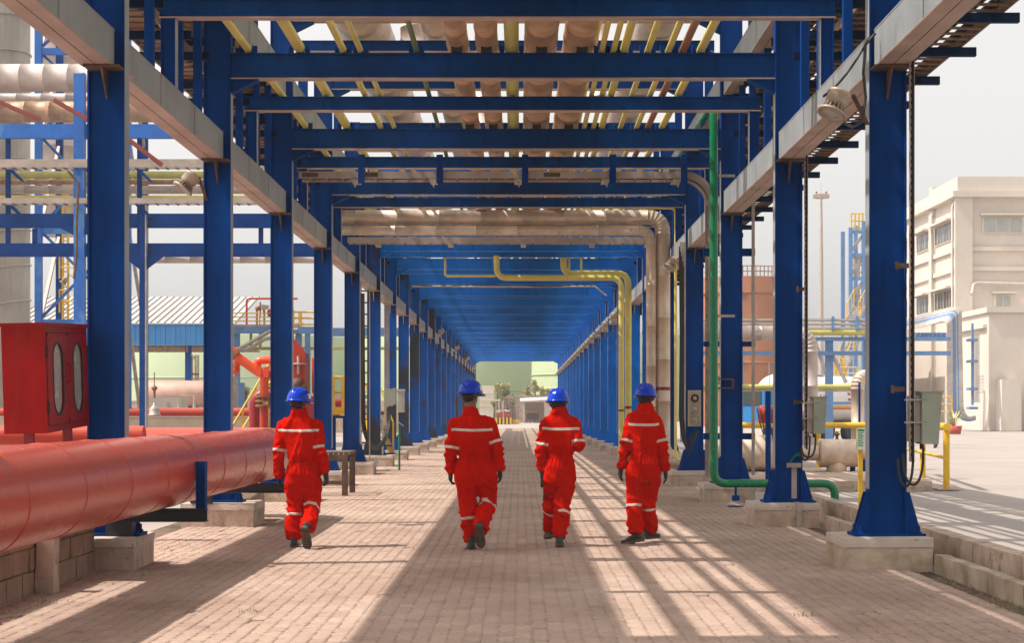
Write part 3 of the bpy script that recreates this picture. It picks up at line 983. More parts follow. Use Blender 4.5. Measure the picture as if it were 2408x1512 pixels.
for xh in (-2.70, -1.36, 0.10, 1.60, 2.82):
    m = MB()
    m.box(xh - 0.055, xh + 0.055, TY0 - 0.07, TY0 - 0.06, 5.40, 5.899)
    m.box(xh - 0.055, xh - 0.045, TY0 - 0.06, TY0 - 0.005, 5.40, 5.899)
    m.box(xh + 0.045, xh + 0.055, TY0 - 0.06, TY0 - 0.005, 5.40, 5.899)
    m.build('hanger', BLUE, TR)
    m = MB().box(xh - 0.18, xh - 0.06, TY0 - 0.06, TY1 + 0.1, 5.470, 5.478)
    m.prism([(xh - 0.19, 5.48), (xh - 0.06, 5.48), (xh - 0.10, 5.33)], 'y', TY0 - 0.068, TY0 - 0.062)
    m.build('support_angle', GALV, TR)

# ------------------------------------------------------------------ pipes crossing under the beams
def elbow_pipe(name, pts, r, rad, material, label, n=18, clad=True, cat='pipe', seg=0.9, bands=()):
    fp = fillet(pts, rad, 7)
    t = thing(name, label, cat, tuple(fp[-1]))
    if clad:
        out, rr = [], []
        for a, b in zip(fp[:-1], fp[1:]):
            L = (b - a).length
            k = max(1, int(round(L / seg)))
            for i in range(k):
                q0, q1 = a.lerp(b, i / k), a.lerp(b, (i + 1) / k)
                u = (b - a).normalized()
                w = min(0.02, (q1 - q0).length * 0.2)
                out += [q0 + u * w * .1, q0 + u * w, q0 + u * w * 1.1, q1 - u * w * .1]
                rr += [r + 0.006, r + 0.006, r, r]
        MB().tube(out, rr, n).build('cladding', material, t)
    else:
        MB().tube(fp, r, n).build('tube', material, t)
    for (p, q, mm_) in bands:
        MB().tube([p, q], r + 0.008, n).build('band', mm_, t)
    return t
elbow_pipe('crossing_lagged_pipe', [(-4.6, 37.9, 5.86), (3.22, 37.9, 5.86), (3.22, 37.9, 0.45), (4.4, 37.9, 0.45)], 0.165, 0.36, LAG, 'upper and thicker of two lagged pipes crossing the walkway and dropping at right', bands=((V(3.22, 37.9, 1.98), V(3.22, 37.9, 2.05), RED_DARK),))
elbow_pipe('crossing_lagged_pipe', [(-4.6, 37.8, 5.56), (2.95, 37.8, 5.56), (2.95, 37.8, 0.42), (4.2, 37.8, 0.25)], 0.112, 0.30, LAG, 'lower and thinner of two lagged pipes crossing the walkway and dropping at right')
o = lagged([(-0.85, 37.9, 6.02), (-0.85, 37.9, 6.28)], 0.135, 0.3).build('branch_pipe', LAG); tag(o, 'short lagged branch rising from the crossing pipe to the overhead pipes', 'pipe')
elbow_pipe('gas_pipe', [(1.14, 37.4, 6.25), (1.14, 37.4, 6.03), (3.46, 37.4, 6.01), (3.46, 37.4, 0.42), (4.1, 37.4, 0.42)], 0.033, 0.12, YELLOW, 'thin yellow pipe above the crossing lagged pipes, dropping beside them', clad=False, n=10)
CT = thing('crossing_tray', 'thin pinkish cable tray crossing below the lagged pipes', 'cable tray', (0, 39.4, 5.44))
MB().box(-4.0, 3.25, 39.38, 39.395, 5.43, 5.57).build('side_rail', TRAYF, CT)
MB().box(-4.0, 3.25, 39.7, 39.715, 5.43, 5.57).build('side_rail', TRAYF, CT)
m = MB()
for i in range(24):
    m.box(-3.9 + i * 0.3, -3.86 + i * 0.3, 39.395, 39.7, 5.435, 5.45)
m.build('rungs', TRAY, CT, kind='stuff')
for xh in (-3.3, -1.6, 0.1, 1.7, 3.0):
    MB().box(xh - 0.06, xh + 0.06, 39.35, 39.75, 5.36, 5.428).build('support_angle', GALV, CT)
d = 49.6
elbow_pipe('yellow_drop_pipe', [(1.30, d, 6.1), (1.30, d, 5.55), (3.20, d, 5.55), (3.20, d, -0.02)], 0.095, 0.34, YELLOW, 'thicker yellow pipe that drops from the beams and bends down at right', clad=False, bands=((V(3.20, d, 1.58), V(3.20, d, 1.66), RED_DARK),))
d = 49.3
elbow_pipe('yellow_drop_pipe', [(-0.66, d, 6.05), (-0.66, d, 5.40), (2.98, d, 5.40), (2.98, d, -0.02)], 0.085, 0.32, YELLOW, 'lower yellow pipe crossing beneath, bending down on the left of its pair', clad=False, bands=((V(2.98, d, 1.50), V(2.98, d, 1.56), RED_DARK),))
elbow_pipe('yellow_drop_pipe', [(-2.17, 49.5, 6.1), (-2.17, 49.5, 5.47), (-0.7, 49.5, 5.47)], 0.035, 0.1, YELLOW, 'thin yellow pipe with a square bend at the left of the yellow group', clad=False, n=10)
for x_, lab in ((1.46, 'short thin yellow drop directly right of the big yellow bend'), (1.82, 'short thin yellow drop joining the yellow crossing pipe')):
    o = MB().tube([(x_, 49.6, 6.2), (x_, 49.6, 5.62)], 0.035, 10).build('yellow_stub', YELLOW); tag(o, lab, 'pipe')
o = MB().tube([(-3.7, 58.2, 5.82), (-1, 58.2, 5.80), (1, 58.2, 5.80), (2.6, 58.2, 5.82), (3.0, 58.2, 5.5)], 0.03, 8).build('conduit', GREYCAB); tag(o, 'thin pale conduit crossing below a far beam', 'conduit')
for i, (q0, q1) in enumerate(((-3.4, -2.0), (-1.9, -0.6), (0.2, 1.6), (1.6, 2.6))):
    o = MB().tube(sag((q0, 58.15, 5.85), (q1, 58.15, 5.85), -0.05 if i % 2 else 0.05), 0.012, 5).build('loose_cable', RUBBER)
    tag(o, 'loose black cable along the far conduit, %s from the left' % ordinal(i + 1), 'cable')

# green pipe
GP = elbow_pipe('green_water_pipe', [(3.05, 60, 6.34), (3.05, 26.5, 6.34), (3.05, 26.5, 0.37), (4.95, 26.5, 0.37), (4.95, 26.5, -0.03)], 0.066, 0.20, GREENP, 'bright green pipe dropping down the right columns and bending along the ground', clad=False, n=20)
MB().tube([(3.05, 26.5, 0.62), (3.05, 26.5, 0.64)], 0.072, 20).build('coupling', GREENP, GP)
MB().box(3.38, 3.41, 26.46, 26.54, 0.18, 0.31).box(3.34, 3.45, 26.45, 26.55, 0.10, 0.18).box(3.28, 3.51, 26.42, 26.58, -0.01, 0.02).build('support_foot', BLUE, GP)
for zz in (5.2, 3.0):
    MB().box(3.05, 3.38, 26.48, 26.52, zz - 0.02, zz + 0.02).build('clamp', GALV, GP)
# ================================================================== LEFT SIDE
# kerb and low wall on the right of the walkway
def strip_wall(x0, x1, y0, y1, z1, label, name, seed, L=0.62, m1=CONC):
    t = thing(name, label, 'kerb' if name == 'kerb' else 'wall', ((x0 + x1) / 2, y0, 0))
    y, k = y0, 0
    while y < y1 - 0.05:
        q = min(y + L * (1 + 0.06 * ((k * 7) % 3 - 1)), y1)
        dx = 0.006 * mnoise.noise((y, seed, 0))
        rough_box(x0 + dx, x1 + dx, y + 0.004, q - 0.004, -0.03, z1 + 0.006 * mnoise.noise((y * 2, 3, seed)), 0.008, 0.11, seed + k, 0.012).build('kerb_stone', m1, t)
        y, k = q, k + 1
    return t
strip_wall(3.92, 4.05, 9.2, 15.94, 0.15, 'low concrete kerb along the paving in the bottom right corner', 'kerb', 1.0, 1.0, MOSSY)
strip_wall(3.94, 4.05, 16.86, 21.9, 0.15, 'low concrete kerb between the two nearest right pedestals', 'kerb', 2.0, 1.0)
strip_wall(4.16, 4.33, 9.2, 26.0, 0.30, 'low concrete drain wall parallel to the kerb at right', 'drain_wall', 3.0, 1.6, CONC)
o = rough_box(3.86, 4.10, 11.35, 11.55, -0.02, 0.42, 0.01, 0.06, 8, 0.015).build('concrete_stub', MOSSY)
tag(o, 'mossy concrete stub post in the bottom right corner of the picture', 'post')

# block wall below the red pipe
WL = thing('block_wall', 'low wall of rough blocks below the big red pipe', 'wall', (-4.07, 12.5, 0))
rr = random.Random(5)
for row in range(3):
    y = 9.4 - (0.21 if row % 2 else 0)
    while y < 15.9:
        q = min(y + 0.42, 15.93)
        dx = rr.uniform(-0.008, 0.008)
        rough_box(-4.15 + dx, -4.0 + dx, y + 0.006, q - 0.006, row * 0.19 + (0.004 if row else -0.02), row * 0.19 + 0.184, 0.006, 0.10, y + row, 0.010).build('block', BLOCK, WL)
        y = q
MB().box(-4.13, -4.015, 9.4, 15.93, -0.02, 0.56).build('mortar', JOINT, WL)
o = rough_box(-3.985, -3.83, 13.92, 14.07, -0.02, 0.56, 0.008, 0.05, 3, 0.012).build('concrete_post', CONC)
tag(o, 'short square post against the block wall under the red pipe', 'post')

# the big red pipe
RPX, RPZ, RPR = -3.45, 0.92, 0.35
fp = fillet([(RPX, 8.5, RPZ), (RPX, 24.2, RPZ), (-7.5, 24.2, RPZ)], 0.75, 10)
RP = thing('red_main_pipe', 'huge red pipe running low along the left side in the foreground', 'pipe', (RPX, 8.5, 0.57))
MB().tube(fp, RPR, 48).build('tube', RED, RP)
y = 9.3
while y < 23.3:
    prof = [(RPR - 0.003, -0.010), (RPR + 0.004, -0.005), (RPR + 0.005, 0), (RPR + 0.004, 0.005), (RPR - 0.003, 0.010)]
    MB().lathe(prof, (RPX, y, RPZ), (0, 1, 0), 48).build('weld_seam', RED, RP)
    y += 1.42
MB().lathe([(RPR - 0.002, -0.06), (RPR + 0.006, -0.055), (RPR + 0.006, 0.055), (RPR - 0.002, 0.06)], (RPX, 23.0, RPZ), (0, 1, 0), 48).build('dark_band', BROWNP, RP)
def pipe_rest(y, xl, xr, zt, label, post):
    t = thing('pipe_rest', label, 'pipe support', ((xl + xr) / 2, y, 0.35))
    b = MB()
    b.box(xl, xr, y - 0.07, y + 0.07, zt - 0.012, zt)
    b.box(xl, xr, y - 0.07, y + 0.07, zt - 0.125, zt - 0.113)
    b.box(xl, xr, y - 0.006, y + 0.006, zt - 0.113, zt - 0.012)
    b.build('beam', BLACK, t)
    q = MB()
    q.box(xl + 0.04, xl + 0.30, y - 0.08, y + 0.08, 0.302, zt - 0.126)
    q.build('spacer', BLACK, t)
    if post:
        p = MB()
        p.box(xr - 0.10, xr - 0.09, y - 0.06, y + 0.06, zt + 0.001, 1.02)
        p.box(xr - 0.02, xr - 0.01, y - 0.06, y + 0.06, zt + 0.001, 1.02)
        p.box(xr - 0.09, xr - 0.02, y - 0.005, y + 0.005, zt + 0.001, 1.02)
        p.build('side_post', BLUE_BEAM, t)
    return t
pipe_rest(16.25, -4.0, -3.0, 0.565, 'black steel rest with an upright post beside the red pipe', True)
pipe_rest(22.0, -4.3, -2.95, 0.565, 'black steel rest under the far end of the red pipe', False)
rough_box(-3.95, -3.55, 22.9, 23.6, -0.02, 0.40, 0.01, 0.09, 9, 0.02).build('x', MOSSY).name = 'concrete_block'
tag(bpy.data.objects['concrete_block'], 'mossy concrete block under the far end of the red pipe', 'block')

# red hose cabinet
HC = thing('hose_cabinet', 'worn red metal cabinet with two oval windows above the red pipe', 'cabinet', (-4.315, 15.45, 1.30))
x0, x1, y0, y1, z0, z1 = -4.51, -4.13, 14.80, 16.26, 1.33, 2.29
MB().box(x0, x1 - 0.03, y0, y1, z0, z1 - 0.02).build('body', RED_CAB, HC)
MB().box(x0 - 0.01, x1 + 0.02, y0 - 0.012, y1 + 0.012, z1 - 0.02, z1 + 0.012).build('roof', RED_CAB, HC)
fr = MB()
fr.box(x1 - 0.03, x1 - 0.004, y0, y0 + 0.05, z0, z1 - 0.02)
fr.box(x1 - 0.03, x1 - 0.004, y1 - 0.05, y1, z0, z1 - 0.02)
fr.box(x1 - 0.03, x1 - 0.004, y0 + 0.05, y1 - 0.05, z0, z0 + 0.06)
fr.box(x1 - 0.03, x1 - 0.004, y0 + 0.05, y1 - 0.05, z1 - 0.075, z1 - 0.02)
fr.build('door_frame', RED_CAB, HC)
def door_leaf(ya, yb, hinge_y):
    za, zb = z0 + 0.065, z1 - 0.08
    yc, zc = (ya + yb) / 2, (za + zb) / 2
    hw, hh = (yb - ya) * 0.25, (zb - za) * 0.40
    N = 40
    ov = []
    for i in range(N):
        a = 2 * PI * i / N
        yy, zz = hw * math.cos(a), math.sin(a)
        zz = (hh - hw) * (1 if zz > 0 else -1) * (1 if abs(zz) > 1e-6 else 0) + hw * zz
        ov.append((yc + yy, zc + zz))
    def rim(p):
        dy, dz = p[0] - yc, p[1] - zc
        t = min((yb - ya) / 2 / max(1e-6, abs(dy)), (zb - za) / 2 / max(1e-6, abs(dz)))
        return (yc + dy * t, zc + dz * t)
    out = [rim(p) for p in ov]
    mb = MB()
    X0_, X1_ = x1 - 0.022, x1 + 0.004
    vs = [(X1_, *p) for p in ov] + [(X1_, *p) for p in out] + [(X0_, *p) for p in ov] + [(X0_, *p) for p in out]
    fs = []
    for i in range(N):
        j = (i + 1) % N
        fs += [(i, j, N + j, N + i), (i, 2 * N + i, 2 * N + j, j), (N + i, N + j, 3 * N + j, 3 * N + i)]
    mb.add(vs, fs)
    dr = mb.build('door', RED_CAB, HC)
    gl = MB().add([(x1 - 0.012, *p) for p in ov], [tuple(range(N))])
    gl.build('window', GLASS_PALE, dr)
    rb = MB().tube([(x1 + 0.004, *p) for p in ov] + [(x1 + 0.004, *ov[0])], 0.009, 6, False)
    rb.build('rubber_seal', BLACK, dr)
    for zz in (za + 0.16, zb - 0.16):
        MB().box(x1 - 0.002, x1 + 0.014, hinge_y - 0.012, hinge_y + 0.012, zz - 0.05, zz + 0.05).build('hinge', BLACK, dr)
    return dr
ym = (y0 + y1) / 2
d1_ = door_leaf(y0 + 0.054, ym - 0.003, y0 + 0.05)
d2_ = door_leaf(ym + 0.003, y1 - 0.054, y1 - 0.05)
MB().tube([(x1 + 0.005, ym - 0.05, 1.76), (x1 + 0.035, ym - 0.05, 1.78), (x1 + 0.035, ym - 0.05, 1.92), (x1 + 0.005, ym - 0.05, 1.94)], 0.008, 6).build('handle', RED_CAB, d1_)
for yy in (y0 + 0.1, y1 - 0.1):
    MB().box(-4.36, -4.28, yy - 0.03, yy + 0.03, 0.0, 1.329).build('leg', RED_DARK, HC)
HC.rotation_euler = (R(2.2), R(-1.2), 0)
MB().ball((-4.62, 14.9, 1.9), (0.05, 0.08, 0.035), 8, 6).build('side_valve', BLACK, HC)

# red pipes behind the cabinet
for y_, z_, r_, x0_, x1_, m_, lab in ((19.6, 1.22, 0.115, -12, -4.35, RED, 'thick red pipe behind the cabinet and nearest column'),
                                     (30.0, 1.06, 0.13, -24, -4.5, RED_DARK, 'dark red pipe lying low behind the left columns'),):
    o = MB().tube([(x0_, y_, z_), (x1_, y_, z_)], r_, 20).build('red_pipe', m_)
    tag(o, lab, 'pipe')
for xx in (-8.0, -5.2):
    for yy, zt in ((19.6, 1.10), (30.0, 0.92)):
        o = MB().box(xx - 0.06, xx + 0.06, yy - 0.06, yy + 0.06, -0.02, zt).build('pipe_stanchion', BLUE)
        tag(o, 'blue stub post carrying a red pipe behind the %s columns, %s one' % ('nearest' if yy < 25 else 'third', 'outer' if xx < -6 else 'inner'), 'post')

# orange-red fire monitor
FM = thing('fire_monitor', 'orange-red fire water cannon on a flanged pipe between the left columns', 'fire monitor', (PX(621, 33), 33, 0))
d = 33.0
c0 = P(621, 880, d)
cx, cz = c0.x, c0.z
MB().tube([(cx, d, 1.78), (cx, d, cz - 0.05)], 0.085, 18).build('riser', ORANGE, FM)
MB().tube([(cx, d, 0), (cx, d, 1.60)], 0.085, 18).build('standpipe', RED, FM)
for zz in (1.60, 1.69, 1.78):
    f_ = MB().tube([(cx, d, zz), (cx, d, zz + 0.035)], 0.17, 20, True, False)
    f_.build('flange', BROWNP, FM)
bt = MB()
for i in range(8):
    a = 2 * PI * i / 8
    bt.tube([(cx + 0.135 * math.cos(a), d + 0.135 * math.sin(a), 1.57), (cx + 0.135 * math.cos(a), d + 0.135 * math.sin(a), 1.84)], 0.013, 6)
bt.build('flange_bolts', BROWNP, FM, kind='stuff')
b0, b1 = P(612, 878, d), P(556, 838, d)
br = MB().tube(fillet([P(632, 872, d) + V(0, -.05, 0), b0 + V(0, -0.05, 0), b1 + V(0, -0.05, 0)], 0.12, 4), 0.092, 18)
br.build('barrel', ORANGE, FM)
e1, e2 = P(556, 838, d) + V(0, -.05, 0), P(540, 824, d) + V(0, -.05, 0)
MB().tube([e1, e1.lerp(e2, 0.4)], 0.125, 20).build('coupling', BROWNP, FM)
nz_ = MB().tube([e1.lerp(e2, 0.41), e1.lerp(e2, 1.5)], 0.118, 20)
nz_.build('nozzle', ORANGE, FM)
ub = fillet([P(604, 868, d) + V(0, .04, 0), P(604, 848, d) + V(0, .04, 0), P(636, 846, d) + V(0, .04, 0), P(652, 856, d), P(640, 880, d), P(618, 882, d)], 0.16, 5)
MB().tube(ub, 0.078, 16).build('swivel_loop', ORANGE, FM)
MB().tube([P(560, 848, d), P(551, 868, d)], 0.07, 14).build('drain_arm', ORANGE, FM)
MB().ball(tuple(P(551, 872, d)), (0.11, 0.11, 0.08), 12, 8).build('drain_cap', ORANGE, FM)
for q in (P(611, 874, d), P(628, 876, d)):
    MB().box(q.x - 0.05, q.x + 0.05, d - 0.16, d - 0.09, q.z - 0.10, q.z + 0.10).build('clamp_lug', ORANGE, FM)
hw_ = MB()
wc = P(642, 900, d)
hw_.tube([wc + V(0.13 * math.cos(a), 0.02, 0.13 * math.sin(a)) for a in [2 * PI * i / 16 for i in range(17)]], 0.012, 6, False)
for a in (0.3, 1.35, 2.4):
    hw_.tube([wc + V(0.13 * math.cos(a), 0.02, 0.13 * math.sin(a)), wc - V(0.13 * math.cos(a), -0.02, 0.13 * math.sin(a))], 0.008, 5, False)
hw_.build('handwheel', BLACK, FM)
def text_mesh(body, size, loc, rot, material, name, parent=None, label=None, cat=None):
    cu = bpy.data.curves.new(name, 'FONT')
    cu.body = body
    cu.size = size
    cu.align_x = 'CENTER'
    cu.align_y = 'CENTER'
    cu.extrude = 0.001
    ob = bpy.data.objects.new(name, cu)
    COL.objects.link(ob)
    dg = bpy.context.evaluated_depsgraph_get()
    me = bpy.data.meshes.new_from_object(ob.evaluated_get(dg))
    bpy.data.objects.remove(ob)
    me.materials.clear()
    me.materials.append(material)
    ob = bpy.data.objects.new(name, me)
    COL.objects.link(ob)
    o_ = Vector((0, 0, 0))
    p = parent
    while p is not None:
        o_ += p.location
        p = p.parent
    ob.location = Vector(loc) - o_
    ob.rotation_euler = rot
    if parent is not None:
        ob.parent = parent
    return ob
q = e1.lerp(e2, 0.9)
text_mesh('9', 0.21, q + V(0.02, -0.122, 0.01), (R(90), 0, 0), WHITE, 'number', FM)
# red riser behind it
o = elbow_pipe('red_riser', [(PX(655, 34), 34.2, PZ(928, 34)), (PX(597, 34), 34.2, PZ(928, 34)), (PX(597, 34), 34.2, 0)], 0.13, 0.3, RED_DARK, 'dark red pipe bending down behind the fire water cannon', clad=False, n=18)
# red pump skid between third and fourth left columns
SK = thing('red_skid', 'red pump enclosure with a rounded hood between the third and fourth left columns', 'machine', (PX(712, 40), 40.4, 0))
d = 40.0
xa, xb = PX(686, d), PX(717, d)
MB().prism(list(reversed([(xa, 0.4), (xb, 0.4), (xb, PZ(828, d)), (xb - 0.05, PZ(820, d)), (xa + 0.06, PZ(797, d)), (xa, PZ(797, d))])), 'y', d, d + 0.05).build('hood_side', RED, SK)
MB().box(xa - 0.5, xb, d + 0.05, d + 0.9, 0.4, PZ(830, d)).build('hood', RED_DARK, SK)
MB().tube([P(703, 880, d) + V(0, -.1, 0), P(703, 838, d) + V(0, -.1, 0)], 0.035, 8).build('valve_stem', GALV, SK)
v_ = MB().lathe([(0.02, 0), (0.2, 0.0), (0.2, 0.03), (0.02, 0.03)], P(704, 858, d) + V(0, -.1, 0), (0, 0, 1), 18)
v_.build('valve_wheel', GALV, SK)
MB().ball(tuple(P(700, 905, d) + V(0, -.15, 0)), (0.16, 0.16, 0.16), 12, 8).ball(tuple(P(713, 915, d) + V(0, -.15, 0)), (0.11, 0.12, 0.12), 10, 7).build('pump_casing', RUSTY, SK)
MB().box(PX(722, d), PX(748, d), d - 0.3, d + 0.4, 0.0, PZ(932, d)).build('control_box', RED_DARK, SK)
hn_ = MB().tube([P(742, 925, d), P(742, 845, d)], 0.085, 14)
hn_.ball(tuple(P(742, 845, d)), 0.085, 14, 8)
hn_.build('air_bottle', RED, SK)
MB().box(PX(738, d), PX(748, d), d - 0.1, d + 0.1, PZ(932, d), PZ(915, d)).build('bottle_foot', RUSTY, SK)

# stepping bench
BN = thing('grated_bench', 'low steel step with a grated top beside the leftmost walker', 'step', (-3.5, 30.6, 0))
bx0, bx1, by0, by1, bz = -4.25, -3.03, 29.95, 31.35, 0.78
for i in range(27):
    y = by0 + (by1 - by0) * i / 26
    MB().box(bx0, bx1, y - 0.006, y + 0.006, bz - 0.035, bz).build('grating_bar', GALV, BN)
ed = MB()
ed.box(bx0, bx1, by0 - 0.014, by0 - 0.008, bz - 0.05, bz + 0.005)
ed.box(bx1, bx1 + 0.008, by0, by1, bz - 0.05, bz + 0.005)
ed.box(bx0, bx1, by0 - 0.03, by0 - 0.02, bz - 0.16, bz - 0.051)
ed.build('edge_angle', RUSTY, BN)
tb = MB()
for i in range(14):
    x = bx0 + 0.05 + i * 0.09
    tb.box(x, x + 0.02, by0 - 0.02, by0 - 0.0145, bz - 0.048, bz - 0.01)
tb.build('grating_ends', GALV, BN, kind='stuff')
for xx in (bx0 + 0.05, bx1 - 0.06):
    for yy in (by0 + 0.01, by1 - 0.06):
        MB().box(xx - 0.05, xx + 0.05, yy - 0.045, yy + 0.045, 0.004, bz - 0.052).build('leg', RUSTY, BN)
MB().box(bx0, bx1 - 0.12, by0 - 0.01, by0 + 0.03, 0.20, 0.27).build('brace', RUSTY, BN)

# tray, ladder and boxes on the sixth and seventh left columns
LD = thing('cable_ladder', 'upright cable ladder with hanging black cables between the fifth and sixth left columns', 'cable ladder', (-3.95, 43.4, 0.3))
xa, xb, d = PX(849, 43.4), PX(869, 43.4), 43.4
for xx in (xa, xb):
    MB().box(xx - 0.012, xx + 0.012, d - 0.05, d + 0.05, 0.2, 4.8).build('side_rail', TRAYF, LD)
z = 0.7
while z < 4.7:
    MB().box(xa + 0.012, xb - 0.012, d - 0.02, d + 0.02, z - 0.018, z + 0.018).build('rung', RUSTY, LD)
    z += 0.30
BX = thing('junction_box', 'grey-beige junction box fixed to the perforated tray by the sixth left column', 'junction box', (PX(917, 45.9), 45.7, PZ(955, 45.9)))
d = 45.6
xa, xb, za, zb = PX(904, d), PX(924, d), PZ(955, d), PZ(914, d)
MB().box(xa, xb, d, d + 0.25, za, zb).build('case', JBOX, BX)
MB().box(xb + 0.001, xb + 0.06, d - 0.02, d + 0.28, za + 0.04, zb + 0.02).build('lid', JBOX, BX)
CB = MB()
c1 = P(850, 700, 43.2); c2 = P(851, 950, 43.2)
for k in range(3):
    o_ = k * 0.035
    pts = [P(849, 690, 43.2) + V(o_, 0, 0), P(850, 850, 43.2) + V(o_, 0, 0)]
    for i in range(15):
        a = PI + PI * i / 14
        ccx, ccz, rx, rz = (PX(851, 43.2) + PX(917, 45.3)) / 2, PZ(990, 44), (PX(917, 45.3) - PX(851, 43.2)) / 2, 0.75
        pts.append(V(ccx + (rx - o_) * math.cos(a), 43.2 + 2.1 * i / 14, ccz + (rz - o_) * math.sin(a)))
    pts.append(P(918, 957, 45.3) - V(o_, 0, 0))
    CB.tube(pts, 0.022, 8)
CBo = CB.build('cable_loop', RUBBER)
tag(CBo, 'thick black cables hanging in a deep loop to the junction box', 'cable')
PT = thing('perforated_tray', 'perforated upright tray behind the sixth left column', 'cable tray', (PX(910, 46.2), 46.8, 0.3))
d = 46.0
pt = MB()
xa, xb = PX(904, d), PX(915, d)
z = 1.2
while z < 4.75:
    pt.box(xa, xb, d, d + 0.01, z, z + 0.025)
    z += 0.055
for k in range(4):
    xx = xa + (xb - xa) * k / 3
    pt.box(xx - 0.008, xx + 0.008, d - 0.004, d, 1.1, 4.8)
pt.build('mesh_plate', GALV, PT)
B2 = thing('meter_box', 'glazed ivory meter box on the seventh left column', 'meter box', (PX(942, 51.8), 51.9, PZ(970, 51.8)))
d = 51.7
xa, xb, za, zb = PX(934, d), PX(950, d), PZ(970, d), PZ(920, d)
MB().box(xa, xb, d, d + 0.3, za, zb).build('case', JBOX_IV, B2)
MB().box(xa + 0.03, xb - 0.05, d - 0.012, d - 0.001, za + 0.05, zb - 0.05).build('window', GLASS_PALE, B2)
MB().box(xa - 0.02, xb + 0.02, d - 0.05, d + 0.3, zb, zb + 0.06).build('hood', JBOX_IV, B2)
GS = thing('green_sign_post', 'green pole with a small tilted plate beside the left pedestals', 'sign post', (PX(939, 44), 43.5, 0))
d = 43.0
MB().tube([(PX(939, d), d, 0), (PX(939, d), d, PZ(1000, d))], 0.028, 8).build('pole', GREENP, GS)
MB().hexa([P(934, 991, d) + V(0, -.1, -.008), P(949, 1002, d) + V(0, -.1, -.008), P(949, 1002, d) + V(0, .1, -.008), P(934, 991, d) + V(0, .1, -.008)],
          [P(934, 991, d) + V(0, -.1, .008), P(949, 1002, d) + V(0, -.1, .008), P(949, 1002, d) + V(0, .1, .008), P(934, 991, d) + V(0, .1, .008)]).build('plate', GALV, GS)
EC = thing('earthing_conduit', 'pale conduit running down the foot of the sixth left column', 'conduit', (PX(900, 46.2), 46.1, 0.3))
MB().box(PX(898, 46.2), PX(902, 46.2), 46.12, 46.17, 0.31, PZ(975, 46.2)).build('channel', GALV, EC)
MB().box(PX(896, 46.2), PX(904, 46.2), 46.10, 46.17, PZ(975, 46.2), PZ(968, 46.2)).build('clamp', RUSTY, EC)

# yellow rails and stairs beyond the left columns
def railing(name, pts, label, h=1.05, posts=None, r=0.03, mids=2, group=None, material=None, sq=True):
    material = material or YELLOW_S
    pts = [Vector(p) for p in pts]
    t = thing(name, label, 'railing', tuple(pts[0]), group)
    for k in range(mids + 1):
        zz = h * (k + 1) / (mids + 1)
        MB().tube([p + V(0, 0, zz) for p in pts], r, 6).build('rail', material, t)
    for i, (a, b) in enumerate(zip(pts[:-1], pts[1:])):
        n = max(1, int(round((b - a).length / 1.3)))
        for j in range(n + (1 if i == len(pts) - 2 else 0)):
            p = a.lerp(b, j / n)
            MB().box(p.x - r, p.x + r, p.y - r, p.y + r, p.z, p.z + h).build('post', material, t)
    return t
RL = thing('yellow_landing', 'yellow railed landing between the fourth and fifth left columns', 'landing', (PX(800, 42), 42.3, 0))
d = 42.0
for px_ in (783, 808, 815):
    MB().box(PX(px_, d) - 0.05, PX(px_, d) + 0.05, d - 0.03, d + 0.06, PZ(975, d), PZ(885, d)).build('post', YELLOW_S, RL)
for py_ in (887, 923):
    MB().tube([P(770, py_, d) + V(0, .04, 0), P(815, py_, d) + V(0, .04, 0)], 0.035, 6).build('rail', YELLOW_S, RL)
MB().box(PX(770, d), PX(818, d), d - 0.05, d + 1.0, PZ(975, d), PZ(958, d)).build('toe_board', YELLOW_S, RL)
MB().box(PX(770, d), PX(818, d), d - 0.04, d + 1.0, PZ(984, d), PZ(978, d)).build('deck', BLUE, RL)
for px_ in (783, 812):
    MB().box(PX(px_, d) - 0.06, PX(px_, d) + 0.06, d, d + 0.12, 0, PZ(984, d)).build('leg', BLUE, RL)
o = MB().tube([(-6.5, 46, PZ(947, 46)), (-4.4, 46, PZ(947, 46))], 0.13, 14).build('red_pipe', RED_DARK)
tag(o, 'dark red pipe behind the yellow landing', 'pipe')
def stairs(name, lo, hi, w, label, nst, material, tread, post_h=1.0):
    lo, hi = Vector(lo), Vector(hi)
    t = thing(name, label, 'stairs', tuple(lo))
    side = (hi - lo).cross(Vector((0, 0, 1))).normalized() * (w / 2)
    for s in (-1, 1):
        MB().bar(lo + side * s, hi + side * s, 0.02, 0.16).build('stringer', tread if tread is GREYCAB else material, t)
        MB().tube([lo + side * s + V(0, 0, post_h), hi + side * s + V(0, 0, post_h)], 0.025, 6).build('handrail', material, t)
        for k in range(4):
            p = lo.lerp(hi, k / 3) + side * s
            MB().box(p.x - 0.025, p.x + 0.025, p.y - 0.025, p.y + 0.025, p.z, p.z + post_h).build('baluster', material, t)
    hv = Vector((hi.x - lo.x, hi.y - lo.y, 0)).normalized() * 0.12
    for k in range(nst):
        p = lo.lerp(hi, (k + 0.5) / nst)
        a, b = p + side - hv, p - side - hv
        c_, e_ = p - side + hv, p + side + hv
        MB().hexa([a - V(0, 0, .015), b - V(0, 0, .015), c_ - V(0, 0, .015), e_ - V(0, 0, .015)], [a + V(0, 0, .015), b + V(0, 0, .015), c_ + V(0, 0, .015), e_ + V(0, 0, .015)]).build('tread', tread, t)
    return t
stairs('yellow_stairs', (PX(552, 41), 41.0, 0.0), (PX(640, 41), 41.6, 1.7), 0.7, 'yellow-railed stairs behind the fire water cannon', 7, YELLOW_S, BLUE)
stairs('yellow_stairs', (PX(905, 47), 47.5, 0.2), (PX(845, 47), 47.9, 2.0), 0.7, 'yellow-railed stairs seen through the cable ladder', 8, YELLOW_S, BLUE)

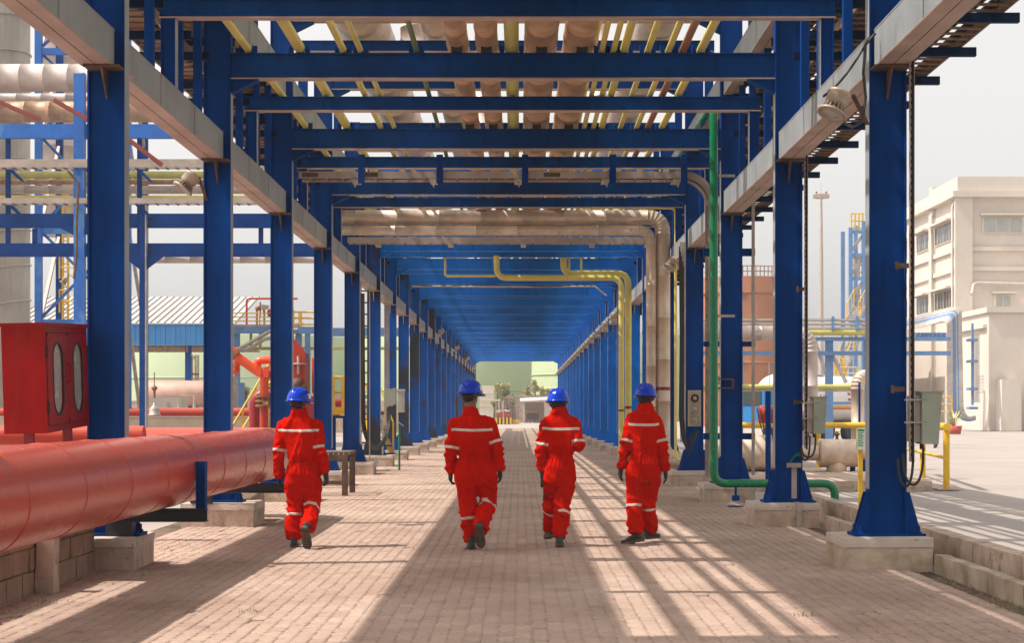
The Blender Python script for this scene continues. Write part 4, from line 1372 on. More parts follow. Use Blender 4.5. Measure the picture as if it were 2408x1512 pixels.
# white low wall, far left yard
LW = thing('plastered_wall', 'long low plastered wall behind the left columns', 'wall', (-14, 62, 0))
MB().box(-26, -8.2, 62, 62.25, 0, PZ(982, 62)).build('base', BRICKW, LW)
MB().box(-26.05, -8.15, 61.95, 62.3, PZ(982, 62), PZ(979, 62)).build('coping', CONC_CAP, LW)
for i in range(9):
    MB().box(-24.5 + i * 1.9, -24.1 + i * 1.9, 61.99, 61.999, 0.35, 0.9).build('plaster_patch', CONC, LW)
o = MB().tube([(-30, 66, PZ(971, 66)), (-7, 66, PZ(971, 66))], 0.19, 16).build('red_pipe', RED)
tag(o, 'long red pipe just above the plastered wall', 'pipe')
GW = MB().box(-40, -6, 118, 118.3, 0, PZ(943, 118)).build('boundary_wall', CONC)
tag(GW, 'grey boundary wall in front of the green tanks at left', 'wall')
VS = thing('horizontal_vessel', 'pinkish horizontal drum behind the shed column', 'vessel', (PX(430, 100), 100, 0))
ax = MB().lathe([(0.0, -0.4), (0.5, -0.3), (0.78, 0.0), (0.78, 5.2), (0.5, 5.5), (0.0, 5.6)], (PX(345, 100), 100, PZ(926, 100)), (1, 0, 0), 24)
ax.build('shell', mat('dusty pink vessel', (0.50, 0.31, 0.24), 0.6, var=0.15), VS)
for px_ in (370, 460):
    MB().box(PX(px_, 100) - 0.1, PX(px_, 100) + 0.1, 99.5, 100.5, 0, PZ(935, 100)).build('saddle', CONC, VS)
VL = thing('control_valve', 'small dome-topped valve on a post behind the wall', 'valve', (PX(363, 64), 64, 0))
b = P(363, 975, 64)
MB().lathe([(0.0, 0.45), (0.05, 0.44), (0.06, 0.34), (0.14, 0.28), (0.20, 0.18), (0.21, 0.02), (0.25, 0.0), (0.25, -0.06), (0.08, -0.1), (0.08, -b.z)], b, (0, 0, 1), 18).build('dome', GALV, VL)
MB().tube([b + V(0, 0, .62), b + V(0, 0, 1.1)], 0.05, 8).ball(tuple(b + V(0, 0, 1.0)), (0.12, 0.12, 0.1), 10, 6).tube([b + V(0, 0, 1.1), b + V(0, 0, 1.6)], 0.02, 6).build('stem', BROWNP, VL)
WB = thing('white_kiosk', 'small white kiosk behind the plastered wall', 'kiosk', (PX(400, 70), 70, 0))
MB().box(PX(330, 70), PX(425, 70), 70, 71.5, 0, PZ(935, 70)).build('wall', WHITEW, WB)
MB().box(PX(392, 70), PX(398, 70), 69.98, 69.999, 0.2, PZ(945, 70)).build('door', CONC, WB)
PF = thing('pipe_hoop', 'thin white pipe frame standing before the kiosk', 'pipe frame', (PX(430, 68), 68, 0))
MB().tube([(PX(420, 68), 68, 0), (PX(420, 68), 68, PZ(930, 68)), (PX(455, 68), 68, PZ(930, 68)), (PX(455, 68), 68, 0)], 0.03, 6).build('tube', LAG_PALE, PF)

# open shed with blue fascia
SH = thing('open_shed', 'open-sided shed with ribbed pale roof and bright blue fascia', 'shed', (-22, 100, 0))
d = 100.0
xa, xb = PX(20, d), PX(556, d)
ze, zf, zr = PZ(760, d), PZ(812, d), PZ(698, 109)
MB().hexa([(xa, d - .2, ze - .05), (xb, d - .2, ze - .05), (xb, 109, zr - .05), (xa, 109, zr - .05)], [(xa, d - .2, ze), (xb, d - .2, ze), (xb, 109, zr), (xa, 109, zr)]).build('roof', ROOFM, SH)
i = 0
x = xa
while x < xb:
    MB().hexa([(x, d - .22, ze + .002), (x + .03, d - .22, ze + .002), (x + .03, 109, zr + .002), (x, 109, zr + .002)], [(x, d - .22, ze + .07), (x + .03, d - .22, ze + .07), (x + .03, 109, zr + .07), (x, 109, zr + .07)]).build('roof_rib', GALV, SH)
    x += 0.42
x = xa
while x < xb:
    MB().box(x, min(x + 0.285, xb), d - 0.03 * (1 if int((x - xa) / 0.3) % 2 else 2), d + 0.05, zf, ze - 0.06).build('cladding_sheet', CLADB, SH)
    x += 0.3
MB().box(xa, xb, d + 0.2, d + 9, zf - 0.1, zf).build('ceiling', TRAY, SH)
x = xa
while x < xb:
    MB().box(x, x + 0.08, d + 0.06, d + 0.18, zf - 0.42, zf - 0.02).build('purlin_end', BROWNP, SH)
    x += 0.42
for px_ in (95, 270, 441):
    MB().box(PX(px_, d) - 0.17, PX(px_, d) + 0.17, d + 0.1, d + 0.4, 0, zf).build('column', BLUE, SH)
MB().bar(P(441, 822, d + .2), P(462, 850, d + .2), 0.1, 0.1).build('brace', GALV, SH)
for k, px_ in enumerate((452, 460, 466)):
    MB().tube([(PX(px_, 101), 101, 0), (PX(px_, 101), 101, PZ(835, 101))], 0.06, 8).build('downpipe', LAG, SH)
for py_ in (880, 945):
    MB().box(PX(450, 101), PX(468, 101), 100.9, 101.1, PZ(py_, 101) - .05, PZ(py_, 101) + .05).build('pipe_clamp', BROWNP, SH)

# silo
SI = thing('weathered_silo', 'tall weathered silo with a curling ladder cable at the left edge', 'silo', (PX(0, 74) - 3.2, 74, 0))
sx = PX(0, 74) - 3.0
MB().lathe([(4.16, 0), (4.16, 26), (0.1, 28)], (sx, 74, 0), (0, 0, 1), 64).build('shell', SILO, SI)
for k in range(13):
    z = 4 + 1.55 * k
    MB().tube([(sx + 4.2 * math.cos(a), 74 + 4.2 * math.sin(a), z + 0.9 * math.sin(a * 1.0 + 1.2)) for a in [-2.6 + 2.9 * i / 24 for i in range(25)]], 0.035, 5).build('hoop', LAG_PALE, SI)

# blue bracing tower
TW = thing('bracing_tower', 'blue braced steel tower with a yellow ladder behind the left columns', 'tower', (PX(195, 66), 66, 0))
d = 66.0
xl_, xr_ = PX(91, d), PX(300, d)
for xx in (xl_, xr_):
    for yy in (d, d + 3.0):
        MB().box(xx - 0.13, xx + 0.13, yy - 0.12, yy + 0.12, 0, 19).build('leg', BLUE_LIGHT if yy == d else BLUE, TW)
lev = [0.2, 5.0, 8.6, 12.3, 15.6, 18.9]
for za, zb in zip(lev[:-1], lev[1:]):
    MB().box(xl_ + 0.14, xr_ - 0.14, d - 0.1, d + 0.1, zb - 0.15, zb + 0.1).build('girt', BLUE_LIGHT, TW)
    xm = (xl_ + xr_) / 2
    MB().bar((xl_ + .1, d + .12, za + .2), (xr_ - .1, d + .12, zb - .1), 0.10, 0.10).build('brace', BLUE_LIGHT, TW)
    MB().bar((xl_ + .1, d + .26, zb - .1), (xr_ - .1, d + .26, za + .2), 0.10, 0.10).build('brace', BLUE_LIGHT, TW)
    MB().bar((xl_, d + .2, za), (xl_, d + 2.9, zb), 0.12, 0.12).build('side_brace', GALV, TW)
    MB().bar((xr_, d + .2, zb), (xr_, d + 2.9, za), 0.12, 0.12).build('side_brace', GALV, TW)
YL = thing('yellow_ladder', 'yellow caged ladder inside the blue tower', 'ladder', (PX(152, 68), 68, 0))
for px_ in (148, 160):
    MB().box(PX(px_, 68) - .04, PX(px_, 68) + .04, 67.95, 68.05, 0, 11.5).build('stile', YELLOW_S, YL)
for k in range(36):
    MB().box(PX(148, 68) + .04, PX(160, 68) - .04, 67.97, 68.03, 0.3 + .31 * k, 0.34 + .31 * k).build('rung', YELLOW_S, YL)
for py_ in (735, 655):
    railing('yellow_guard', [(PX(140, 67.5), 67.5, PZ(py_, 67.5)), (PX(180, 67.5), 67.5, PZ(py_, 67.5))], 'yellow guard rail on the blue tower, %s one' % ('lower' if py_ > 700 else 'upper'), 0.9, None, 0.03, 1)
UD = lagged([(PX(135, 72), 72, 9), (PX(135, 72), 72, 24)], 0.85, 1.2, 28).build('upright_duct', LAG_PALE)
tag(UD, 'upright pale duct seen through the blue bracing tower', 'duct')

# cross-running pipe rack at left
CR = thing('pipe_rack', 'blue cross-running pipe rack left of the walkway', 'pipe rack', (-11.5, 60, 0))
d = 60.0
xe = PX(760, d)
for px_, m_, w in ((187, BLUE_LIGHT, 0.20), (337, BLUE, 0.13)):
    xx = PX(px_, d)
    MB().box(xx - w, xx + w * 0.72, d - 0.05, d + 0.05, 0, PZ(172 if px_ < 200 else 480, d)).build('column', m_, CR)
    MB().box(xx + w * 0.72, xx + w, d - 0.15, d + 0.15, 0, PZ(172 if px_ < 200 else 480, d)).build('column_flange', GALV if px_ > 200 else BLUE_LIGHT, CR)
for py0_, py1_, px1_, m_ in ((290, 322, 505, BLUE_LIGHT), (501, 533, 700, BLUE), (571, 601, 765, BLUE)):
    za, zb = PZ(py1_, d), PZ(py0_, d)
    xx = PX(px1_, d)
    MB().box(-24, xx, d + 0.1, d + 0.16, za, zb).build('girder', m_, CR)
    MB().box(-24, xx, d + 0.02, d + 0.3, za - 0.02, za).build('girder_flange', m_, CR)
for px_, y0_, y1_ in ((12, 322, 571), (323, 322, 571), (75, 535, 571), (610, 533, 571)):
    MB().box(PX(px_, d) - .08, PX(px_, d) + .08, d + .3, d + .42, PZ(y1_, d), PZ(y0_, d)).build('hanger_post', BLUE, CR)
for px_ in (187, 337):
    for s in (-1, 1):
        MB().prism([(PX(px_, d), PZ(640 if px_ > 200 else 560, d)), (PX(px_, d) + s * 0.75, PZ(602 if px_ > 200 else 534, d)), (PX(px_, d), PZ(602 if px_ > 200 else 534, d))] if s > 0 else [(PX(px_, d), PZ(602 if px_ > 200 else 534, d)), (PX(px_, d) + s * 0.75, PZ(602 if px_ > 200 else 534, d)), (PX(px_, d), PZ(640 if px_ > 200 else 560, d))], 'y', d - 0.02, d + 0.02).build('gusset', BLUE, CR)
for py0_, py1_, px1_ in ((379, 398, 640), (470, 482, 680)):
    t = thing('rack_tray', 'pale cable tray on the left pipe rack, %s level' % ('upper' if py0_ < 400 else 'lower'), 'cable tray', (-15, d - .3, PZ(py1_, d)))
    xx = PX(px1_, d)
    MB().box(-24, xx, d - 0.55, d - 0.53, PZ(py1_, d), PZ(py0_, d)).build('side_rail', TRAYF, t)
    MB().box(-24, xx, d - 0.02, d, PZ(py1_, d), PZ(py0_, d)).build('side_rail', TRAYF, t)
    m = MB()
    k = -24
    while k < xx:
        m.box(k, k + .06, d - .53, d - .02, PZ(py1_, d) - .02, PZ(py1_, d) + .02)
        k += .36
    m.build('rungs', TRAY, t, kind='stuff')
    for px_ in (20, 200, 320, 500):
        MB().prism([(PX(px_, d), PZ(py1_, d) - .02), (PX(px_, d) + .5, PZ(py1_, d) - .45), (PX(px_, d) + .62, PZ(py1_, d) - .45), (PX(px_, d) + .2, PZ(py1_, d) - .02)][::-1], 'y', d - .2, d - .1).build('strut', BLUE, t)
for (pya, pyb, px1_, m_, dd, lab, clad) in ((150, 215, 560, LAG_PALE, 61.5, 'largest lagged pipe at the top of the left rack', True), (219, 237, 560, LAG_PALE, 60.6, 'slim lagged pipe under the largest on the left rack', True),
                                  (238, 287, 470, LAG2, 61.2, 'second largest lagged pipe on the left rack', True), (402, 420, 640, YELLOWG, 61.0, 'greenish yellow pipe on the middle of the left rack', False),
                                  (421, 434, 640, LAG2, 61.4, 'thin lagged pipe below the greenish yellow one', True), (436, 456, 640, LAG_PALE, 61.2, 'lagged pipe in the middle of the left rack', True),
                                  (459, 473, 640, YELLOW, 61.0, 'yellow pipe just above the lower tray of the left rack', False), (598, 619, 800, LAG_PALE, 61.0, 'lagged pipe under the lowest girder of the left rack', True)):
    r = (pyb - pya) / 2 * dd / F
    zz = PZ((pya + pyb) / 2, dd)
    xa = -26 if pya < 590 else PX(330, dd)
    if clad:
        t = thing('rack_pipe', lab, 'pipe', (xa, dd, zz))
        lagged([(xa, dd, zz), (PX(px1_, dd), dd, zz)], r, 0.9, 20).build('cladding', m_, t)
    else:
        o = MB().tube([(xa, dd, zz), (PX(px1_, dd), dd, zz)], r, 16).build('rack_pipe', m_)
        tag(o, lab, 'pipe')
for i, (a, b) in enumerate((((-30, 232), (98, 288)), ((130, 241), (232, 300)), ((290, 322), (385, 395)))):
    o = MB()
    p, q = P(*a, 58.8), P(*b, 58.8)
    o.bar(p, q, 0.16, 0.014).bar(p + V(-0.055, 0, 0.1), q + V(-0.055, 0, 0.1), 0.02, 0.16)
    o = o.build('loose_channel', REDBROWN)
    tag(o, 'red-brown steel channel slanting on the left rack, %s of three from the left' % ordinal(i + 1), 'channel')
ch = MB()
for i, (px_, py_) in enumerate(((185, 395), (182, 480), (183, 560), (178, 625), (172, 650))):
    pass
ch.tube([P(160, 402, 59), P(185, 430, 59), P(180, 520, 59), P(180, 600, 59), P(174, 655, 59)], 0.05, 6)
o = ch.build('hanging_cable', RUSTY); tag(o, 'brown cable hanging down from the left rack trays', 'cable')

# elevated yellow platform far left of centre
YP = thing('process_platform', 'blue-beamed process platform with yellow rails behind the left columns', 'platform', (PX(650, 80), 80, 0))
d = 80.0
MB().box(PX(530, d), PX(700, d), d, d + 3, PZ(768, d), PZ(763, d)).build('deck', FLANGE, YP)
MB().box(PX(530, d), PX(745, d), d - 0.05, d, PZ(785, d), PZ(768.3, d)).build('beam', BLUE_PALE, YP)
MB().box(PX(745, d), PX(1000, d), d + 0.4, d + 0.5, PZ(790, d), PZ(770, d)).build('beam', BLUE_PALE, YP)
for px_ in (556, 700, 722, 913):
    MB().box(PX(px_, d) - .12, PX(px_, d) + .12, d + .1, d + .35, 0, PZ(770, d)).build('column', BLUE_PALE, YP)
MB().box(PX(530, d), PX(1000, d), d + .6, d + .7, PZ(822, d), PZ(815, d)).build('lower_beam', YELLOWG, YP)
for a, b in (((560, 822), (640, 776)), ((585, 822), (625, 795))):
    MB().tube(fillet([P(530, a[1], d - .2), P(*a, d - .2), P(*b, d - .2), P(b[0] + 60, b[1], d - .2)], .3, 3), 0.09, 8).build('bent_tray', GALV, YP)
for px_ in (590, 612, 640):
    MB().tube([P(px_, 822, d + .3), P(px_, 770, d + .3)], 0.07, 8).build('drop_pipe', YELLOWG, YP)
railing('yellow_guard', [(PX(530, d), d + .1, PZ(764, d)), (PX(690, d), d + .1, PZ(764, d))], 'yellow railing along the blue process platform', PZ(736, d) - PZ(764, d), None, .03, 2)
railing('yellow_guard', [(PX(683, d), d + .6, PZ(790, d)), (PX(704, d), d + .6, PZ(790, d)), (PX(740, d), d + .6, PZ(790, d))], 'taller yellow railing at the right end of the process platform', PZ(732, d) - PZ(790, d), None, .05, 3)
for px_ in (684, 703):
    o = MB().box(PX(px_, d) - .08, PX(px_, d) + .08, d + .4, d + .5, 0, PZ(735, d)).build('ladder_stile', YELLOW_S); tag(o, 'yellow ladder rail at the platform end, %s one' % ('left' if px_ < 690 else 'right'), 'ladder rail')
m = MB().tube(fillet([P(580, 765, d + .5), P(580, 702, d + .5), P(700, 702, d + .5)], .15, 3), .05, 8)
o = m.build('red_sprinkler_pipe', RED); tag(o, 'thin red pipe frame rising above the process platform', 'pipe')
m = MB().tube([P(604, 765, d + .4), P(604, 722, d + .4)], .05, 8).ball(tuple(P(606, 725, d + .4)), .13, 8, 6).tube([P(612, 745, d + .4), P(612, 710, d + .4)], .04, 6)
o = m.build('relief_valve', BROWNP); tag(o, 'small relief valve stack on the process platform', 'valve')
LS = thing('floodlight_mast', 'short mast with a square floodlight on the process platform', 'floodlight', tuple(P(621, 765, d + .3)))
MB().tube([P(621, 765, d + .3), P(621, 728, d + .3)], .06, 8).build('mast', GALV, LS)
MB().hexa([P(614, 729, d), P(630, 727, d), P(630, 727, d + .4), P(614, 729, d + .4)], [P(615, 716, d), P(634, 718, d), P(634, 718, d + .4), P(615, 716, d + .4)]).build('lamp_head', LAMP, LS)
o = MB().tube([P(630, 735, d + .6), P(690, 735, d + .6)], .2, 12).build('red_drum', RED); tag(o, 'short red drum behind the square floodlight', 'drum')
PB = thing('grey_panel', 'small grey electrical panel low behind the fire water cannon', 'panel', (PX(660, 70), 70, 0))
MB().box(PX(555, 70), PX(572, 70), 70, 70.3, PZ(1005, 70), PZ(960, 70)).build('case', JBOX, PB)
for px_ in (557, 570):
    MB().box(PX(px_, 70) - .05, PX(px_, 70) + .05, 70, 70.1, 0, PZ(960, 70)).build('leg', GALV, PB)
o = MB().box(PX(556, 74), PX(572, 74), 74, 74.4, 0, PZ(900, 74)).build('blue_column', BLUE_PALE); tag(o, 'pale blue column left of the fire water cannon', 'column')
o = MB()
for k in range(4):
    o.tube([(PX(549 + 3 * k, 72), 72, 0.5), (PX(549 + 3 * k, 72), 72, PZ(885, 72))], .03, 6)
o = o.build('conduit_bundle', GALV); tag(o, 'bundle of thin conduits beside the pale blue column', 'conduit')
# ================================================================== RIGHT SIDE
# switch boxes on the columns
def switch_box(d, x0, x1, za, zb, label, big):
    t = thing('switch_box', label, 'switch box', ((x0 + x1) / 2, d, za))
    xm = x0 + (x1 - x0) * 0.36
    tap = (x1 - xm) * 0.2
    b = MB()
    b.hexa([(xm, d - .16, za), (x1 - tap, d - .16, za), (x1 - tap, d + .12, za), (xm, d + .12, za)],
           [(xm, d - .16, zb - .01), (x1 - .005, d - .16, zb - .012), (x1 - .005, d + .12, zb - .012), (xm, d + .12, zb - .01)])
    b.build('case', JBOX, t)
    r_ = MB().box(xm - .02, x1 + .004, d - .17, d + .13, zb - .01, zb + .006)
    r_.build('rain_hood', JBOX, t)
    k = MB().box(x0 + .02, xm - .003, d - .10, d + .08, za + .02, zb - .04)
    k.build('back_box', GALV, t)
    for zz in (za + (zb - za) * .42, zb - .075):
        MB().box(x0 - .05, xm + .02, d - .14, d - .105, zz - .012, zz + .004).build('mounting_rail', GALV, t)
        MB().tube([(xm - .01, d - .15, zz + .006), (xm + .05, d - .175, zz + .006)], .006, 6).build('bolt', GALV, t)
    for i, xx in enumerate((x0 + .035, xm + .03)):
        MB().tube([(xx, d - .02, za + .02), (xx, d - .02, za - .05)], .022, 8).build('gland', BLACK, t)
    return t
switch_box(16.2, 3.715, 4.02, 1.19, 1.69, 'grey-green switch box on the nearest right column', True)
switch_box(22.2, 3.745, 4.02, 1.21, 1.69, 'grey-green switch box on the second right column', False)
def loops(d, xs, ztop, zlow, label, mats=(RUBBER,), name='cable_loop'):
    mb = MB()
    for i, (xa, za, xb, zb, zl) in enumerate(xs):
        pts = [V(xa, d - .03 * i, za)]
        for k in range(1, 12):
            a = PI * k / 12
            xx = (xa + xb) / 2 - (xb - xa) / 2 * math.cos(a)
            top = za + (zb - za) * k / 12
            pts.append(V(xx, d - .03 * i, top - (top - zl) * math.sin(a) ** 0.7))
        pts.append(V(xb, d - .03 * i, zb))
        mb.tube(pts, 0.013, 8)
    o = mb.build(name, mats[0])
    tag(o, label, 'cable')
loops(16.15, [(3.62, 1.05, 3.765, 1.16, 0.78), (3.66, 1.1, 3.855, 1.16, 0.80)], 1.1, .8, 'black cables looping below the nearest switch box')
loops(22.1, [(3.68, 1.02, 3.80, 1.18, 0.86), (3.69, 1.02, 3.87, 1.18, 0.90)], 1.1, .8, 'black cables looping below the second switch box')
def chan(d, x, z0, z1, label, name='cable_channel', w=.022):
    t = thing(name, label, 'cable channel', (x, d, z0))
    MB().box(x - w, x + w, d - .01, d, z0, z1).box(x - w, x - w + .004, d - .045, d - .01, z0, z1).box(x + w - .004, x + w, d - .045, d - .01, z0, z1).build('channel', GALV, t)
    hm_ = MB()
    z = z0 + .05
    while z < z1:
        hm_.box(x - .008, x + .008, d - .012, d - .0102, z, z + .03)
        z += .07
    hm_.build('slots', BLACK, t, kind='stuff')
    MB().tube([(x + .012, d - .02, z0 - .02), (x + .012, d - .022, (z0 + z1) / 2), (x + .012, d - .02, z1)], .012, 6).build('cable', RUBBER, t)
    return t
chan(16.1, 3.735, 1.02, 5.0, 'slotted cable channel down the outer edge of the nearest right column')
chan(22.15, 3.755, 1.02, 4.9, 'slotted cable channel down the outer edge of the second right column')
for (d, x, py_, lab) in ((16.25, 3.66, 625, 'rusty clamp high on the nearest right column'), (16.25, 3.62, 915, 'rusty clamp beside the nearest switch box'), (22.25, 3.70, 680, 'rusty clamp halfway up the second right column'), (22.25, 3.66, 945, 'rusty clamp beside the second switch box')):
    z = PZ(py_, d)
    m = MB().box(x - .03, x + .075, d - .06, d - .012, z - .025, z + .02).box(x - .05, x - .03, d - .075, d - .012, z - .04, z + .035)
    o = m.build('clamp', RUSTY)
    tag(o, lab, 'clamp')
ES = thing('earth_strip', 'galvanised earth strip running down the second right pedestal', 'earth strip', (3.64, 21.9, 0))
MB().box(3.60, 3.67, 22.34, 22.345, 0.35, 0.78).build('strip', GALV, ES)
MB().box(3.60, 3.67, 21.93, 22.33, 0.304, 0.309).build('strip', GALV, ES)
MB().box(3.60, 3.67, 21.925, 21.932, 0.0, 0.309).build('strip', GALV, ES)
MB().box(3.53, 3.72, 22.28, 22.338, 0.76, 0.82).build('clip', GALV, ES)
gw = MB()
for i in range(4):
    gw.tube(sag((3.55 + i * .01, 22.25, .82), (3.72 + i * .01, 22.22, .9), -.05 - .015 * i), .004, 5)
o = gw.build('green_wires', GREENP); tag(o, 'thin green earth wires at the foot of the second right column', 'wire')
# black cable on the nearest column
o = MB().tube([P(2058, 78, 16.0), P(2035, 105, 15.95), P(2030, 170, 15.95), P(2036, 230, 15.98), P(2028, 285, 15.95), P(2005, 298, 15.8), P(1988, 290, 15.6)], .014, 8).build('black_cable', RUBBER)
tag(o, 'black cable drooping down the inner edge of the nearest right column', 'cable')
o = MB().tube(sag(P(2045, 85, 16.0), P(1936, 226, 15.8), .07), .012, 8).build('black_cable', RUBBER)
tag(o, 'black cable hanging from the edge beam to the nearest floodlight', 'cable')

# floodlights
FL_G = 'cast floodlights bracketed to the columns'
def floodlight(p, axis, sc, mount, label, far=False):
    p, ax = Vector(p), Vector(axis).normalized()
    t = thing('floodlight', label, 'floodlight', tuple(p), FL_G)
    n = 20 if not far else 10
    MB().lathe([(0, -.17), (.085, -.165), (.112, -.145), (.116, -.12), (.105, -.115), (.105, -.035), (.085, -.02), (.07, 0)], p, ax, n).build('housing', LAMP, t)
    if not far:
        u = ax.cross(V(0, 1, 0)).normalized()
        w = ax.cross(u)
        fm = None
        for i in range(18):
            a = 2 * PI * i / 18
            rd = u * math.cos(a) + w * math.sin(a)
            tg = -u * math.sin(a) + w * math.cos(a)
            m = MB()
            q0, q1 = p + ax * -.008, p + ax * .06
            m.hexa([q0 + rd * .05 - tg * .003, q0 + rd * .10 - tg * .004, q0 + rd * .10 + tg * .004, q0 + rd * .05 + tg * .004],
                   [q1 + rd * .07 - tg * .003, q1 + rd * .128 - tg * .004, q1 + rd * .128 + tg * .004, q1 + rd * .07 + tg * .004])
            m.build('fin', LAMP, t)
    MB().lathe([(.06, 0), (.065, .05), (.10, .062), (.142, .066), (.142, .088), (.112, .091), (.098, .07)], p, ax, n + 6).build('bezel', LAMP, t)
    MB().lathe([(.0, .070), (.098, .070)], p, ax, n).build('lens', GLASS_PALE, t)
    mt = Vector(mount)
    mid = p - ax * .09
    side = (mt - mid)
    MB().bar(mid + side.normalized() * .1, mid + side * .5 + V(0, 0, .16), .04, .012).bar(mid + side * .5 + V(0, 0, .16), mt, .04, .016).build('bracket', RUSTY if not far else LAMP, t)
    return t
floodlight(P(1962, 250, 15.75), (-.38, -.22, -.86), 1, P(2040, 292, 16.25), 'large cast floodlight on the nearest right column')
floodlight(P(438, 432, 21.9), (-.55, -.2, -.78), 1, P(486, 470, 22.3), 'cast floodlight leaning out left of the second left column')
floodlight(P(1655, 540, 33.6), (-.50, -.2, -.80), 1, P(1690, 575, 34.2), 'cast floodlight behind the green pipe on the right')
floodlight(P(1578, 622, 37.2), (-.50, -.2, -.80), 1, P(1606, 640, 37.6), 'cast floodlight in front of the crossing lagged drop pipes')
fl0 = floodlight((3.2, 52.0, 4.72), (-.5, -.2, -.8), 1, (3.40, 52.3, 4.80), 'small floodlight beside the pair of yellow drop pipes', True)
for n in range(8, NF):
    dup(fl0, (3.2, DN(n) - .4, 4.72), 'tiny far floodlight in the line along the right edge beam' if n > 10 else 'small floodlight on the right edge beam, %s past the yellow drop pipes' % ordinal(n - 7))
for i, n in enumerate((10, 13, 16, 19)):
    dup(fl0, (-3.3, DN(n) - .4, 4.72), 'tiny far floodlight on the left edge beam')
floodlight(P(150, 662, 64), (-.5, -.25, -.8), 1, P(172, 652, 64), 'small floodlight on the blue bracing tower')

# items at the third and fourth right columns
TB = thing('tray_bracket_row', 'three blue channel brackets crossing behind the third right column', 'bracket', (3.5, 28.55, .3))
for pya, pyb in ((584, 602), (803, 815), (1019, 1034)):
    d = 28.62
    MB().box(PX(1655, d), PX(1776, d), d, d + .05, PZ(pyb, d), PZ(pya, d)).build('channel', BLUE_BEAM, TB)
CV = thing('slotted_conduit', 'slotted upright angle beside the third right column', 'conduit', (3.9, 28.5, .3))
d = 28.56
MB().box(PX(1768, d), PX(1775, d), d, d + .04, PZ(1118, d), PZ(470, d)).build('angle', GALV, CV)
CU = MB().box(PX(1692, 28), PX(1728, 28), 28.1, 28.2, PZ(914, 28), PZ(911, 28)).box(PX(1692, 28), PX(1728, 28), 28.1, 28.2, PZ(893, 28), PZ(890, 28)).box(PX(1725, 28), PX(1728, 28), 28.1, 28.2, PZ(911, 28), PZ(893, 28)).build('cable_bracket', RUSTY)
tag(CU, 'small square steel bracket on the third right column', 'bracket')
o = MB().tube([(4.02, 27.3, -.02), (4.02, 27.3, 1.83)], .045, 12).build('blue_pole', BLUE); tag(o, 'slim blue pole between the second and third right columns', 'pole')
PT2 = thing('perforated_tray', 'perforated upright tray left of the fourth right column', 'cable tray', (3.3, 33.9, .3))
d = 33.8
pt = MB()
z = .9
while z < 4.85:
    pt.box(PX(1600, d), PX(1612, d), d, d + .008, z, z + .025)
    z += .05
for k in range(5):
    xx = PX(1600, d) + (PX(1612, d) - PX(1600, d)) * k / 4
    pt.box(xx - .007, xx + .007, d - .004, d, .9, 4.9)
pt.build('mesh_plate', GALV, PT2)
cbm = MB()
for i in range(5):
    cbm.tube([V(PX(1597 + i * 2.5, d), d - .04, 4.8 - .1 * i), V(PX(1599 + i * 2, d), d - .05, 3.0), V(PX(1597 + i * 2.4, d), d - .05, 1.4)] +
             [V(PX(1597 + i * 2.4, d) + (.02 + .09 * (1 - math.cos(a))) , d - .06 - .02 * i, 1.3 - (.45 + .05 * i) * math.sin(a)) for a in [PI * k / 8 for k in range(1, 7)]] + [V(PX(1642, d), d - .05, 1.12)], .013, 6)
o = cbm.build('cable_bundle', RUBBER); tag(o, 'black cables running down and looping under the dial box', 'cable')
DB = thing('dial_box', 'grey control box with three round dials on the fourth right column', 'control box', (PX(1633, 34.2), 34.2, PZ(1003, 34.2)))
d = 34.2
xa, xb, za, zb = PX(1618, d), PX(1648, d), PZ(1003, d), PZ(918, d)
MB().box(xa, xb, d - .06, d + .08, za, zb).build('case', LAMP, DB)
for k, py_ in enumerate((937, 963, 988)):
    c = V((xa + xb) / 2, d - .062, PZ(py_, d))
    MB().lathe([(0, .0), (.098, 0), (.104, .02), (.092, .032), (.085, .02)], c, (0, -1, 0), 22).build('dial_ring', LAMP, DB)
    MB().lathe([(0, .021), (.078, .021)], c, (0, -1, 0), 18).build('dial_face', BLACK if k == 0 else LAMP, DB)
    MB().lathe([(0, .05), (.035, .05), (.04, .022)], c, (0, -1, 0), 12).build('knob', GALV if k < 2 else JBOX, DB)

# guard rails in the yard
GR_G = 'thick yellow tube guard rails in the right yard'
G1 = thing('guard_rail', 'thick yellow tube guard rail beside the nearest switch box', 'guard rail', (8.7, 36, 0), GR_G)
pA, pB, pC = V(8.28, 32.75, 0), V(9.05, 37.9, 0), V(9.35, 41.0, 0)
for p in (pA, pB, pC):
    MB().tube([p, p + V(0, 0, 1.19)], .062, 14).build('post', YELLOW_S, G1)
e_ = (pA - pB).normalized()
MB().tube([pA + V(0, 0, 1.20) + e_ * .1, pC + V(0, 0, 1.20)], .075, 16).build('top_rail', YELLOW_S, G1)
MB().tube([pA + V(0, 0, .60), pC + V(0, 0, .60)], .035, 10).build('mid_rail', YELLOW_S, G1)
MB().box(8.05, 8.5, 32.5, 33.0, -.02, .01).build('foot_plate', CONC, G1)
G2 = thing('guard_rail', 'thick yellow tube guard rail behind the lagged valve drum', 'guard rail', (7.4, 41.8, 0), GR_G)
MB().tube(fillet([(5.3, 41.8, .55), (5.3, 41.8, 1.16), (9.0, 41.8, 1.16)], .15, 4), .075, 14).build('top_rail', YELLOW_S, G2)
for xx in (7.4, 5.3):
    MB().tube([(xx, 41.8, 0), (xx, 41.8, 1.1)], .062, 12).build('post', YELLOW_S, G2)
BB = thing('sign_board', 'small green and white notice board on a yellow post by the nearest column', 'sign', (PX(2023, 27), 27, 0))
d = 27.0
MB().box(PX(2019, d), PX(2029, d), d, d + .05, 0, PZ(1056, d)).build('post', YELLOW_S, BB)
xa, xb, za, zb = PX(2013, d), PX(2035, d), PZ(1059, d), PZ(1006, d)
MB().box(xa, xb, d - .03, d - .005, za, zb).build('board', YELLOW, BB)
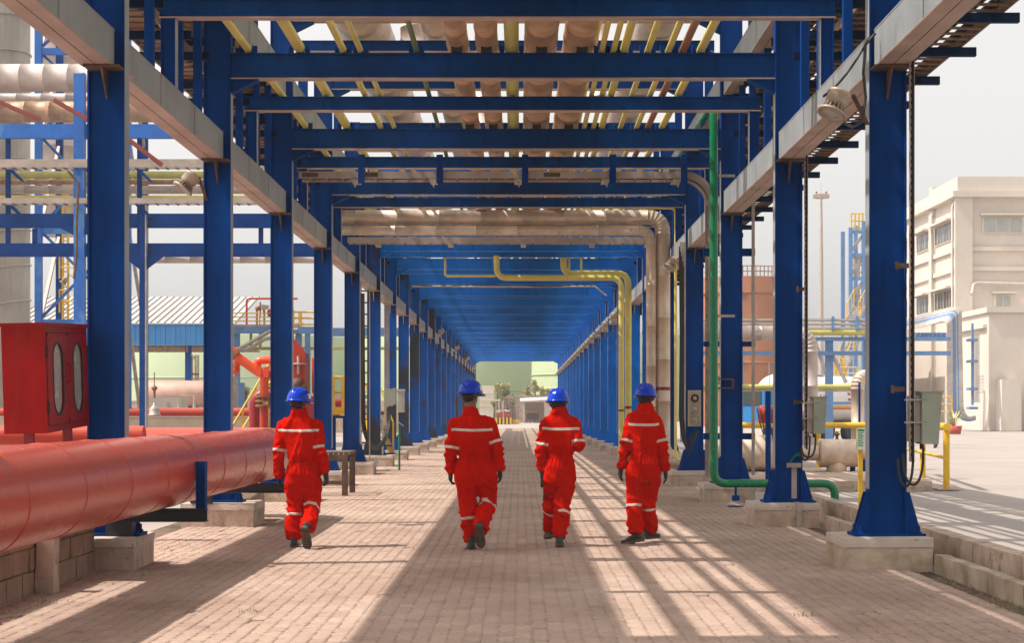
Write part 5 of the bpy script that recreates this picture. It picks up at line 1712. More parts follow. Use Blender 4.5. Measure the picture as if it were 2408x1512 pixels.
MB().box(xa + .008, xb - .008, d - .034, d - .0305, za + .01, zb - .01).build('sheet', WHITE, BB)
m = MB().box(xa + .02, xb - .02, d - .037, d - .0345, zb - .06, zb - .025)
for k in range(9):
    w = (.030, .06, .02, .05, .035, .065, .02, .045, .03)[k]
    m.box(xa + .02, xb - .02 - w * .6, d - .037, d - .0345, zb - .09 - k * .026, zb - .077 - k * .026)
m.build('print', SIGNG, BB)

# lagged valve assembly on its pad
PD = rough_box(4.6, 7.9, 32.3, 39.8, -.03, .17, .012, .3, 4, .02).build('equipment_pad', CONC)
tag(PD, 'low concrete pad under the lagged valve pipework at right', 'pad')
LV = thing('lagged_valve_line', 'low lagged pipeline with a fat drum between the two nearest right columns', 'pipeline', (6.4, 37.5, .17))
d = 37.5
zc = PZ(1066, d)
MB().tube([(4.4, d, zc), (PX(1924, d), d, zc)], .17, 20).build('cladding', LAG, LV)
MB().lathe([(.16, 0), (.30, .01), (.315, .03), (.31, .38), (.315, .40), (.31, .42), (.31, .83), (.315, .85), (.30, .87), (.17, .88)], (PX(1925, d), d, zc), (1, 0, 0), 28).build('drum', LAG, LV)
MB().tube([(PX(1925, d) + .87, d, zc), (PX(2030, d) + .3, d, zc)], .15, 20).build('cladding', LAG, LV)
MB().lathe([(.17, 0), (.38, .02), (.40, .05), (.40, .75), (.36, .95), (.17, 1.0)], (PX(1738, d), d, zc), (1, 0, 0), 28).build('reducer', LAG, LV)
MB().lathe([(.22, -.02), (.225, 0), (.225, .25), (.21, .27)], (PX(1967, d), d, .18), (0, 0, 1), 20).build('drum_leg', LAG, LV)
for px_ in (1797, 1838, 2005, 2032):
    MB().box(PX(px_, d) - .05, PX(px_, d) + .05, d - .05, d + .05, .17, zc - .1).build('stanchion', RUSTY if px_ < 1900 else BLUE, LV)
MB().tube([(PX(1968, d), d, zc + .3), (PX(1968, d), d, zc + .48)], .035, 8).ball((PX(1968, d), d, zc + .42), (.07, .07, .04), 8, 6).build('valve_spindle', RUSTY, LV)
for k, px_ in enumerate((1825, 1832, 1842)):
    MB().box(PX(px_, d - 1) - .03, PX(px_, d - 1) + .03, d - 1, d - .95, .17, PZ(990 + 12 * k, d - 1)).build('cable_post', RUSTY, LV)
wv_ = MB()
for k in range(7):
    a = P(1780 + 9 * k, 960 + 3 * (k % 3), d - 1.2)
    b = P(1795 + 8 * k, 1020 + 6 * (k % 4), d - 1.2)
    wv_.tube(sag(a, b, .06 + .02 * (k % 3)), .011, 5)
wv_.build('wires', RUBBER, LV)
MB().ball(tuple(P(1838, 1005, d - .6)), (.16, .1, .12), 10, 7).box(PX(1845, d), PX(1880, d), d - .7, d - .4, PZ(1012, d), PZ(985, d)).build('actuator', RUSTY, LV)
MB().tube([P(1785, 975, d - .3), P(1845, 975, d - .3)], .20, 16).build('red_coupling', RED, LV)
MB().tube([P(1846, 970, d - .3), P(1890, 970, d - .3)], .19, 16).build('cladding', LAG_PALE, LV)
# silver stand pipes
SP1 = elbow_pipe('silver_pipe', [(PX(1640, 47), 47, PZ(784, 47)), (PX(1905, 47), 47, PZ(784, 47)), (PX(1905, 47), 47, .3)], .21, .5, LAG_PALE, 'tall silver lagged pipe bending down right of the second right column', n=22)
SP2 = elbow_pipe('silver_pipe', [(PX(2075, 44), 44.6, PZ(885, 44)), (PX(2017, 44), 44, PZ(885, 44)), (PX(2017, 44), 44, .3)], .17, .32, LAG, 'shorter silver lagged pipe with a bent top left of the nearest right column', n=20)
o = lagged([(PX(1892, 49), 49, .2), (PX(1892, 49), 49, PZ(830, 49))], .13, .7, 16).build('silver_pipe', LAG_PALE); tag(o, 'slimmer silver pipe half hidden behind the tall bending one', 'pipe')
o = MB().tube([P(2021, 900, 43.7), P(2021, 1000, 43.7)], .03, 8).build('blue_rod', BLUE); tag(o, 'thin blue rod in front of the shorter silver pipe', 'rod')
for py_, r_, m_, lab in ((910, .085, YELLOWG, 'long yellowish pipe crossing behind the right columns'), (919, .035, GREYCAB, 'thin grey pipe directly below the long yellowish pipe')):
    o = MB().tube([(PX(1640, 54), 54, PZ(py_, 54)), (PX(2012, 54), 54, PZ(py_, 54))], r_, 10).build('yard_pipe', m_); tag(o, lab, 'pipe')

# pipe bridge farther back
BG = thing('pipe_bridge', 'blue-framed pipe bridge with grey trays crossing the right yard', 'pipe bridge', (14, 76, 0))
d = 76.0
xa, xb = PX(1620, d), PX(2235, d)
for py_ in (750, 760, 770):
    MB().box(xa, PX(2120, d), d - .3, d + .3, PZ(py_ + 5, d), PZ(py_, d)).build('tray', GREYCAB, BG)
for px_ in (1770, 1955, 2012):
    MB().box(PX(px_, d) - .06, PX(px_, d) + .06, d - .4, d - .31, PZ(778, d), PZ(745, d)).build('clip', BLUE_PALE, BG)
for a, b in ((793, 802), (826, 836)):
    MB().box(xa, xb, d - .1, d, PZ(b, d), PZ(a, d)).build('girder', BLUE_PALE, BG)
MB().tube([(PX(1900, d), d - .2, PZ(782, d)), (PX(2110, d), d - .2, PZ(782, d))], .14, 12).build('yellow_pipe', YELLOWG, BG)
for px_ in (1952, 2042, 1740):
    MB().box(PX(px_, d) - .16, PX(px_, d) + .16, d + .1, d + .4, 0, PZ(793, d)).build('column', BLUE_PALE, BG)
MB().bar(P(1915, 800, d + .2), P(1950, 900, d + .2), .14, .14).bar(P(1990, 900, d + .2), P(1955, 830, d + .2), .14, .14).build('brace', GREYCAB, BG)
o = MB().box(PX(1945, 70), PX(2010, 70), 70, 70.2, PZ(952, 70), PZ(945, 70)).build('blue_crossbar', BLUE_PALE); tag(o, 'pale blue bar across the yard behind the silver pipes', 'bar')

# stair tower
ST = thing('stair_tower', 'slim blue steel tower with yellow landings left of the white building', 'tower', (PX(2015, 125), 125, 0))
d = 125.0
for px_ in (2000, 2031):
    for yy in (d, d + 3):
        MB().box(PX(px_, d) - .14, PX(px_, d) + .14, yy - .14, yy + .14, 0, PZ(535 if px_ < 2010 else 520, d)).build('leg', BLUE_PALE, ST)
for k, py_ in enumerate((545, 600, 655, 705, 760, 830, 910)):
    MB().box(PX(2000, d) + .15, PX(2031, d) - .15, d - .1, d + .1, PZ(py_ + 4, d), PZ(py_ - 4, d)).build('girt', BLUE_PALE, ST)
    if k < 4:
        MB().bar(P(2001, py_ + 46, d + .2), P(2030, py_ + 6, d + .2), .22, .22).build('brace', GREYCAB, ST)
for py_ in (536, 640, 712):
    for zz in (0, .55, 1.1):
        MB().box(PX(2003, d), PX(2035, d), d + .3, d + .38, PZ(py_, d) + zz - .04, PZ(py_, d) + zz + .04).build('rail', YELLOW_S, ST)
    for k in range(4):
        MB().box(PX(2004 + 9 * k, d) - .05, PX(2004 + 9 * k, d) + .05, d + .29, d + .39, PZ(py_, d) - .3, PZ(py_, d) + 1.1).build('baluster', YELLOW_S, ST)
for k, (a, b, c, e) in enumerate(((2005, 720, 2022, 752), (1998, 985, 1972, 880), (1975, 880, 2010, 800), (2000, 1000, 2020, 950))):
    stairs('yellow_stairs', P(a, max(b, e), 100 + k), P(c, min(b, e), 100.6 + k), .8, 'yellow zigzag stair flight beside the blue tower, %s' % ('topmost flight', 'longest lower flight', 'middle flight', 'lowest flight')[k], 8, YELLOW_S, GREYCAB)
railing('yellow_guard', [(PX(1945, 95), 95, 0), (PX(2010, 95), 95, 0)], 'yellow guard rail at the foot of the stair tower', 1.1, None, .04, 2)
railing('yellow_guard', [(PX(1965, 98), 98, PZ(905, 98)), (PX(2015, 98), 98, PZ(905, 98))], 'yellow guard rail on the low landing of the stair tower', 1.0, None, .04, 2)

# tall light mast
LM = thing('light_mast', 'very tall thin light mast with a ring of lamps against the sky', 'light mast', (PX(1931, 250), 250, 0))
d = 250.0
MB().tube([(PX(1931, d), d, 0), (PX(1931, d), d, PZ(600, d)), (PX(1931, d), d, PZ(462, d))], [.42, .30, .16], 12).build('mast', GALV, LM)
for i in range(10):
    a = 2 * PI * i / 10
    c = V(PX(1931, d) + .95 * math.cos(a), d + .95 * math.sin(a), PZ(461, d))
    MB().box(c.x - .25, c.x + .25, c.y - .12, c.y + .12, c.z - .3, c.z + .25).build('lamp_head', LAMP, LM)
MB().lathe([(.9, 0), (1.0, .05), (1.0, .15), (.9, .1)], (PX(1931, d), d, PZ(464, d)), (0, 0, 1), 20).build('ring', GALV, LM)
MB().tube([(PX(1931, d), d, PZ(462, d)), (PX(1931, d), d, PZ(430, d))], .04, 5).build('lightning_rod', GALV, LM)
for px_ in (1920, 1943):
    MB().ball((PX(px_, d), d, PZ(452, d)), .18, 8, 6).build('warning_light', RED, LM)

# tanks
def tank(px_, d, r, ztop, material, label, bands=(), rail=True, railm=None):
    x = PX(px_, d)
    t = thing('storage_tank', label, 'storage tank', (x, d, 0))
    MB().lathe([(r, 0), (r, ztop), (r - .05, ztop + .05), (0.1, ztop + r * .07)], (x, d, 0), (0, 0, 1), 72).build('shell', material, t)
    for zb in bands:
        MB().lathe([(r, 0), (r + .12, .03), (r + .12, .25), (r, .3)], (x, d, zb), (0, 0, 1), 72).build('wind_girder', material, t)
    if rail:
        for zz in (.55, 1.1):
            MB().tube([(x + (r - .2) * math.cos(a), d + (r - .2) * math.sin(a), ztop + zz) for a in [PI + PI * i / 30 for i in range(31)]], .05, 5, False).build('rail', railm or GREYCAB, t)
        for i in range(40):
            a = PI + PI * i / 40
            MB().box(x + (r - .2) * math.cos(a) - .04, x + (r - .2) * math.cos(a) + .04, d + (r - .2) * math.sin(a) - .04, d + (r - .2) * math.sin(a) + .04, ztop, ztop + 1.1).build('post', railm or GREYCAB, t)
    return t, x
t, x = tank(1740, 180, 6.0, PZ(660, 180), TANKO, 'rust-orange storage tank behind the right columns', (PZ(700, 180), PZ(860, 180)), True, TANKO)
MB().tube([(PX(1815, 175), 175.2, 2), (PX(1815, 175), 175.2, PZ(690, 175))], .12, 8).build('riser_pipe', LAG_PALE, t)
MB().lathe([(.4, 0), (.5, .1), (.5, .3), (.4, .4)], (PX(1778, 176), 178, PZ(655, 176)), (0, 1, 0), 14).build('roof_hatch', RUSTY, t)
t, x = tank(560, 300, 22, PZ(800, 300), TANKG, 'wide pale green storage tank seen between the left columns', (7.0,))
t, x = tank(1060, 290, 15.0, PZ(783, 290), TANKG, 'pale green storage tank at the end of the walkway, left and farther', (PZ(922, 290),), True)
MB().tube([(x - 1, 290 - 15.3, 0), (x - 1, 290 - 15.3, PZ(783, 290))], .2, 8).build('riser_pipe', TANKG, t)
t, x = tank(1424, 265, 11.6, PZ(790, 265), TANKG, 'nearer pale green storage tank at the right end of the walkway', (PZ(917, 265), PZ(885, 265)))
for px_ in (1284, 1291):
    MB().tube([(PX(px_, 262), 259.0 if px_ < 1290 else 258.2, 2), (PX(px_, 262), 259.0 if px_ < 1290 else 258.2, PZ(800, 262))], .09, 8).build('riser_pipe', TANKG, t)

# tanker lorry
TK = thing('tanker_lorry', 'white road tanker with coloured stripes parked behind the second right column', 'tanker', (PX(1870, 80), 80, 0))
d = 80.0
tc = V(PX(1822, d), d, PZ(938, d))
ta = V(.55, .62, 0).normalized()
tr = 1.15
MB().lathe([(0, -.45), (.5 * tr, -.40), (.85 * tr, -.22), (tr, 0), (tr, 6.8), (.85 * tr, 7.0), (0, 7.2)], tc, ta, 36).build('barrel', WHITE, TK)
sd = ta.cross(V(0, 0, 1)).normalized()
for k, (zo, m_) in enumerate(((-.38, BROWNP), (-.30, YELLOW_S), (-.54, RED))):
    MB().lathe([(tr + .004, 0.1), (tr + .004, 6.7)], tc, ta, 120, True, 0, 0) if False else None
def on_barrel(s, phi0, phi1, s1, m_, nm):
    N = 6
    vs = []
    for i in range(N + 1):
        ph = phi0 + (phi1 - phi0) * i / N
        dr = sd * math.cos(ph) + V(0, 0, 1) * math.sin(ph)
        vs += [tc + ta * s + dr * (tr + .006), tc + ta * s1 + dr * (tr + .006)]
    fs = [(2 * i, 2 * i + 1, 2 * i + 3, 2 * i + 2) for i in range(N)]
    MB().add(vs, fs, True).build(nm, m_, TK)
on_barrel(.05, -.36, -.28, 6.7, YELLOW_S, 'stripe')
on_barrel(.05, -.46, -.37, 6.7, ORANGE, 'stripe')
for k, s_ in enumerate((.25, .55, .80, 1.2, 1.5, 1.75, 2.2, 2.5)):
    on_barrel(s_, -.22, .18, s_ + .09, RED if k % 3 != 1 else BLUECAB, 'letter_stroke')
    if k % 2 == 0:
        on_barrel(s_ + .1, -.02, .05, s_ + .28, RED if k % 3 != 1 else BLUECAB, 'letter_stroke')
for k, a in enumerate((0, .9, 1.8, 2.7, 3.6, 4.5)):
    s_ = 5.2 + .35 * math.cos(a)
    on_barrel(s_ - .14, .05 + .28 * math.sin(a), .16 + .28 * math.sin(a), s_ + .14, RED, 'emblem_stroke')
for s_ in (.9, 5.2, 6.2):
    for side in (-1, 1):
        c = tc + ta * s_ + sd * (.85 * side)
        MB().lathe([(0, -.14), (.3, -.14), (.48, -.12), (.5, 0), (.48, .12), (.3, .14), (0, .14)], (c.x, c.y, .5), sd, 20).build('wheel', BLACK, TK)
MB().bar(tc + ta * .2 - V(0, 0, tc.z - .85), tc + ta * 6.8 - V(0, 0, tc.z - .85), 1.0, .25).build('chassis', BLACK, TK)
cb_ = tc - ta * 1.6
MB().bar(V(cb_.x, cb_.y, 1.75) - ta * .9, V(cb_.x, cb_.y, 1.75) + ta * .8, 2.1, 2.0).build('cab', CLADB, TK)
MB().bar(V(cb_.x, cb_.y, 2.2) - ta * .93, V(cb_.x, cb_.y, 2.2) - ta * .9, 1.8, .8).build('windscreen', GLASS, TK)
MB().bar(tc + ta * .3 + V(0, 0, tr + .02), tc + ta * 4 + V(0, 0, tr + .02), .7, .06).tube([tc + ta * .3 + V(0, 0, tr), tc + ta * .3 + V(0, 0, tr + .55), tc + ta * 3.5 + V(0, 0, tr + .55)], .03, 6).build('catwalk', GREYCAB, TK)
MB().bar(tc - ta * .45 + V(0, 0, .6), tc - ta * .5 + V(0, 0, tr + .55), .04, .04).build('ladder', GREYCAB, TK)

# white building
WB_X, WB_Y = 36.9, 142.0
BL = thing('white_building', 'big white factory building with grey windows at the right edge', 'building', (48, 150, 0))
zc = PZ(450, 142)
MB().box(WB_X, 66, WB_Y, 178, 0, zc - .5).build('wall', WHITEW, BL)
MB().box(WB_X - .6, 66, WB_Y - .6, 178.5, zc - .5, zc).build('cornice', WHITEW, BL)
MB().box(WB_X - .1, 66, WB_Y - .1, WB_Y + 9, zc, PZ(415, 142)).build('parapet', WHITEW, BL)
MB().box(WB_X, WB_X + .4, WB_Y + 9, 178, zc, zc + .9).build('parapet', WHITEW, BL)
MB().box(WB_X - .05, WB_X + .9, 150.8, 152.0, zc, zc + 1.6).build('roof_stub', WHITEW, BL)
MB().box(WB_X - .35, WB_X + 1.1, WB_Y - .35, WB_Y - .001, 0, zc - .5).build('pilaster', WHITEW, BL)
for yy in (150.2, 158.5, 167):
    MB().box(WB_X - .3, WB_X - .001, yy, yy + .9, 0, zc - .5).build('pilaster', WHITEW, BL)
for za in (PZ(583, 142), PZ(630, 142), PZ(735, 142)):
    MB().box(WB_X + 1.11, 66, WB_Y - .22, WB_Y - .002, za - .25, za + .1).build('band', WHITEW, BL)
    MB().box(WB_X - .22, WB_X - .002, WB_Y, 178, za - .25, za + .1).build('band', WHITEW, BL)
def win_front(pxa, pxb, pya, pyb, n):
    d = WB_Y
    xa, xb, za, zb = PX(pxa, d), PX(pxb, d), PZ(pyb, d), PZ(pya, d)
    w = MB().box(xa - .12, xb + .12, d - .10, d - .003, za - .12, zb + .12).build('window', WHITEW, BL)
    for i in range(n):
        a, b = xa + (xb - xa) * i / n + .06, xa + (xb - xa) * (i + 1) / n - .06
        MB().box(a, b, d - .13, d - .101, za, zb).build('pane', GLASS_PALE, w)
    MB().box(xa - .3, xb + .3, d - .6, d - .003, zb + .15, zb + .30).build('hood', WHITEW, w)
def win_side(ya, yb, za, zb, n):
    w = MB().box(WB_X - .10, WB_X - .003, ya - .1, yb + .1, za - .1, zb + .1).build('window', WHITEW, BL)
    for i in range(n):
        a, b = ya + (yb - ya) * i / n + .1, ya + (yb - ya) * (i + 1) / n - .1
        MB().box(WB_X - .13, WB_X - .101, a, b, za, zb).build('pane', GLASS, w)
        MB().box(WB_X - .15, WB_X - .131, (a + b) / 2 - .04, (a + b) / 2 + .04, za, zb).build('frame_bar', WHITE, w)
    MB().box(WB_X - .7, WB_X - .003, ya - .2, yb + .2, zb + .12, zb + .28).build('hood', WHITEW, w)
win_front(2312, 2404, 511, 546, 3)
win_front(2340, 2377, 695, 721, 2)
for za, zb in ((PZ(565, 145), PZ(525, 145)), (PZ(722, 145), PZ(683, 145))):
    win_side(143.5, 149.6, za, zb, 3)
    win_side(152.0, 156.5, za, zb, 2)
    win_side(160.0, 166.0, za, zb, 3)
for yy in (149.9, 142.6):
    MB().tube([(WB_X - .35, yy, 2), (WB_X - .35, yy, zc - 1.2), (WB_X - .1, yy, zc - .55)], .11, 8).build('downpipe', WHITEW, BL)
AN = thing('white_annex', 'lower white annex in front of the factory building', 'building', (48, 132, 0))
MB().box(36.4, 66, 131, 141.3, 0, PZ(735, 131)).build('wall', WHITEW, AN)
MB().box(36.2, 66, 130.8, 141.4, PZ(735, 131), PZ(722, 131)).build('parapet', WHITEW, AN)
MB().box(39.4, 66, 130.7, 130.99, 0, PZ(775, 131)).build('wall_panel', WHITEW, AN)
MB().box(36.9, 38.4, 129.2, 130.98, 0, PZ(893, 131)).build('white_door_block', WHITEW, AN)
MB().box(36.1, 36.399, 131.5, 141.2, PZ(770, 131), PZ(762, 131)).build('ledge', WHITEW, AN)
o = MB()
for k in range(6):
    o.box(36.39 - .01, 36.398, 132.4, 134.4, 3.0 + .25 * k, 3.12 + .25 * k)
o.build('faint_notice', LAG_PALE, AN)
o = MB().box(WB_X - 3.4, WB_X - 3.1, 146, 160, 0, 9.4).build('portico_wall', WHITEW); tag(o, 'white portico wall left of the hanging blue cables', 'wall')
o = MB().tube(fillet([P(2285, 692, 140), P(2290, 665, 141.6), P(2408, 668, 141.6), P(2440, 668, 141.6)], .6, 4), .13, 8).build('wall_conduit', GREYCAB); tag(o, 'grey conduit bent along the white building above the annex', 'conduit')
CBN = thing('cable_bundle', 'big bundle of blue and grey cables curving down the white building', 'cable bundle', (PX(2252, 129), 129, 0))
for k in range(24):
    px_ = 2227 + k * 1.45
    lift = 34 * k / 24.0
    pts = [P(2122, 778 - lift * .75, 133), P(2172, 768 - lift * .85, 130.5), P(px_, 752 - lift, 128.5 + .05 * k), P(px_ + .15 * k, 900, 128.5)]
    if k < 9:
        pts.append(P(px_, 1000, 128.5))
    else:
        pts += [P(px_ + .2 * k, 962 + 1.0 * (24 - k), 128.5), P(2275, 982 + .7 * (24 - k), 128.9), P(2294, 978 + .6 * (24 - k), 129.6)]
    MB().tube(fillet(pts, .55, 4), .042, 6).build('cable', BLUECAB if k in (9, 10, 11, 12, 13, 16, 17) else (LAG_PALE if k < 9 and k % 2 else GREYCAB), CBN)
for py_ in (800, 850, 915, 960):
    MB().box(PX(2282, 130) - .2, PX(2290, 130) + .2, 129.5, 130.5, PZ(py_ + 3, 130), PZ(py_ - 3, 130)).build('bracket', BLUE_PALE, CBN)
MB().box(PX(2285, 130.4), PX(2289, 130.4), 130.3, 130.6, 2, PZ(760, 130.4)).build('upright', BLUE_PALE, CBN)
for k in range(5):
    MB().box(PX(2290 + 3 * k, 130.6), PX(2291.3 + 3 * k, 130.6), 130.6, 130.7, 2.2, PZ(785, 130.6)).build('conduit', LAG_PALE, CBN)
o = MB()
o.box(PX(2145, 132), PX(2230, 132), 131.5, 132, PZ(800, 132), PZ(783, 132))
for k in range(8):
    o.bar(P(2150 + 10 * k, 800, 131.3), P(2156 + 10 * k, 783, 131.3), .1, .1)
o = o.build('cable_gantry', BLUE_PALE); tag(o, 'blue gantry beam carrying the cables to the white building', 'gantry')
railing('yellow_guard', [(PX(2208, 115), 115, 1.0), (PX(2238, 115), 115, 1.0)], 'yellow railing on the white building forecourt', 1.5, None, .05, 2)
PLT = thing('potted_palm', 'small potted palm in a red tub beside the walking man', 'plant', (PX(2245, 112), 112, 0))
MB().lathe([(.0, 0), (.38, 0), (.5, .55), (.44, .55), (.4, .45), (0, .45)], (PX(2245, 112), 112, 0), (0, 0, 1), 16).build('tub', TERRA, PLT)
pl = MB()
rr = random.Random(2)
for i in range(22):
    a, L, e = rr.uniform(0, 6.28), rr.uniform(.8, 1.5), rr.uniform(.5, 1.3)
    b = V(PX(2243, 112), 112, .45)
    q = b + V(math.cos(a) * math.cos(e), math.sin(a) * math.cos(e), math.sin(e)) * L
    w = V(-math.sin(a), math.cos(a), 0) * .06
    m_ = b.lerp(q, .55) + V(0, 0, .15)
    pl.add([b - w * .3, b + w * .3, m_ + w, q, m_ - w], [(0, 1, 2, 4), (4, 2, 3)])
pl.build('fronds', LEAF_Y, PLT)

# ================================================================== END OF THE WALKWAY
FWL = thing('end_wall', 'grey wall closing the view at the end of the walkway', 'wall', (3, 232, 0))
d = 232.0
MB().box(PX(1170, d), PX(1190, d), d - 2, d, 0, PZ(936, d)).build('panel', CONC, FWL)
MB().box(PX(1188, d), PX(1300, d), d, d + .4, 0, PZ(934, d)).build('wall', CONC, FWL)
MB().box(PX(1186, d), PX(1302, d), d - .1, d + .5, PZ(934, d), PZ(931, d)).build('coping', MOSSY, FWL)
MB().box(PX(1192, d), PX(1212, d), d - .1, d - .002, .3, PZ(938, d)).build('dark_panel', BLOCK, FWL)
KSK = thing('white_block', 'tall white block with ledges behind the second walker', 'kiosk', (PX(1150, 215), 215, 0))
d = 212.0
MB().box(PX(1128, d), PX(1161, d), d, d + 4, 0, PZ(907, d)).build('wall', WHITEW, KSK)
for py_ in (925, 941, 955):
    MB().box(PX(1127, d), PX(1161.5, d), d - .06, d - .002, PZ(py_ + .8, d), PZ(py_, d)).build('ledge', YELLOW, KSK)
MB().box(PX(1160, d), PX(1178, d), d - 1, d + 1, PZ(943, d), PZ(940, d)).build('canopy', WHITEW, KSK)
SHL = thing('small_shelter', 'small lean-to shelter with a white roof and chairs inside at the walkway end', 'shelter', (PX(1262, 224), 224, 0))
d = 222.0
MB().hexa([P(1223, 945, d), P(1288, 941, d), P(1288, 937, d + 6), P(1223, 940, d + 6)], [P(1223, 942, d), P(1288, 938, d), P(1288, 934, d + 6), P(1223, 937, d + 6)]).build('roof', WHITE, SHL)
for px_ in (1232, 1283):
    MB().box(PX(px_, d) - .1, PX(px_, d) + .1, d + .3, d + .5, 0, PZ(944, d)).build('post', GREYCAB, SHL)
MB().box(PX(1234, d), PX(1281, d), d + 6, d + 6.2, 0, PZ(946, d)).build('back_wall', BLOCK, SHL)
CHR = thing('plastic_chairs', 'dark stacked chairs in the shelter', 'chairs', (PX(1250, 224), 225, 0))
for k, px_ in enumerate((1243, 1252, 1262)):
    x = PX(px_, 225)
    MB().box(x - .3, x + .3, 224.8, 225.4, .4, .5).box(x - .3, x + .3, 225.35, 225.45, .5, 1.3).box(x - .28, x - .2, 224.9, 224.98, 0, .4).box(x + .2, x + .28, 224.9, 224.98, 0, .4).build('chair', RUSTY, CHR)
d = 200.0
for k, px_ in enumerate((1172, 1179, 1189, 1196)):
    t = thing('planter', ('red trough planter of the far row, %s from the left' % ordinal(k + 1)), 'planter', (PX(px_, d + 3), d + 3, .7), 'red planters at the walkway end')
    MB().hexa([(PX(px_ - 2.6, d), d + 2.6, .75), (PX(px_ + 2.6, d), d + 2.6, .75), (PX(px_ + 2.6, d), d + 3.3, .75), (PX(px_ - 2.6, d), d + 3.3, .75)],
              [(PX(px_ - 3.4, d), d + 2.5, 1.3), (PX(px_ + 3.4, d), d + 2.5, 1.3), (PX(px_ + 3.4, d), d + 3.4, 1.3), (PX(px_ - 3.4, d), d + 3.4, 1.3)]).build('trough', TERRA, t)
KB = thing('striped_kerb', 'yellow and black striped kerb block below the red planters', 'kerb', (PX(1183, d), d, 0))
for k in range(9):
    MB().box(PX(1165 + 4.2 * k, d), PX(1165 + 4.2 * (k + 1), d), d, d + 4, 0, .74).build('stripe', YELLOW_S if k % 2 == 0 else BLACK, KB)
o = MB().box(PX(1205, d), PX(1222, d), d + 3, d + 5, 0, .5).build('yellow_block', YELLOW_S); tag(o, 'low yellow block right of the striped kerb', 'kerb')

def leafy(c, rx, ry, rz, n, s, seed, droop=0.0):
    r_ = random.Random(seed)
    mb = MB()
    cl = [(V(r_.gauss(0, .45) * rx, r_.gauss(0, .45) * ry, r_.gauss(0, .42) * rz), r_.uniform(.25, .5)) for _ in range(12)]
    for i in range(n):
        cc, cr = cl[i % 12]
        v = V(r_.gauss(0, 1), r_.gauss(0, 1), r_.gauss(0, 1)).normalized() * (r_.random() ** .4)
        p = Vector(c) + cc + V(v.x * rx, v.y * ry, v.z * rz) * cr
        a = V(r_.gauss(0, 1), r_.gauss(0, 1), r_.gauss(0, .6) - droop).normalized()
        b = a.cross(V(r_.gauss(0, 1), r_.gauss(0, 1), r_.gauss(0, 1))).normalized()
        L, W = s * r_.uniform(.6, 1.3), s * r_.uniform(.25, .45)
        mb.add([p - a * L, p + b * W, p + a * L, p - b * W], [(0, 1, 2, 3)])
    return mb
def bush(px_, py_top, py_bot, wpx, d, label, mat_, n, seed, s=.22, name='tree', trunk=True):
    x = PX(px_, d)
    zt, zb = PZ(py_top, d), PZ(py_bot, d)
    t = thing(name, label, 'tree' if name != 'shrub' else 'shrub', (x, d, 0))
    rz = (zt - zb) / 2
    leafy((x, d, (zt + zb) / 2), wpx / 2 * d / F, wpx / 2 * d / F, rz, n, s, seed).build('crown', mat_, t)
    if trunk:
        tk = MB().tube([(x, d, 0), (x + .1, d, zb + rz * .6), (x, d, zb + rz)], [.14, .09, .05], 7)
        for k in range(5):
            a = k * 1.3
            tk.tube([(x + .05, d, zb + rz * .3), (x + rz * .6 * math.cos(a), d + rz * .6 * math.sin(a), zb + rz * 1.2)], [.06, .02], 5)
        tk.build('trunk', BARK, t)
    return t
bush(1176, 893, 936, 36, 226, 'bushy tree with yellow tips above the white block', LEAF_Y, 900, 1, .26)
bush(1168, 902, 915, 22, 225, 'small pale flowering bush left of the bushy tree', LEAF_Y, 260, 2, .2, 'shrub')
bush(1186, 905, 938, 26, 228, 'darker bushy tree behind the grey end wall', LEAF, 700, 3, .26)
bush(1257, 893, 926, 16, 245, 'tall columnar tree above the lean-to shelter', LEAF_Y, 700, 4, .26)
bush(1240, 914, 934, 22, 246, 'low leaning tree left of the columnar tree', LEAF_Y, 500, 5, .26)
bush(1280, 908, 936, 22, 246, 'low leaning tree right of the columnar tree', LEAF_Y, 550, 6, .26)
bush(1258, 926, 936, 70, 247, 'flowering hedge along the top of the end wall', LEAF_Y, 900, 7, .2, 'shrub', False)
bush(1203, 935, 958, 12, 205, 'slim young tree in front of the end wall', LEAF, 200, 8, .18)
bush(1161, 944, 956, 12, 204, 'slim young tree before the white block', LEAF, 160, 9, .18)
bush(1180, 963, 971, 26, 203, 'dry flower heap over the red planters', LAG_PALE, 300, 10, .16, 'shrub', False)
bush(575, 905, 930, 40, 100, 'small bright bush behind the fire water cannon', LEAF_Y, 500, 11, .16, 'shrub')
bush(345, 925, 948, 40, 112, 'low green bush behind the white kiosk', LEAF, 400, 12, .2, 'shrub')
bush(1700, 880, 915, 40, 150, 'green bush behind the green pipe', LEAF, 400, 13, .3, 'shrub')
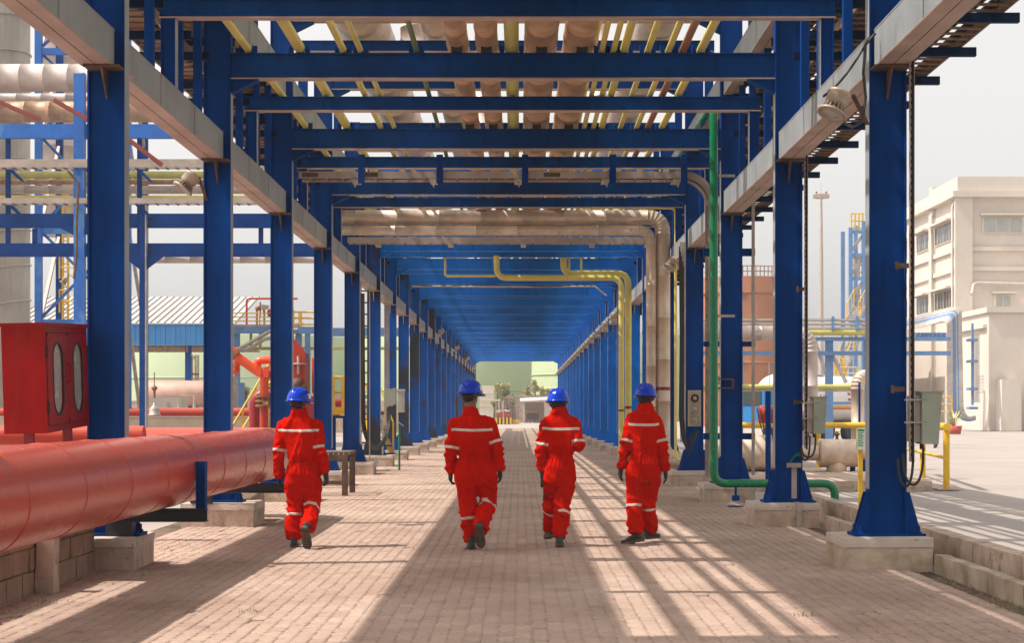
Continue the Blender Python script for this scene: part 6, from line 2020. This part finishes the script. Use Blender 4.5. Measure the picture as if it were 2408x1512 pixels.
# ================================================================== PEOPLE
def loft(mb, rings, n=22):
    # rings: (centre, rx, ry) with horizontal sections
    vs = []
    for c, rx, ry in rings:
        for k in range(n):
            a = 2 * PI * k / n
            ca, sa = math.cos(a), math.sin(a)
            ex = 0.8
            x = rx * (abs(ca) ** ex) * (1 if ca >= 0 else -1)
            y = ry * (abs(sa) ** ex) * (1 if sa >= 0 else -1)
            vs.append((c[0] + x, c[1] + y, c[2]))
    m = len(rings)
    fs = [(i * n + k, i * n + (k + 1) % n, (i + 1) * n + (k + 1) % n, (i + 1) * n + k) for i in range(m - 1) for k in range(n)]
    mb.add(vs, fs, True)
    mb.add(vs[:n], [tuple(range(n))[::-1]])
    mb.add(vs[-n:], [tuple(range(n))])
def limb(mb, pts, rs, k=6, n=16):
    # smooth tapered tube through the joints with rounded ends
    P_ = [Vector(p) for p in pts]
    out, rr = [], []
    for i in range(len(P_) - 1):
        p0, p1, p2, p3 = P_[max(0, i - 1)], P_[i], P_[i + 1], P_[min(len(P_) - 1, i + 2)]
        for j in range(k):
            t = j / k
            q = 0.5 * ((2 * p1) + (p2 - p0) * t + (2 * p0 - 5 * p1 + 4 * p2 - p3) * t * t + (3 * p1 - p0 - 3 * p2 + p3) * t ** 3)
            lin = p1.lerp(p2, t)
            out.append(q * 0.55 + lin * 0.45)
            rr.append(rs[i] * (1 - t) + rs[i + 1] * t)
    out.append(P_[-1]); rr.append(rs[-1])
    mb.tube(out, rr, n)
def fuse(mb, vox, smooth=3, fac=0.5):
    me = bpy.data.meshes.new('tmp')
    me.from_pydata(mb.v, [], mb.f)
    ob = bpy.data.objects.new('tmp', me)
    COL.objects.link(ob)
    r = ob.modifiers.new('r', 'REMESH'); r.mode = 'VOXEL'; r.voxel_size = vox; r.adaptivity = 0
    s = ob.modifiers.new('s', 'SMOOTH'); s.factor = fac; s.iterations = smooth
    dg = bpy.context.evaluated_depsgraph_get()
    out = bpy.data.meshes.new_from_object(ob.evaluated_get(dg))
    bpy.data.objects.remove(ob)
    bpy.data.meshes.remove(me)
    out.polygons.foreach_set('use_smooth', [True] * len(out.polygons))
    return out
def put(me, name, material, parent):
    me.name = name
    me.materials.clear()
    me.materials.append(material)
    ob = bpy.data.objects.new(name, me)
    COL.objects.link(ob)
    ob.parent = parent
    return ob
def local(mb, name, material, parent):
    me = bpy.data.meshes.new(name)
    me.from_pydata(mb.v, [], mb.f)
    me.polygons.foreach_set('use_smooth', mb.s)
    me.update()
    return put(me, name, material, parent)
def strip_of(me, planes, keep, off):
    # a strip of the garment between pairs of planes, lifted off it
    bm = bmesh.new()
    bm.from_mesh(me)
    dead = [f for f in bm.faces if not keep(f.calc_center_median(), f.normal)]
    bmesh.ops.delete(bm, geom=dead, context='FACES')
    for co, no in planes:
        bmesh.ops.bisect_plane(bm, geom=bm.verts[:] + bm.edges[:] + bm.faces[:], plane_co=co, plane_no=no, clear_outer=True)
    for v in bm.verts:
        v.normal_update()
    nn = {v: v.normal.copy() for v in bm.verts}
    for v in bm.verts:
        v.co += nn[v] * off
    bmesh.ops.solidify(bm, geom=bm.faces[:], thickness=0.003)
    out = bpy.data.meshes.new('strip')
    bm.to_mesh(out)
    bm.free()
    out.polygons.foreach_set('use_smooth', [True] * len(out.polygons))
    return out

def make_hand(parent, wrist, dirv, side, curl, name='glove', material=GLOVE, vox=0.0055):
    h = Vector(dirv).normalized()
    inward = Vector((-side, 0.25, 0))
    pn = (inward - h * inward.dot(h)).normalized()         # palm faces the thigh
    fw = h.cross(pn).normalized()
    if fw.y < 0:
        fw = -fw
    mb = MB()
    w = Vector(wrist)
    limb(mb, [w - h * .03, w + h * .02], [.034, .033], 3, 12)
    for o_, r_ in ((-.024, .021), (0.0, .023), (.024, .021)):
        limb(mb, [w + h * .01 + fw * o_ * .7, w + h * .055 + fw * o_, w + h * .092 + fw * o_], [r_, r_ * .95, r_ * .8], 3, 10)
    for k, (o_, L) in enumerate(((.033, .072), (.011, .080), (-.011, .075), (-.032, .060))):
        a = w + h * .088 + fw * o_
        c1, c2, c3 = curl * .55, curl * 1.35, curl * 1.9
        d1 = h * math.cos(c1) + pn * math.sin(c1)
        d2 = h * math.cos(c2) + pn * math.sin(c2)
        d3 = h * math.cos(c3) + pn * math.sin(c3)
        spread = fw * (o_ * .12)
        p1 = a + (d1 + spread) * L * .45
        p2 = p1 + d2 * L * .32
        p3 = p2 + d3 * L * .25
        limb(mb, [a - h * .015, a, p1, p2, p3], [.0105, .0108, .0102, .0095, .0082], 3, 9)
    t0 = w + h * .022 + fw * .026
    t1 = w + h * .058 + fw * .050 + pn * .012
    t2 = w + h * .088 + fw * .052 + pn * .026
    limb(mb, [t0, t1, t2], [.0145, .0125, .0095], 4, 9)
    me = fuse(mb, vox, 2, 0.35)
    return put(me, name, material, parent)

def make_boot(parent, ankle, yaw, pitch, roll=0.0):
    A = Vector(ankle)
    M_ = Matrix.Rotation(-yaw, 3, 'Z') @ Matrix.Rotation(-pitch, 3, 'X') @ Matrix.Rotation(roll, 3, 'Y')
    def w(x, y, z):
        return A + M_ @ Vector((x, y, z - 0.10))
    secs = [(-.085, .026, .055), (-.075, .034, .095), (-.045, .038, .11), (0.0, .039, .112), (.05, .041, .092), (.10, .047, .075), (.15, .048, .062), (.185, .040, .052), (.205, .022, .040)]
    mb = MB()
    n = 14
    vs = []
    for y, hw, ht in secs:
        for k in range(n):
            a = 2 * PI * k / n
            x = hw * math.cos(a)
            z = .022 + (ht - .022) * (0.5 + 0.5 * math.sin(a)) if True else 0
            if math.sin(a) < -.3:
                z = .022
                x = hw * (1 if math.cos(a) > 0 else -1) * min(1, abs(math.cos(a)) * 1.15)
            vs.append(w(x, y, z))
    fs = [(i * n + k, i * n + (k + 1) % n, (i + 1) * n + (k + 1) % n, (i + 1) * n + k) for i in range(len(secs) - 1) for k in range(n)]
    mb.add(vs, fs, True)
    mb.add(vs[:n], [tuple(range(n))[::-1]])
    mb.add(vs[-n:], [tuple(range(n))])
    limb(mb, [w(0, -.035, .08), w(0, -.03, .17)], [.047, .05], 3, 14)
    b = put(fuse(mb, .009, 2, .4), 'boot', BOOT, parent)
    out = [(-.088, .020), (-.08, .034), (-.05, .041), (-.01, .040), (.04, .040), (.09, .048), (.14, .051), (.175, .045), (.20, .030), (.212, .010)]
    poly = [(hw, y) for y, hw in out] + [(-hw, y) for y, hw in reversed(out)]
    s = MB()
    k = len(poly)
    vs = [w(x, y, .0) for x, y in poly] + [w(x * 1.03, y, .024) for x, y in poly]
    s.add(vs, [tuple(range(k))[::-1], tuple(range(k, 2 * k))] + [(i, (i + 1) % k, k + (i + 1) % k, k + i) for i in range(k)])
    for y0 in (-.07, -.045, -.02, .05, .075, .10, .125, .15, .175):
        hw = .036 if y0 < .0 else .040
        if y0 > .16:
            hw = .034
        s.hexa([w(-hw, y0 - .008, -.006), w(hw, y0 - .008, -.006), w(hw, y0 + .008, -.006), w(-hw, y0 + .008, -.006)],
               [w(-hw, y0 - .009, .001), w(hw, y0 - .009, .001), w(hw, y0 + .009, .001), w(-hw, y0 + .009, .001)])
    so = MB()
    so.v, so.f, so.s = s.v, s.f, s.s
    local(so, 'sole', SOLE, b)
    return b

def make_helmet(parent, hc, yaw, tilt):
    M_ = Matrix.Rotation(-yaw, 3, 'Z') @ Matrix.Rotation(tilt, 3, 'X')
    C = Vector(hc)
    def w(x, y, z):
        return C + M_ @ Vector((x, y, z))
    base = .030
    rx, ry, rz = .122, .146, .136
    n, m = 48, 14
    mb = MB()
    rings = []
    def brim(a, e):
        f = max(0, math.sin(a))
        return e * (1 + 2.6 * f ** 3)
    for zz, e, dz in ((base - .012, .0, 0), (base - .014, .015, 0), (base - .007, .017, 0), (base, .005, 0)):
        rings.append([(w((rx + brim(a, e)) * math.cos(a), (ry + brim(a, e)) * math.sin(a), zz - brim(a, e) * .25)) for a in [2 * PI * k / n for k in range(n)]])
    for j in range(m):
        t = (j + 0.3) / m * PI / 2
        ct, st = math.cos(t), math.sin(t)
        ring = []
        for k in range(n):
            a = 2 * PI * k / n
            x, y = rx * ct ** .82 * math.cos(a), ry * ct ** .82 * math.sin(a)
            rid = 0
            for cx_, wd, hh in ((0, .016, .011), (.047, .011, .009), (-.047, .011, .009), (.082, .010, .006), (-.082, .010, .006)):
                rid += hh * math.exp(-((x - cx_) / wd) ** 4) * min(1, st * 1.6)
            ring.append(w(x * (1 + rid * .4), y * (1 + rid * .4), base + rz * st + rid))
        rings.append(ring)
    top = w(0, 0, base + rz + .011)
    vs = [p for r_ in rings for p in r_] + [top]
    M2 = len(rings)
    fs = [(i * n + k, i * n + (k + 1) % n, (i + 1) * n + (k + 1) % n, (i + 1) * n + k) for i in range(M2 - 1) for k in range(n)]
    fs += [((M2 - 1) * n + k, (M2 - 1) * n + (k + 1) % n, len(vs) - 1) for k in range(n)]
    mb.add(vs, fs, True)
    hl = local(mb, 'helmet', HELMET, parent)
    st_ = MB()
    g = []
    for j in range(4):
        for k in range(6):
            a = R(8 + 34 * k / 5)
            t = R(10 + 24 * j / 3)
            g.append(w(rx * math.cos(t) ** .82 * math.cos(a) * 1.025, ry * math.cos(t) ** .82 * math.sin(a) * 1.025, base + rz * math.sin(t)))
    st_.add(g, [(j * 6 + k, j * 6 + k + 1, (j + 1) * 6 + k + 1, (j + 1) * 6 + k) for j in range(3) for k in range(5)], True)
    local(st_, 'sticker', WHITE, hl)
    cr = MB().tube([w(.088 * math.cos(a), .108 * math.sin(a), -.022 if math.sin(a) < .2 else .02) for a in [2 * PI * k / 28 for k in range(29)]], .010, 6, False)
    local(cr, 'headband', BLACK, hl)
    return hl

def make_person(label, loc, J, hc, yaw, W=1.0, seed=1, curls=(.5, .5), boots=((0, 0), (0, 0)), tilt=0.0, vox=0.0115, outfit='coverall', hem=0.084, group=None, face=True):
    # J: joints in metres from the ground point between the feet; the person walks toward +Y
    t = thing('person', label, 'person', loc, group)
    g = {k: Vector(v) for k, v in J.items()}
    mid, hipz, waistz, shz = g['mid'], g['hip'].z, g['waist'].z, (g['sl'].z + g['sr'].z) / 2
    hc = Vector(hc)
    neck = Vector((hc.x * .7 + mid.x * .3, mid.y, hc.z - .155))
    # --- body: one continuous figure
    b = MB()
    k_ = .72
    crz = g['crotch'].z
    def torso(mb, s, low=True):
        wx = g['waist'].x
        rg = []
        if low:
            rg += [((g['hip'].x, 0, crz - .03), .11 * W * s, .10 * s), ((g['hip'].x, 0, crz + .05), .165 * W * s, .125 * s), ((g['hip'].x, -.005, hipz), .178 * W * s, .138 * s)]
        rg += [((wx, 0, waistz - .06), .166 * W * s, .128 * s), ((wx, 0, waistz), .150 * W * s, .112 * s), ((wx, 0, waistz + .05), .163 * W * s, .122 * s),
               ((wx * .6 + mid.x * .4, 0, waistz + .16), .180 * W * s, .130 * s), ((mid.x, 0, shz - .10), .193 * W * s, .132 * s),
               ((mid.x, 0, shz - .01), .186 * W * s, .118 * s), ((mid.x, .0, shz + .045), .172 * W * s, .102 * s), ((neck.x * .5 + mid.x * .5, .003, shz + .095), .088 * s, .078 * s), ((neck.x, .005, shz + .13), .072 * s, .070 * s), ((neck.x, .008, shz + .16), .066 * s, .064 * s)]
        loft(mb, rg)
    torso(b, k_)
    for s, a, e, w_ in ((-1, 'sl', 'el', 'wl'), (1, 'sr', 'er', 'wr')):
        limb(b, [g[a].lerp(mid.lerp(Vector((mid.x, 0, shz)), 1), .25), g[a], g[e], g[w_]], [.042, .044, .036, .029])
    for s, kn, an in ((-1, 'kl', 'al'), (1, 'kr', 'ar')):
        limb(b, [Vector((g['hip'].x + s * .085 * W, 0, hipz)), g[kn], g[an]], [.070, .046, .034])
    limb(b, [neck - V(0, 0, .03), hc - V(0, .012, .06)], [.064, .060], 4, 16)
    MY = Matrix.Rotation(-yaw, 3, 'Z')
    def h(x, y, z):
        return hc + MY @ Vector((x, y, z))
    b.ball(tuple(hc + V(0, 0, .02)), (.080, .092, .10), 20, 14)
    q = h(0, .028, -.045)
    b.ball(tuple(q), (.062, .062, .068), 16, 10)
    b.ball(tuple(h(0, -.025, .01)), (.074, .075, .085), 16, 10)
    for s in (-1, 1):
        for dz, rr_ in ((.018, .020), (-.004, .018), (-.022, .014)):
            b.ball(tuple(h(s * .083, -.008, dz - .005)), rr_, 8, 6)
    limb(b, [h(0, .088, .02), h(0, .104, -.018)], [.010, .015], 3, 8)
    bo = put(fuse(b, vox, 2, .4), 'body', SKIN, t)
    if face:
        for s in (-1, 1):
            e_ = MB().ball(tuple(h(s * .031, .083, .012)), .012, 8, 6)
            local(e_, 'eye', WHITE, bo)
        local(MB().tube([h(-.024, .083, -.058), h(0, .092, -.056), h(.024, .083, -.058)], .006, 6), 'mouth', RED_DARK, bo)
    # --- hair
    hb = MB()
    n, m = 22, 14
    vs, fs = [], []
    for j in range(m + 1):
        th = PI * j / m
        for k in range(n):
            a = 2 * PI * k / n
            vs.append(h(.086 * math.sin(th) * math.cos(a), -.010 + .101 * math.sin(th) * math.sin(a), .012 + .112 * math.cos(th)))
    for j in range(m):
        for k in range(n):
            a = 2 * PI * (k + .5) / n
            th = PI * (j + .5) / m
            zz = math.cos(th) * .112
            lim = -.088 if math.sin(a) < -.35 else (-.005 if math.sin(a) < .25 else .06)
            if zz > lim:
                fs.append((j * n + k, (j + 1) * n + k, (j + 1) * n + (k + 1) % n, j * n + (k + 1) % n))
    hb.add(vs, fs, True)
    local(hb, 'hair', HAIR, t)
    make_helmet(t, hc, yaw, tilt)
    # --- clothes
    def folds(me, top_only=False):
        N = len(me.vertices)
        co = np.empty(N * 3); me.vertices.foreach_get('co', co); co = co.reshape(N, 3)
        no = np.empty(N * 3); me.vertices.foreach_get('normal', no); no = no.reshape(N, 3)
        kn = (g['kl'].z + g['kr'].z) / 2
        for i in range(N):
            x, y, z = co[i]
            s_ = seed * 3.7
            dsp = .009 * mnoise.noise((x * 5 + s_, y * 5, z * 3.2)) + .0035 * mnoise.noise((x * 13, y * 13 + s_, z * 9))
            # gathered waist
            ang = math.atan2(y, x - g['waist'].x)
            arm = abs(x - mid.x) > .2 * W
            if not arm:
                gw_ = math.exp(-((z - waistz) / .022) ** 2)
                dsp -= .006 * gw_
                pl = math.exp(-(((z - waistz) - (.05 if z > waistz else -.06)) / .075) ** 2)
                dsp += .0085 * pl * math.sin(ang * 21 + 5 * mnoise.noise((ang * 2, z * 4, s_)))
            if z < waistz - .05 and not arm:
                dsp += .020 * mnoise.noise((x * 10 + s_, y * 8, z * 3.0)) * min(1, (waistz - z) * 4)
                rz_ = 1 - abs(mnoise.noise((x * 4.5 + s_, y * 4.5, z * 11 + x * 9)))
                wk = math.exp(-((z - kn) / .13) ** 2) + 1.3 * math.exp(-((z - .20) / .09) ** 2) + .7 * math.exp(-((z - crz + .02) / .09) ** 2)
                dsp += .026 * (max(0, rz_ - .62) / .38 - .25) * wk
            elif arm:
                ez = (g['el'].z + g['er'].z) / 2
                rz_ = 1 - abs(mnoise.noise((x * 5 + s_, y * 6, z * 13 - x * 8)))
                wk = math.exp(-((z - ez) / .12) ** 2) + .7 * math.exp(-((z - ez + .22) / .08) ** 2) + .5
                dsp += .019 * (max(0, rz_ - .6) / .4 - .25) * wk
            else:
                rz_ = 1 - abs(mnoise.noise((x * 5.5 + s_, y * 3, z * 2.6 + abs(x) * 5)))
                dsp += .020 * (max(0, rz_ - .62) / .38 - .25)
                rq_ = 1 - abs(mnoise.noise((x * 3.5 + s_, y * 3, z * 9 + x * 6 + 4)))
                dsp += .012 * (max(0, rq_ - .7) / .3 - .2) * math.exp(-((z - waistz - .13) / .12) ** 2)
            co[i] += no[i] * dsp
        me.vertices.foreach_set('co', co.ravel())
        me.update()
    def sleeve(mb, a, e, w_, grow=1.0):
        sh = g[a]
        limb(mb, [Vector((mid.x + (sh.x - mid.x) * .55, 0, sh.z + .0)), sh + V(0, 0, -.015), sh.lerp(g[e], .5), g[e], g[e].lerp(g[w_], .5), g[w_]],
             [.066 * grow, .068 * grow, .066 * grow, .063 * grow, .058 * grow, .047 * grow])
    def leg(mb, s, kn, an):
        hp = Vector((g['hip'].x + s * .088 * W, 0, hipz - .02))
        av = (g[an] - g[kn]).normalized()
        bend = Vector((0, -.012, 0))
        limb(mb, [hp + V(0, 0, .03), hp + V(s * .004, 0, -.10), g[kn] + V(0, 0, .08), g[kn] + bend - av * -.03, g[kn].lerp(g[an], .6), g[an] - av * .05, g[an] + av * .012],
             [.10 * W, .116 * W, .094, .090, .086, hem, hem * .95], 5, 18)
    strips = []
    arms = (('sl', 'el', 'wl', -1), ('sr', 'er', 'wr', 1))
    legs = (('kl', 'al', -1), ('kr', 'ar', 1))
    if outfit == 'coverall':
        c = MB()
        torso(c, 1.0)
        for a, e, w_, s in arms:
            sleeve(c, a, e, w_, 1.0 + (W - 1) * .7)
        for kn, an, s in legs:
            leg(c, s, kn, an)
        # standing collar
        for i in range(2):
            loft(c, [((neck.x, -.002, shz + .10), .095, .086), ((neck.x, .0, shz + .172), .076, .076)])
        me = fuse(c, vox, 4, .5)
        folds(me)
        cv = put(me, 'coverall', CLOTH, t)
        # yoke band across the back and front
        bz = shz - .055
        def band(co, no, half, keep, nm='reflective_band'):
            co, no = Vector(co), Vector(no).normalized()
            m_ = strip_of(me, [(co + no * half, no), (co - no * half, -no)], keep, .003)
            if len(m_.polygons):
                put(m_, nm, TAPE, cv)
        xl, xr = g['sl'].x - .035, g['sr'].x + .035
        band((mid.x, 0, bz), (.0, -.15, 1), .0135, lambda c_, n_: xl < c_.x < xr and c_.y < .02)
        for a, e, w_, s in arms:
            ax = (g[e] - g[a]).normalized()
            cpt = g[e] + ax * -.035
            band(cpt, ax, .0145, lambda c_, n_, cpt=cpt: (c_ - cpt).length < .095)
        for kn, an, s in legs:
            ax = (g[an] - g[kn]).normalized()
            cpt = g[kn] + ax * .06
            other = g['kr'] if s < 0 else g['kl']
            mx = (g[kn].x + other.x) / 2
            band(cpt, ax, .0140, lambda c_, n_, cpt=cpt, s=s, mx=mx: (c_ - cpt).length < .135 and (c_.x - mx) * s > .012)
        # hip pocket and belt casing
        pk = strip_of(me, [(V(g['hip'].x + .145 * W, 0, 0), V(1, 0, 0)), (V(g['hip'].x + .04, 0, 0), V(-1, 0, 0)), (V(0, 0, hipz + .035), V(0, 0, 1)), (V(0, 0, hipz - .09), V(0, 0, -1))], lambda c_, n_: c_.y < -.02, .003)
        if len(pk.polygons):
            put(pk, 'hip_pocket', CLOTH, cv)
        wb_ = strip_of(me, [(V(0, 0, waistz + .022), V(0, 0, 1)), (V(0, 0, waistz - .022), V(0, 0, -1))], lambda c_, n_: abs(c_.x - g['waist'].x) < .19 * W and abs(c_.z - waistz) < .05 and min((c_ - g['wl']).length, (c_ - g['wr']).length) > .1, .004)
        if len(wb_.polygons):
            put(wb_, 'waistband', CLOTH, cv)
        for a, e, w_, s in arms:
            ax = (g[w_] - g[e]).normalized()
            cpt = g[w_] - ax * .02
            m_ = strip_of(me, [(cpt + ax * .028, ax), (cpt - ax * .028, -ax)], lambda c_, n_, cpt=cpt: (c_ - cpt).length < .09, .0035)
            if len(m_.polygons):
                put(m_, 'cuff', CLOTH, cv)
    else:
        c = MB()
        torso(c, 1.0, True)
        for a, e, w_, s in arms:
            sleeve(c, a, e, w_, .95)
        me = fuse(c, vox, 2, .5)
        put(me, 'shirt', SHIRT, t)
        c = MB()
        for kn, an, s in legs:
            leg(c, s, kn, an)
        me = fuse(c, vox, 2, .5)
        put(me, 'trousers', TROUSER, t)
    # --- gloves, boots
    for i, (a, e, w_, s) in enumerate(arms):
        dv = (g[w_] - g[e]).normalized()
        dv = (dv + V(0, .05, -.5)).normalized() if g[w_].z < g[e].z - .1 else dv
        make_hand(t, g[w_], dv, s, curls[i], 'glove' if outfit == 'coverall' else 'hand', GLOVE if outfit == 'coverall' else SKIN, .0055 if outfit == 'coverall' else .009)
    for i, (kn, an, s) in enumerate(legs):
        make_boot(t, g[an], boots[i][0], boots[i][1])
    return t

def joints(cx, fy, ppm, **kw):
    out = {}
    for k, v in kw.items():
        out[k] = ((v[0] - cx) / ppm, v[2] if len(v) > 2 else 0.0, (fy - v[1]) / ppm)
    return out
def foot_d(fy):
    return F * EYE / (fy - Y0)
# leftmost walker
fy, cx = 1287, 711
d = foot_d(fy); pm = F / d
J = joints(cx, fy, pm, sl=(664, 998), sr=(744, 998), el=(657, 1066, -.02), er=(754, 1058, -.03), wl=(655, 1122, .06), wr=(766, 1113, -.02), mid=(703, 1010), waist=(713, 1089), hip=(713, 1112), crotch=(712, 1146),
           kl=(691, 1198, .07), al=(691, 1266, .04), kr=(734, 1194, .06), ar=(729, 1240, -.26))
make_person('leftmost walker in red coveralls and blue helmet beside the red pipe, right boot lifted', (PX(cx, d), d, 0), J, ((702 - cx) / pm, .02, (fy - 948) / pm), R(32), 1.0, 1, (.45, .75), ((R(-6), 0), (R(8), R(58))), R(-4))
# second walker, the tallest in the picture
fy, cx = 1293, 1117
d = foot_d(fy); pm = F / d
J = joints(cx, fy, pm, sl=(1071, 996), sr=(1151, 995), el=(1061, 1060, -.03), er=(1167, 1047, -.03), wl=(1059, 1112, .05), wr=(1175, 1105, .03), mid=(1112, 1004), waist=(1117, 1074), hip=(1119, 1099), crotch=(1113, 1136),
           kl=(1100, 1206, .06), al=(1109, 1273, .05), kr=(1147, 1190, .09), ar=(1132, 1236, -.24))
make_person('broad walker second from left in red coveralls, right boot sole turned to the viewer', (PX(cx, d), d, 0), J, ((1106 - cx) / pm, .02, (fy - 930) / pm), R(38), 1.14, 2, (.8, .55), ((R(-4), 0), (R(10), R(62))), R(-4))
# third walker
fy, cx = 1285, 1312
d = foot_d(fy); pm = F / d
J = joints(cx, fy, pm, sl=(1283, 994), sr=(1354, 994), el=(1272, 1052, -.02), er=(1360, 1046, -.06), wl=(1275, 1108, .05), wr=(1345, 1052, .24), mid=(1319, 1006), waist=(1318, 1072), hip=(1317, 1098), crotch=(1312, 1136),
           kl=(1299, 1192, .20), al=(1295, 1249, .42), kr=(1321, 1196, .02), ar=(1315, 1262, -.10))
make_person('slim walker third from left in red coveralls, right forearm bent forward', (PX(cx, d), d, 0), J, ((1312 - cx) / pm, .02, (fy - 949) / pm), R(8), .92, 3, (1.0, .9), ((R(-10), R(10)), (R(4), R(8))), R(-4), hem=.08)
rad = MB().box(-.03, .03, -.02, .02, -.17, .0).tube([(.015, 0, -.17), (.0, -.01, -.32)], .008, 8)
ro = rad.build('walkie_talkie', BLACK, None, (0, 0, 0))
ro.location = (PX(1278, d - .02), d + .09, PZ(1112, d))
tag(ro, 'black radio with its aerial hanging down in the third walker\'s left hand', 'radio')
# rightmost walker
fy, cx = 1279, 1513
d = foot_d(fy); pm = F / d
J = joints(cx, fy, pm, sl=(1484, 984), sr=(1541, 984), el=(1470, 1043, -.02), er=(1556, 1044, -.03), wl=(1461, 1101, .06), wr=(1565, 1106, .02), mid=(1513, 997), waist=(1514, 1063), hip=(1512, 1090), crotch=(1509, 1128),
           kl=(1493, 1180, .06), al=(1494, 1254, -.04), kr=(1527, 1184, .15), ar=(1528, 1250, .22))
make_person('rightmost walker in red coveralls, sunlit down the left side, feet turned out', (PX(cx, d), d, 0), J, ((1519 - cx) / pm, .02, (fy - 936) / pm), R(16), .95, 4, (.5, .45), ((R(-58), R(12)), (R(40), 0)), R(-4), hem=.086)
# man far off at right
d = 71.0
pm = F / d
fy, cx = PZ(0, d), 2199
fy = Y0 + EYE * pm
J = joints(cx, fy, pm, sl=(2193, fy - 1.36 * pm), sr=(2206, fy - 1.36 * pm), el=(2191, fy - 1.1 * pm), er=(2209, fy - 1.1 * pm, .05), wl=(2190, fy - .85 * pm, .05), wr=(2210, fy - .86 * pm, .1), mid=(2199.5, fy - 1.3 * pm), waist=(2200, fy - 1.0 * pm), hip=(2200, fy - .92 * pm), crotch=(2200, fy - .78 * pm),
           kl=(2199, fy - .48 * pm, .05), al=(2195, fy - .14 * pm, -.25), kr=(2202, fy - .48 * pm, .1), ar=(2203, fy - .10 * pm, .1))
make_person('distant man in a pale shirt and blue helmet walking past the white building', (PX(cx, d), d, 0), J, (0.0, .02, 1.58), R(5), .95, 5, (.5, .5), ((0, R(40)), (0, 0)), 0, .02, 'shirt', .085, None, False)
# ------------------------------------------------------------------ haze
hz = MB().box(-440, 440, -70, 640, -1.2, 34).build('haze', YARD, base=(0, 0, -1.2), kind='stuff')
hm = bpy.data.materials.new('pale haze')
hm.use_nodes = True
hn = hm.node_tree.nodes
for q in list(hn):
    if q.type == 'BSDF_PRINCIPLED':
        hn.remove(q)
pv = hn.new('ShaderNodeVolumePrincipled')
pv.inputs['Color'].default_value = (0.80, 0.89, 0.98, 1)
pv.inputs['Density'].default_value = 0.00045
pv.inputs['Anisotropy'].default_value = 0.2
hout = [q for q in hn if q.type == 'OUTPUT_MATERIAL'][0]
hm.node_tree.links.new(pv.outputs[0], hout.inputs['Volume'])
hz.data.materials.clear()
hz.data.materials.append(hm)
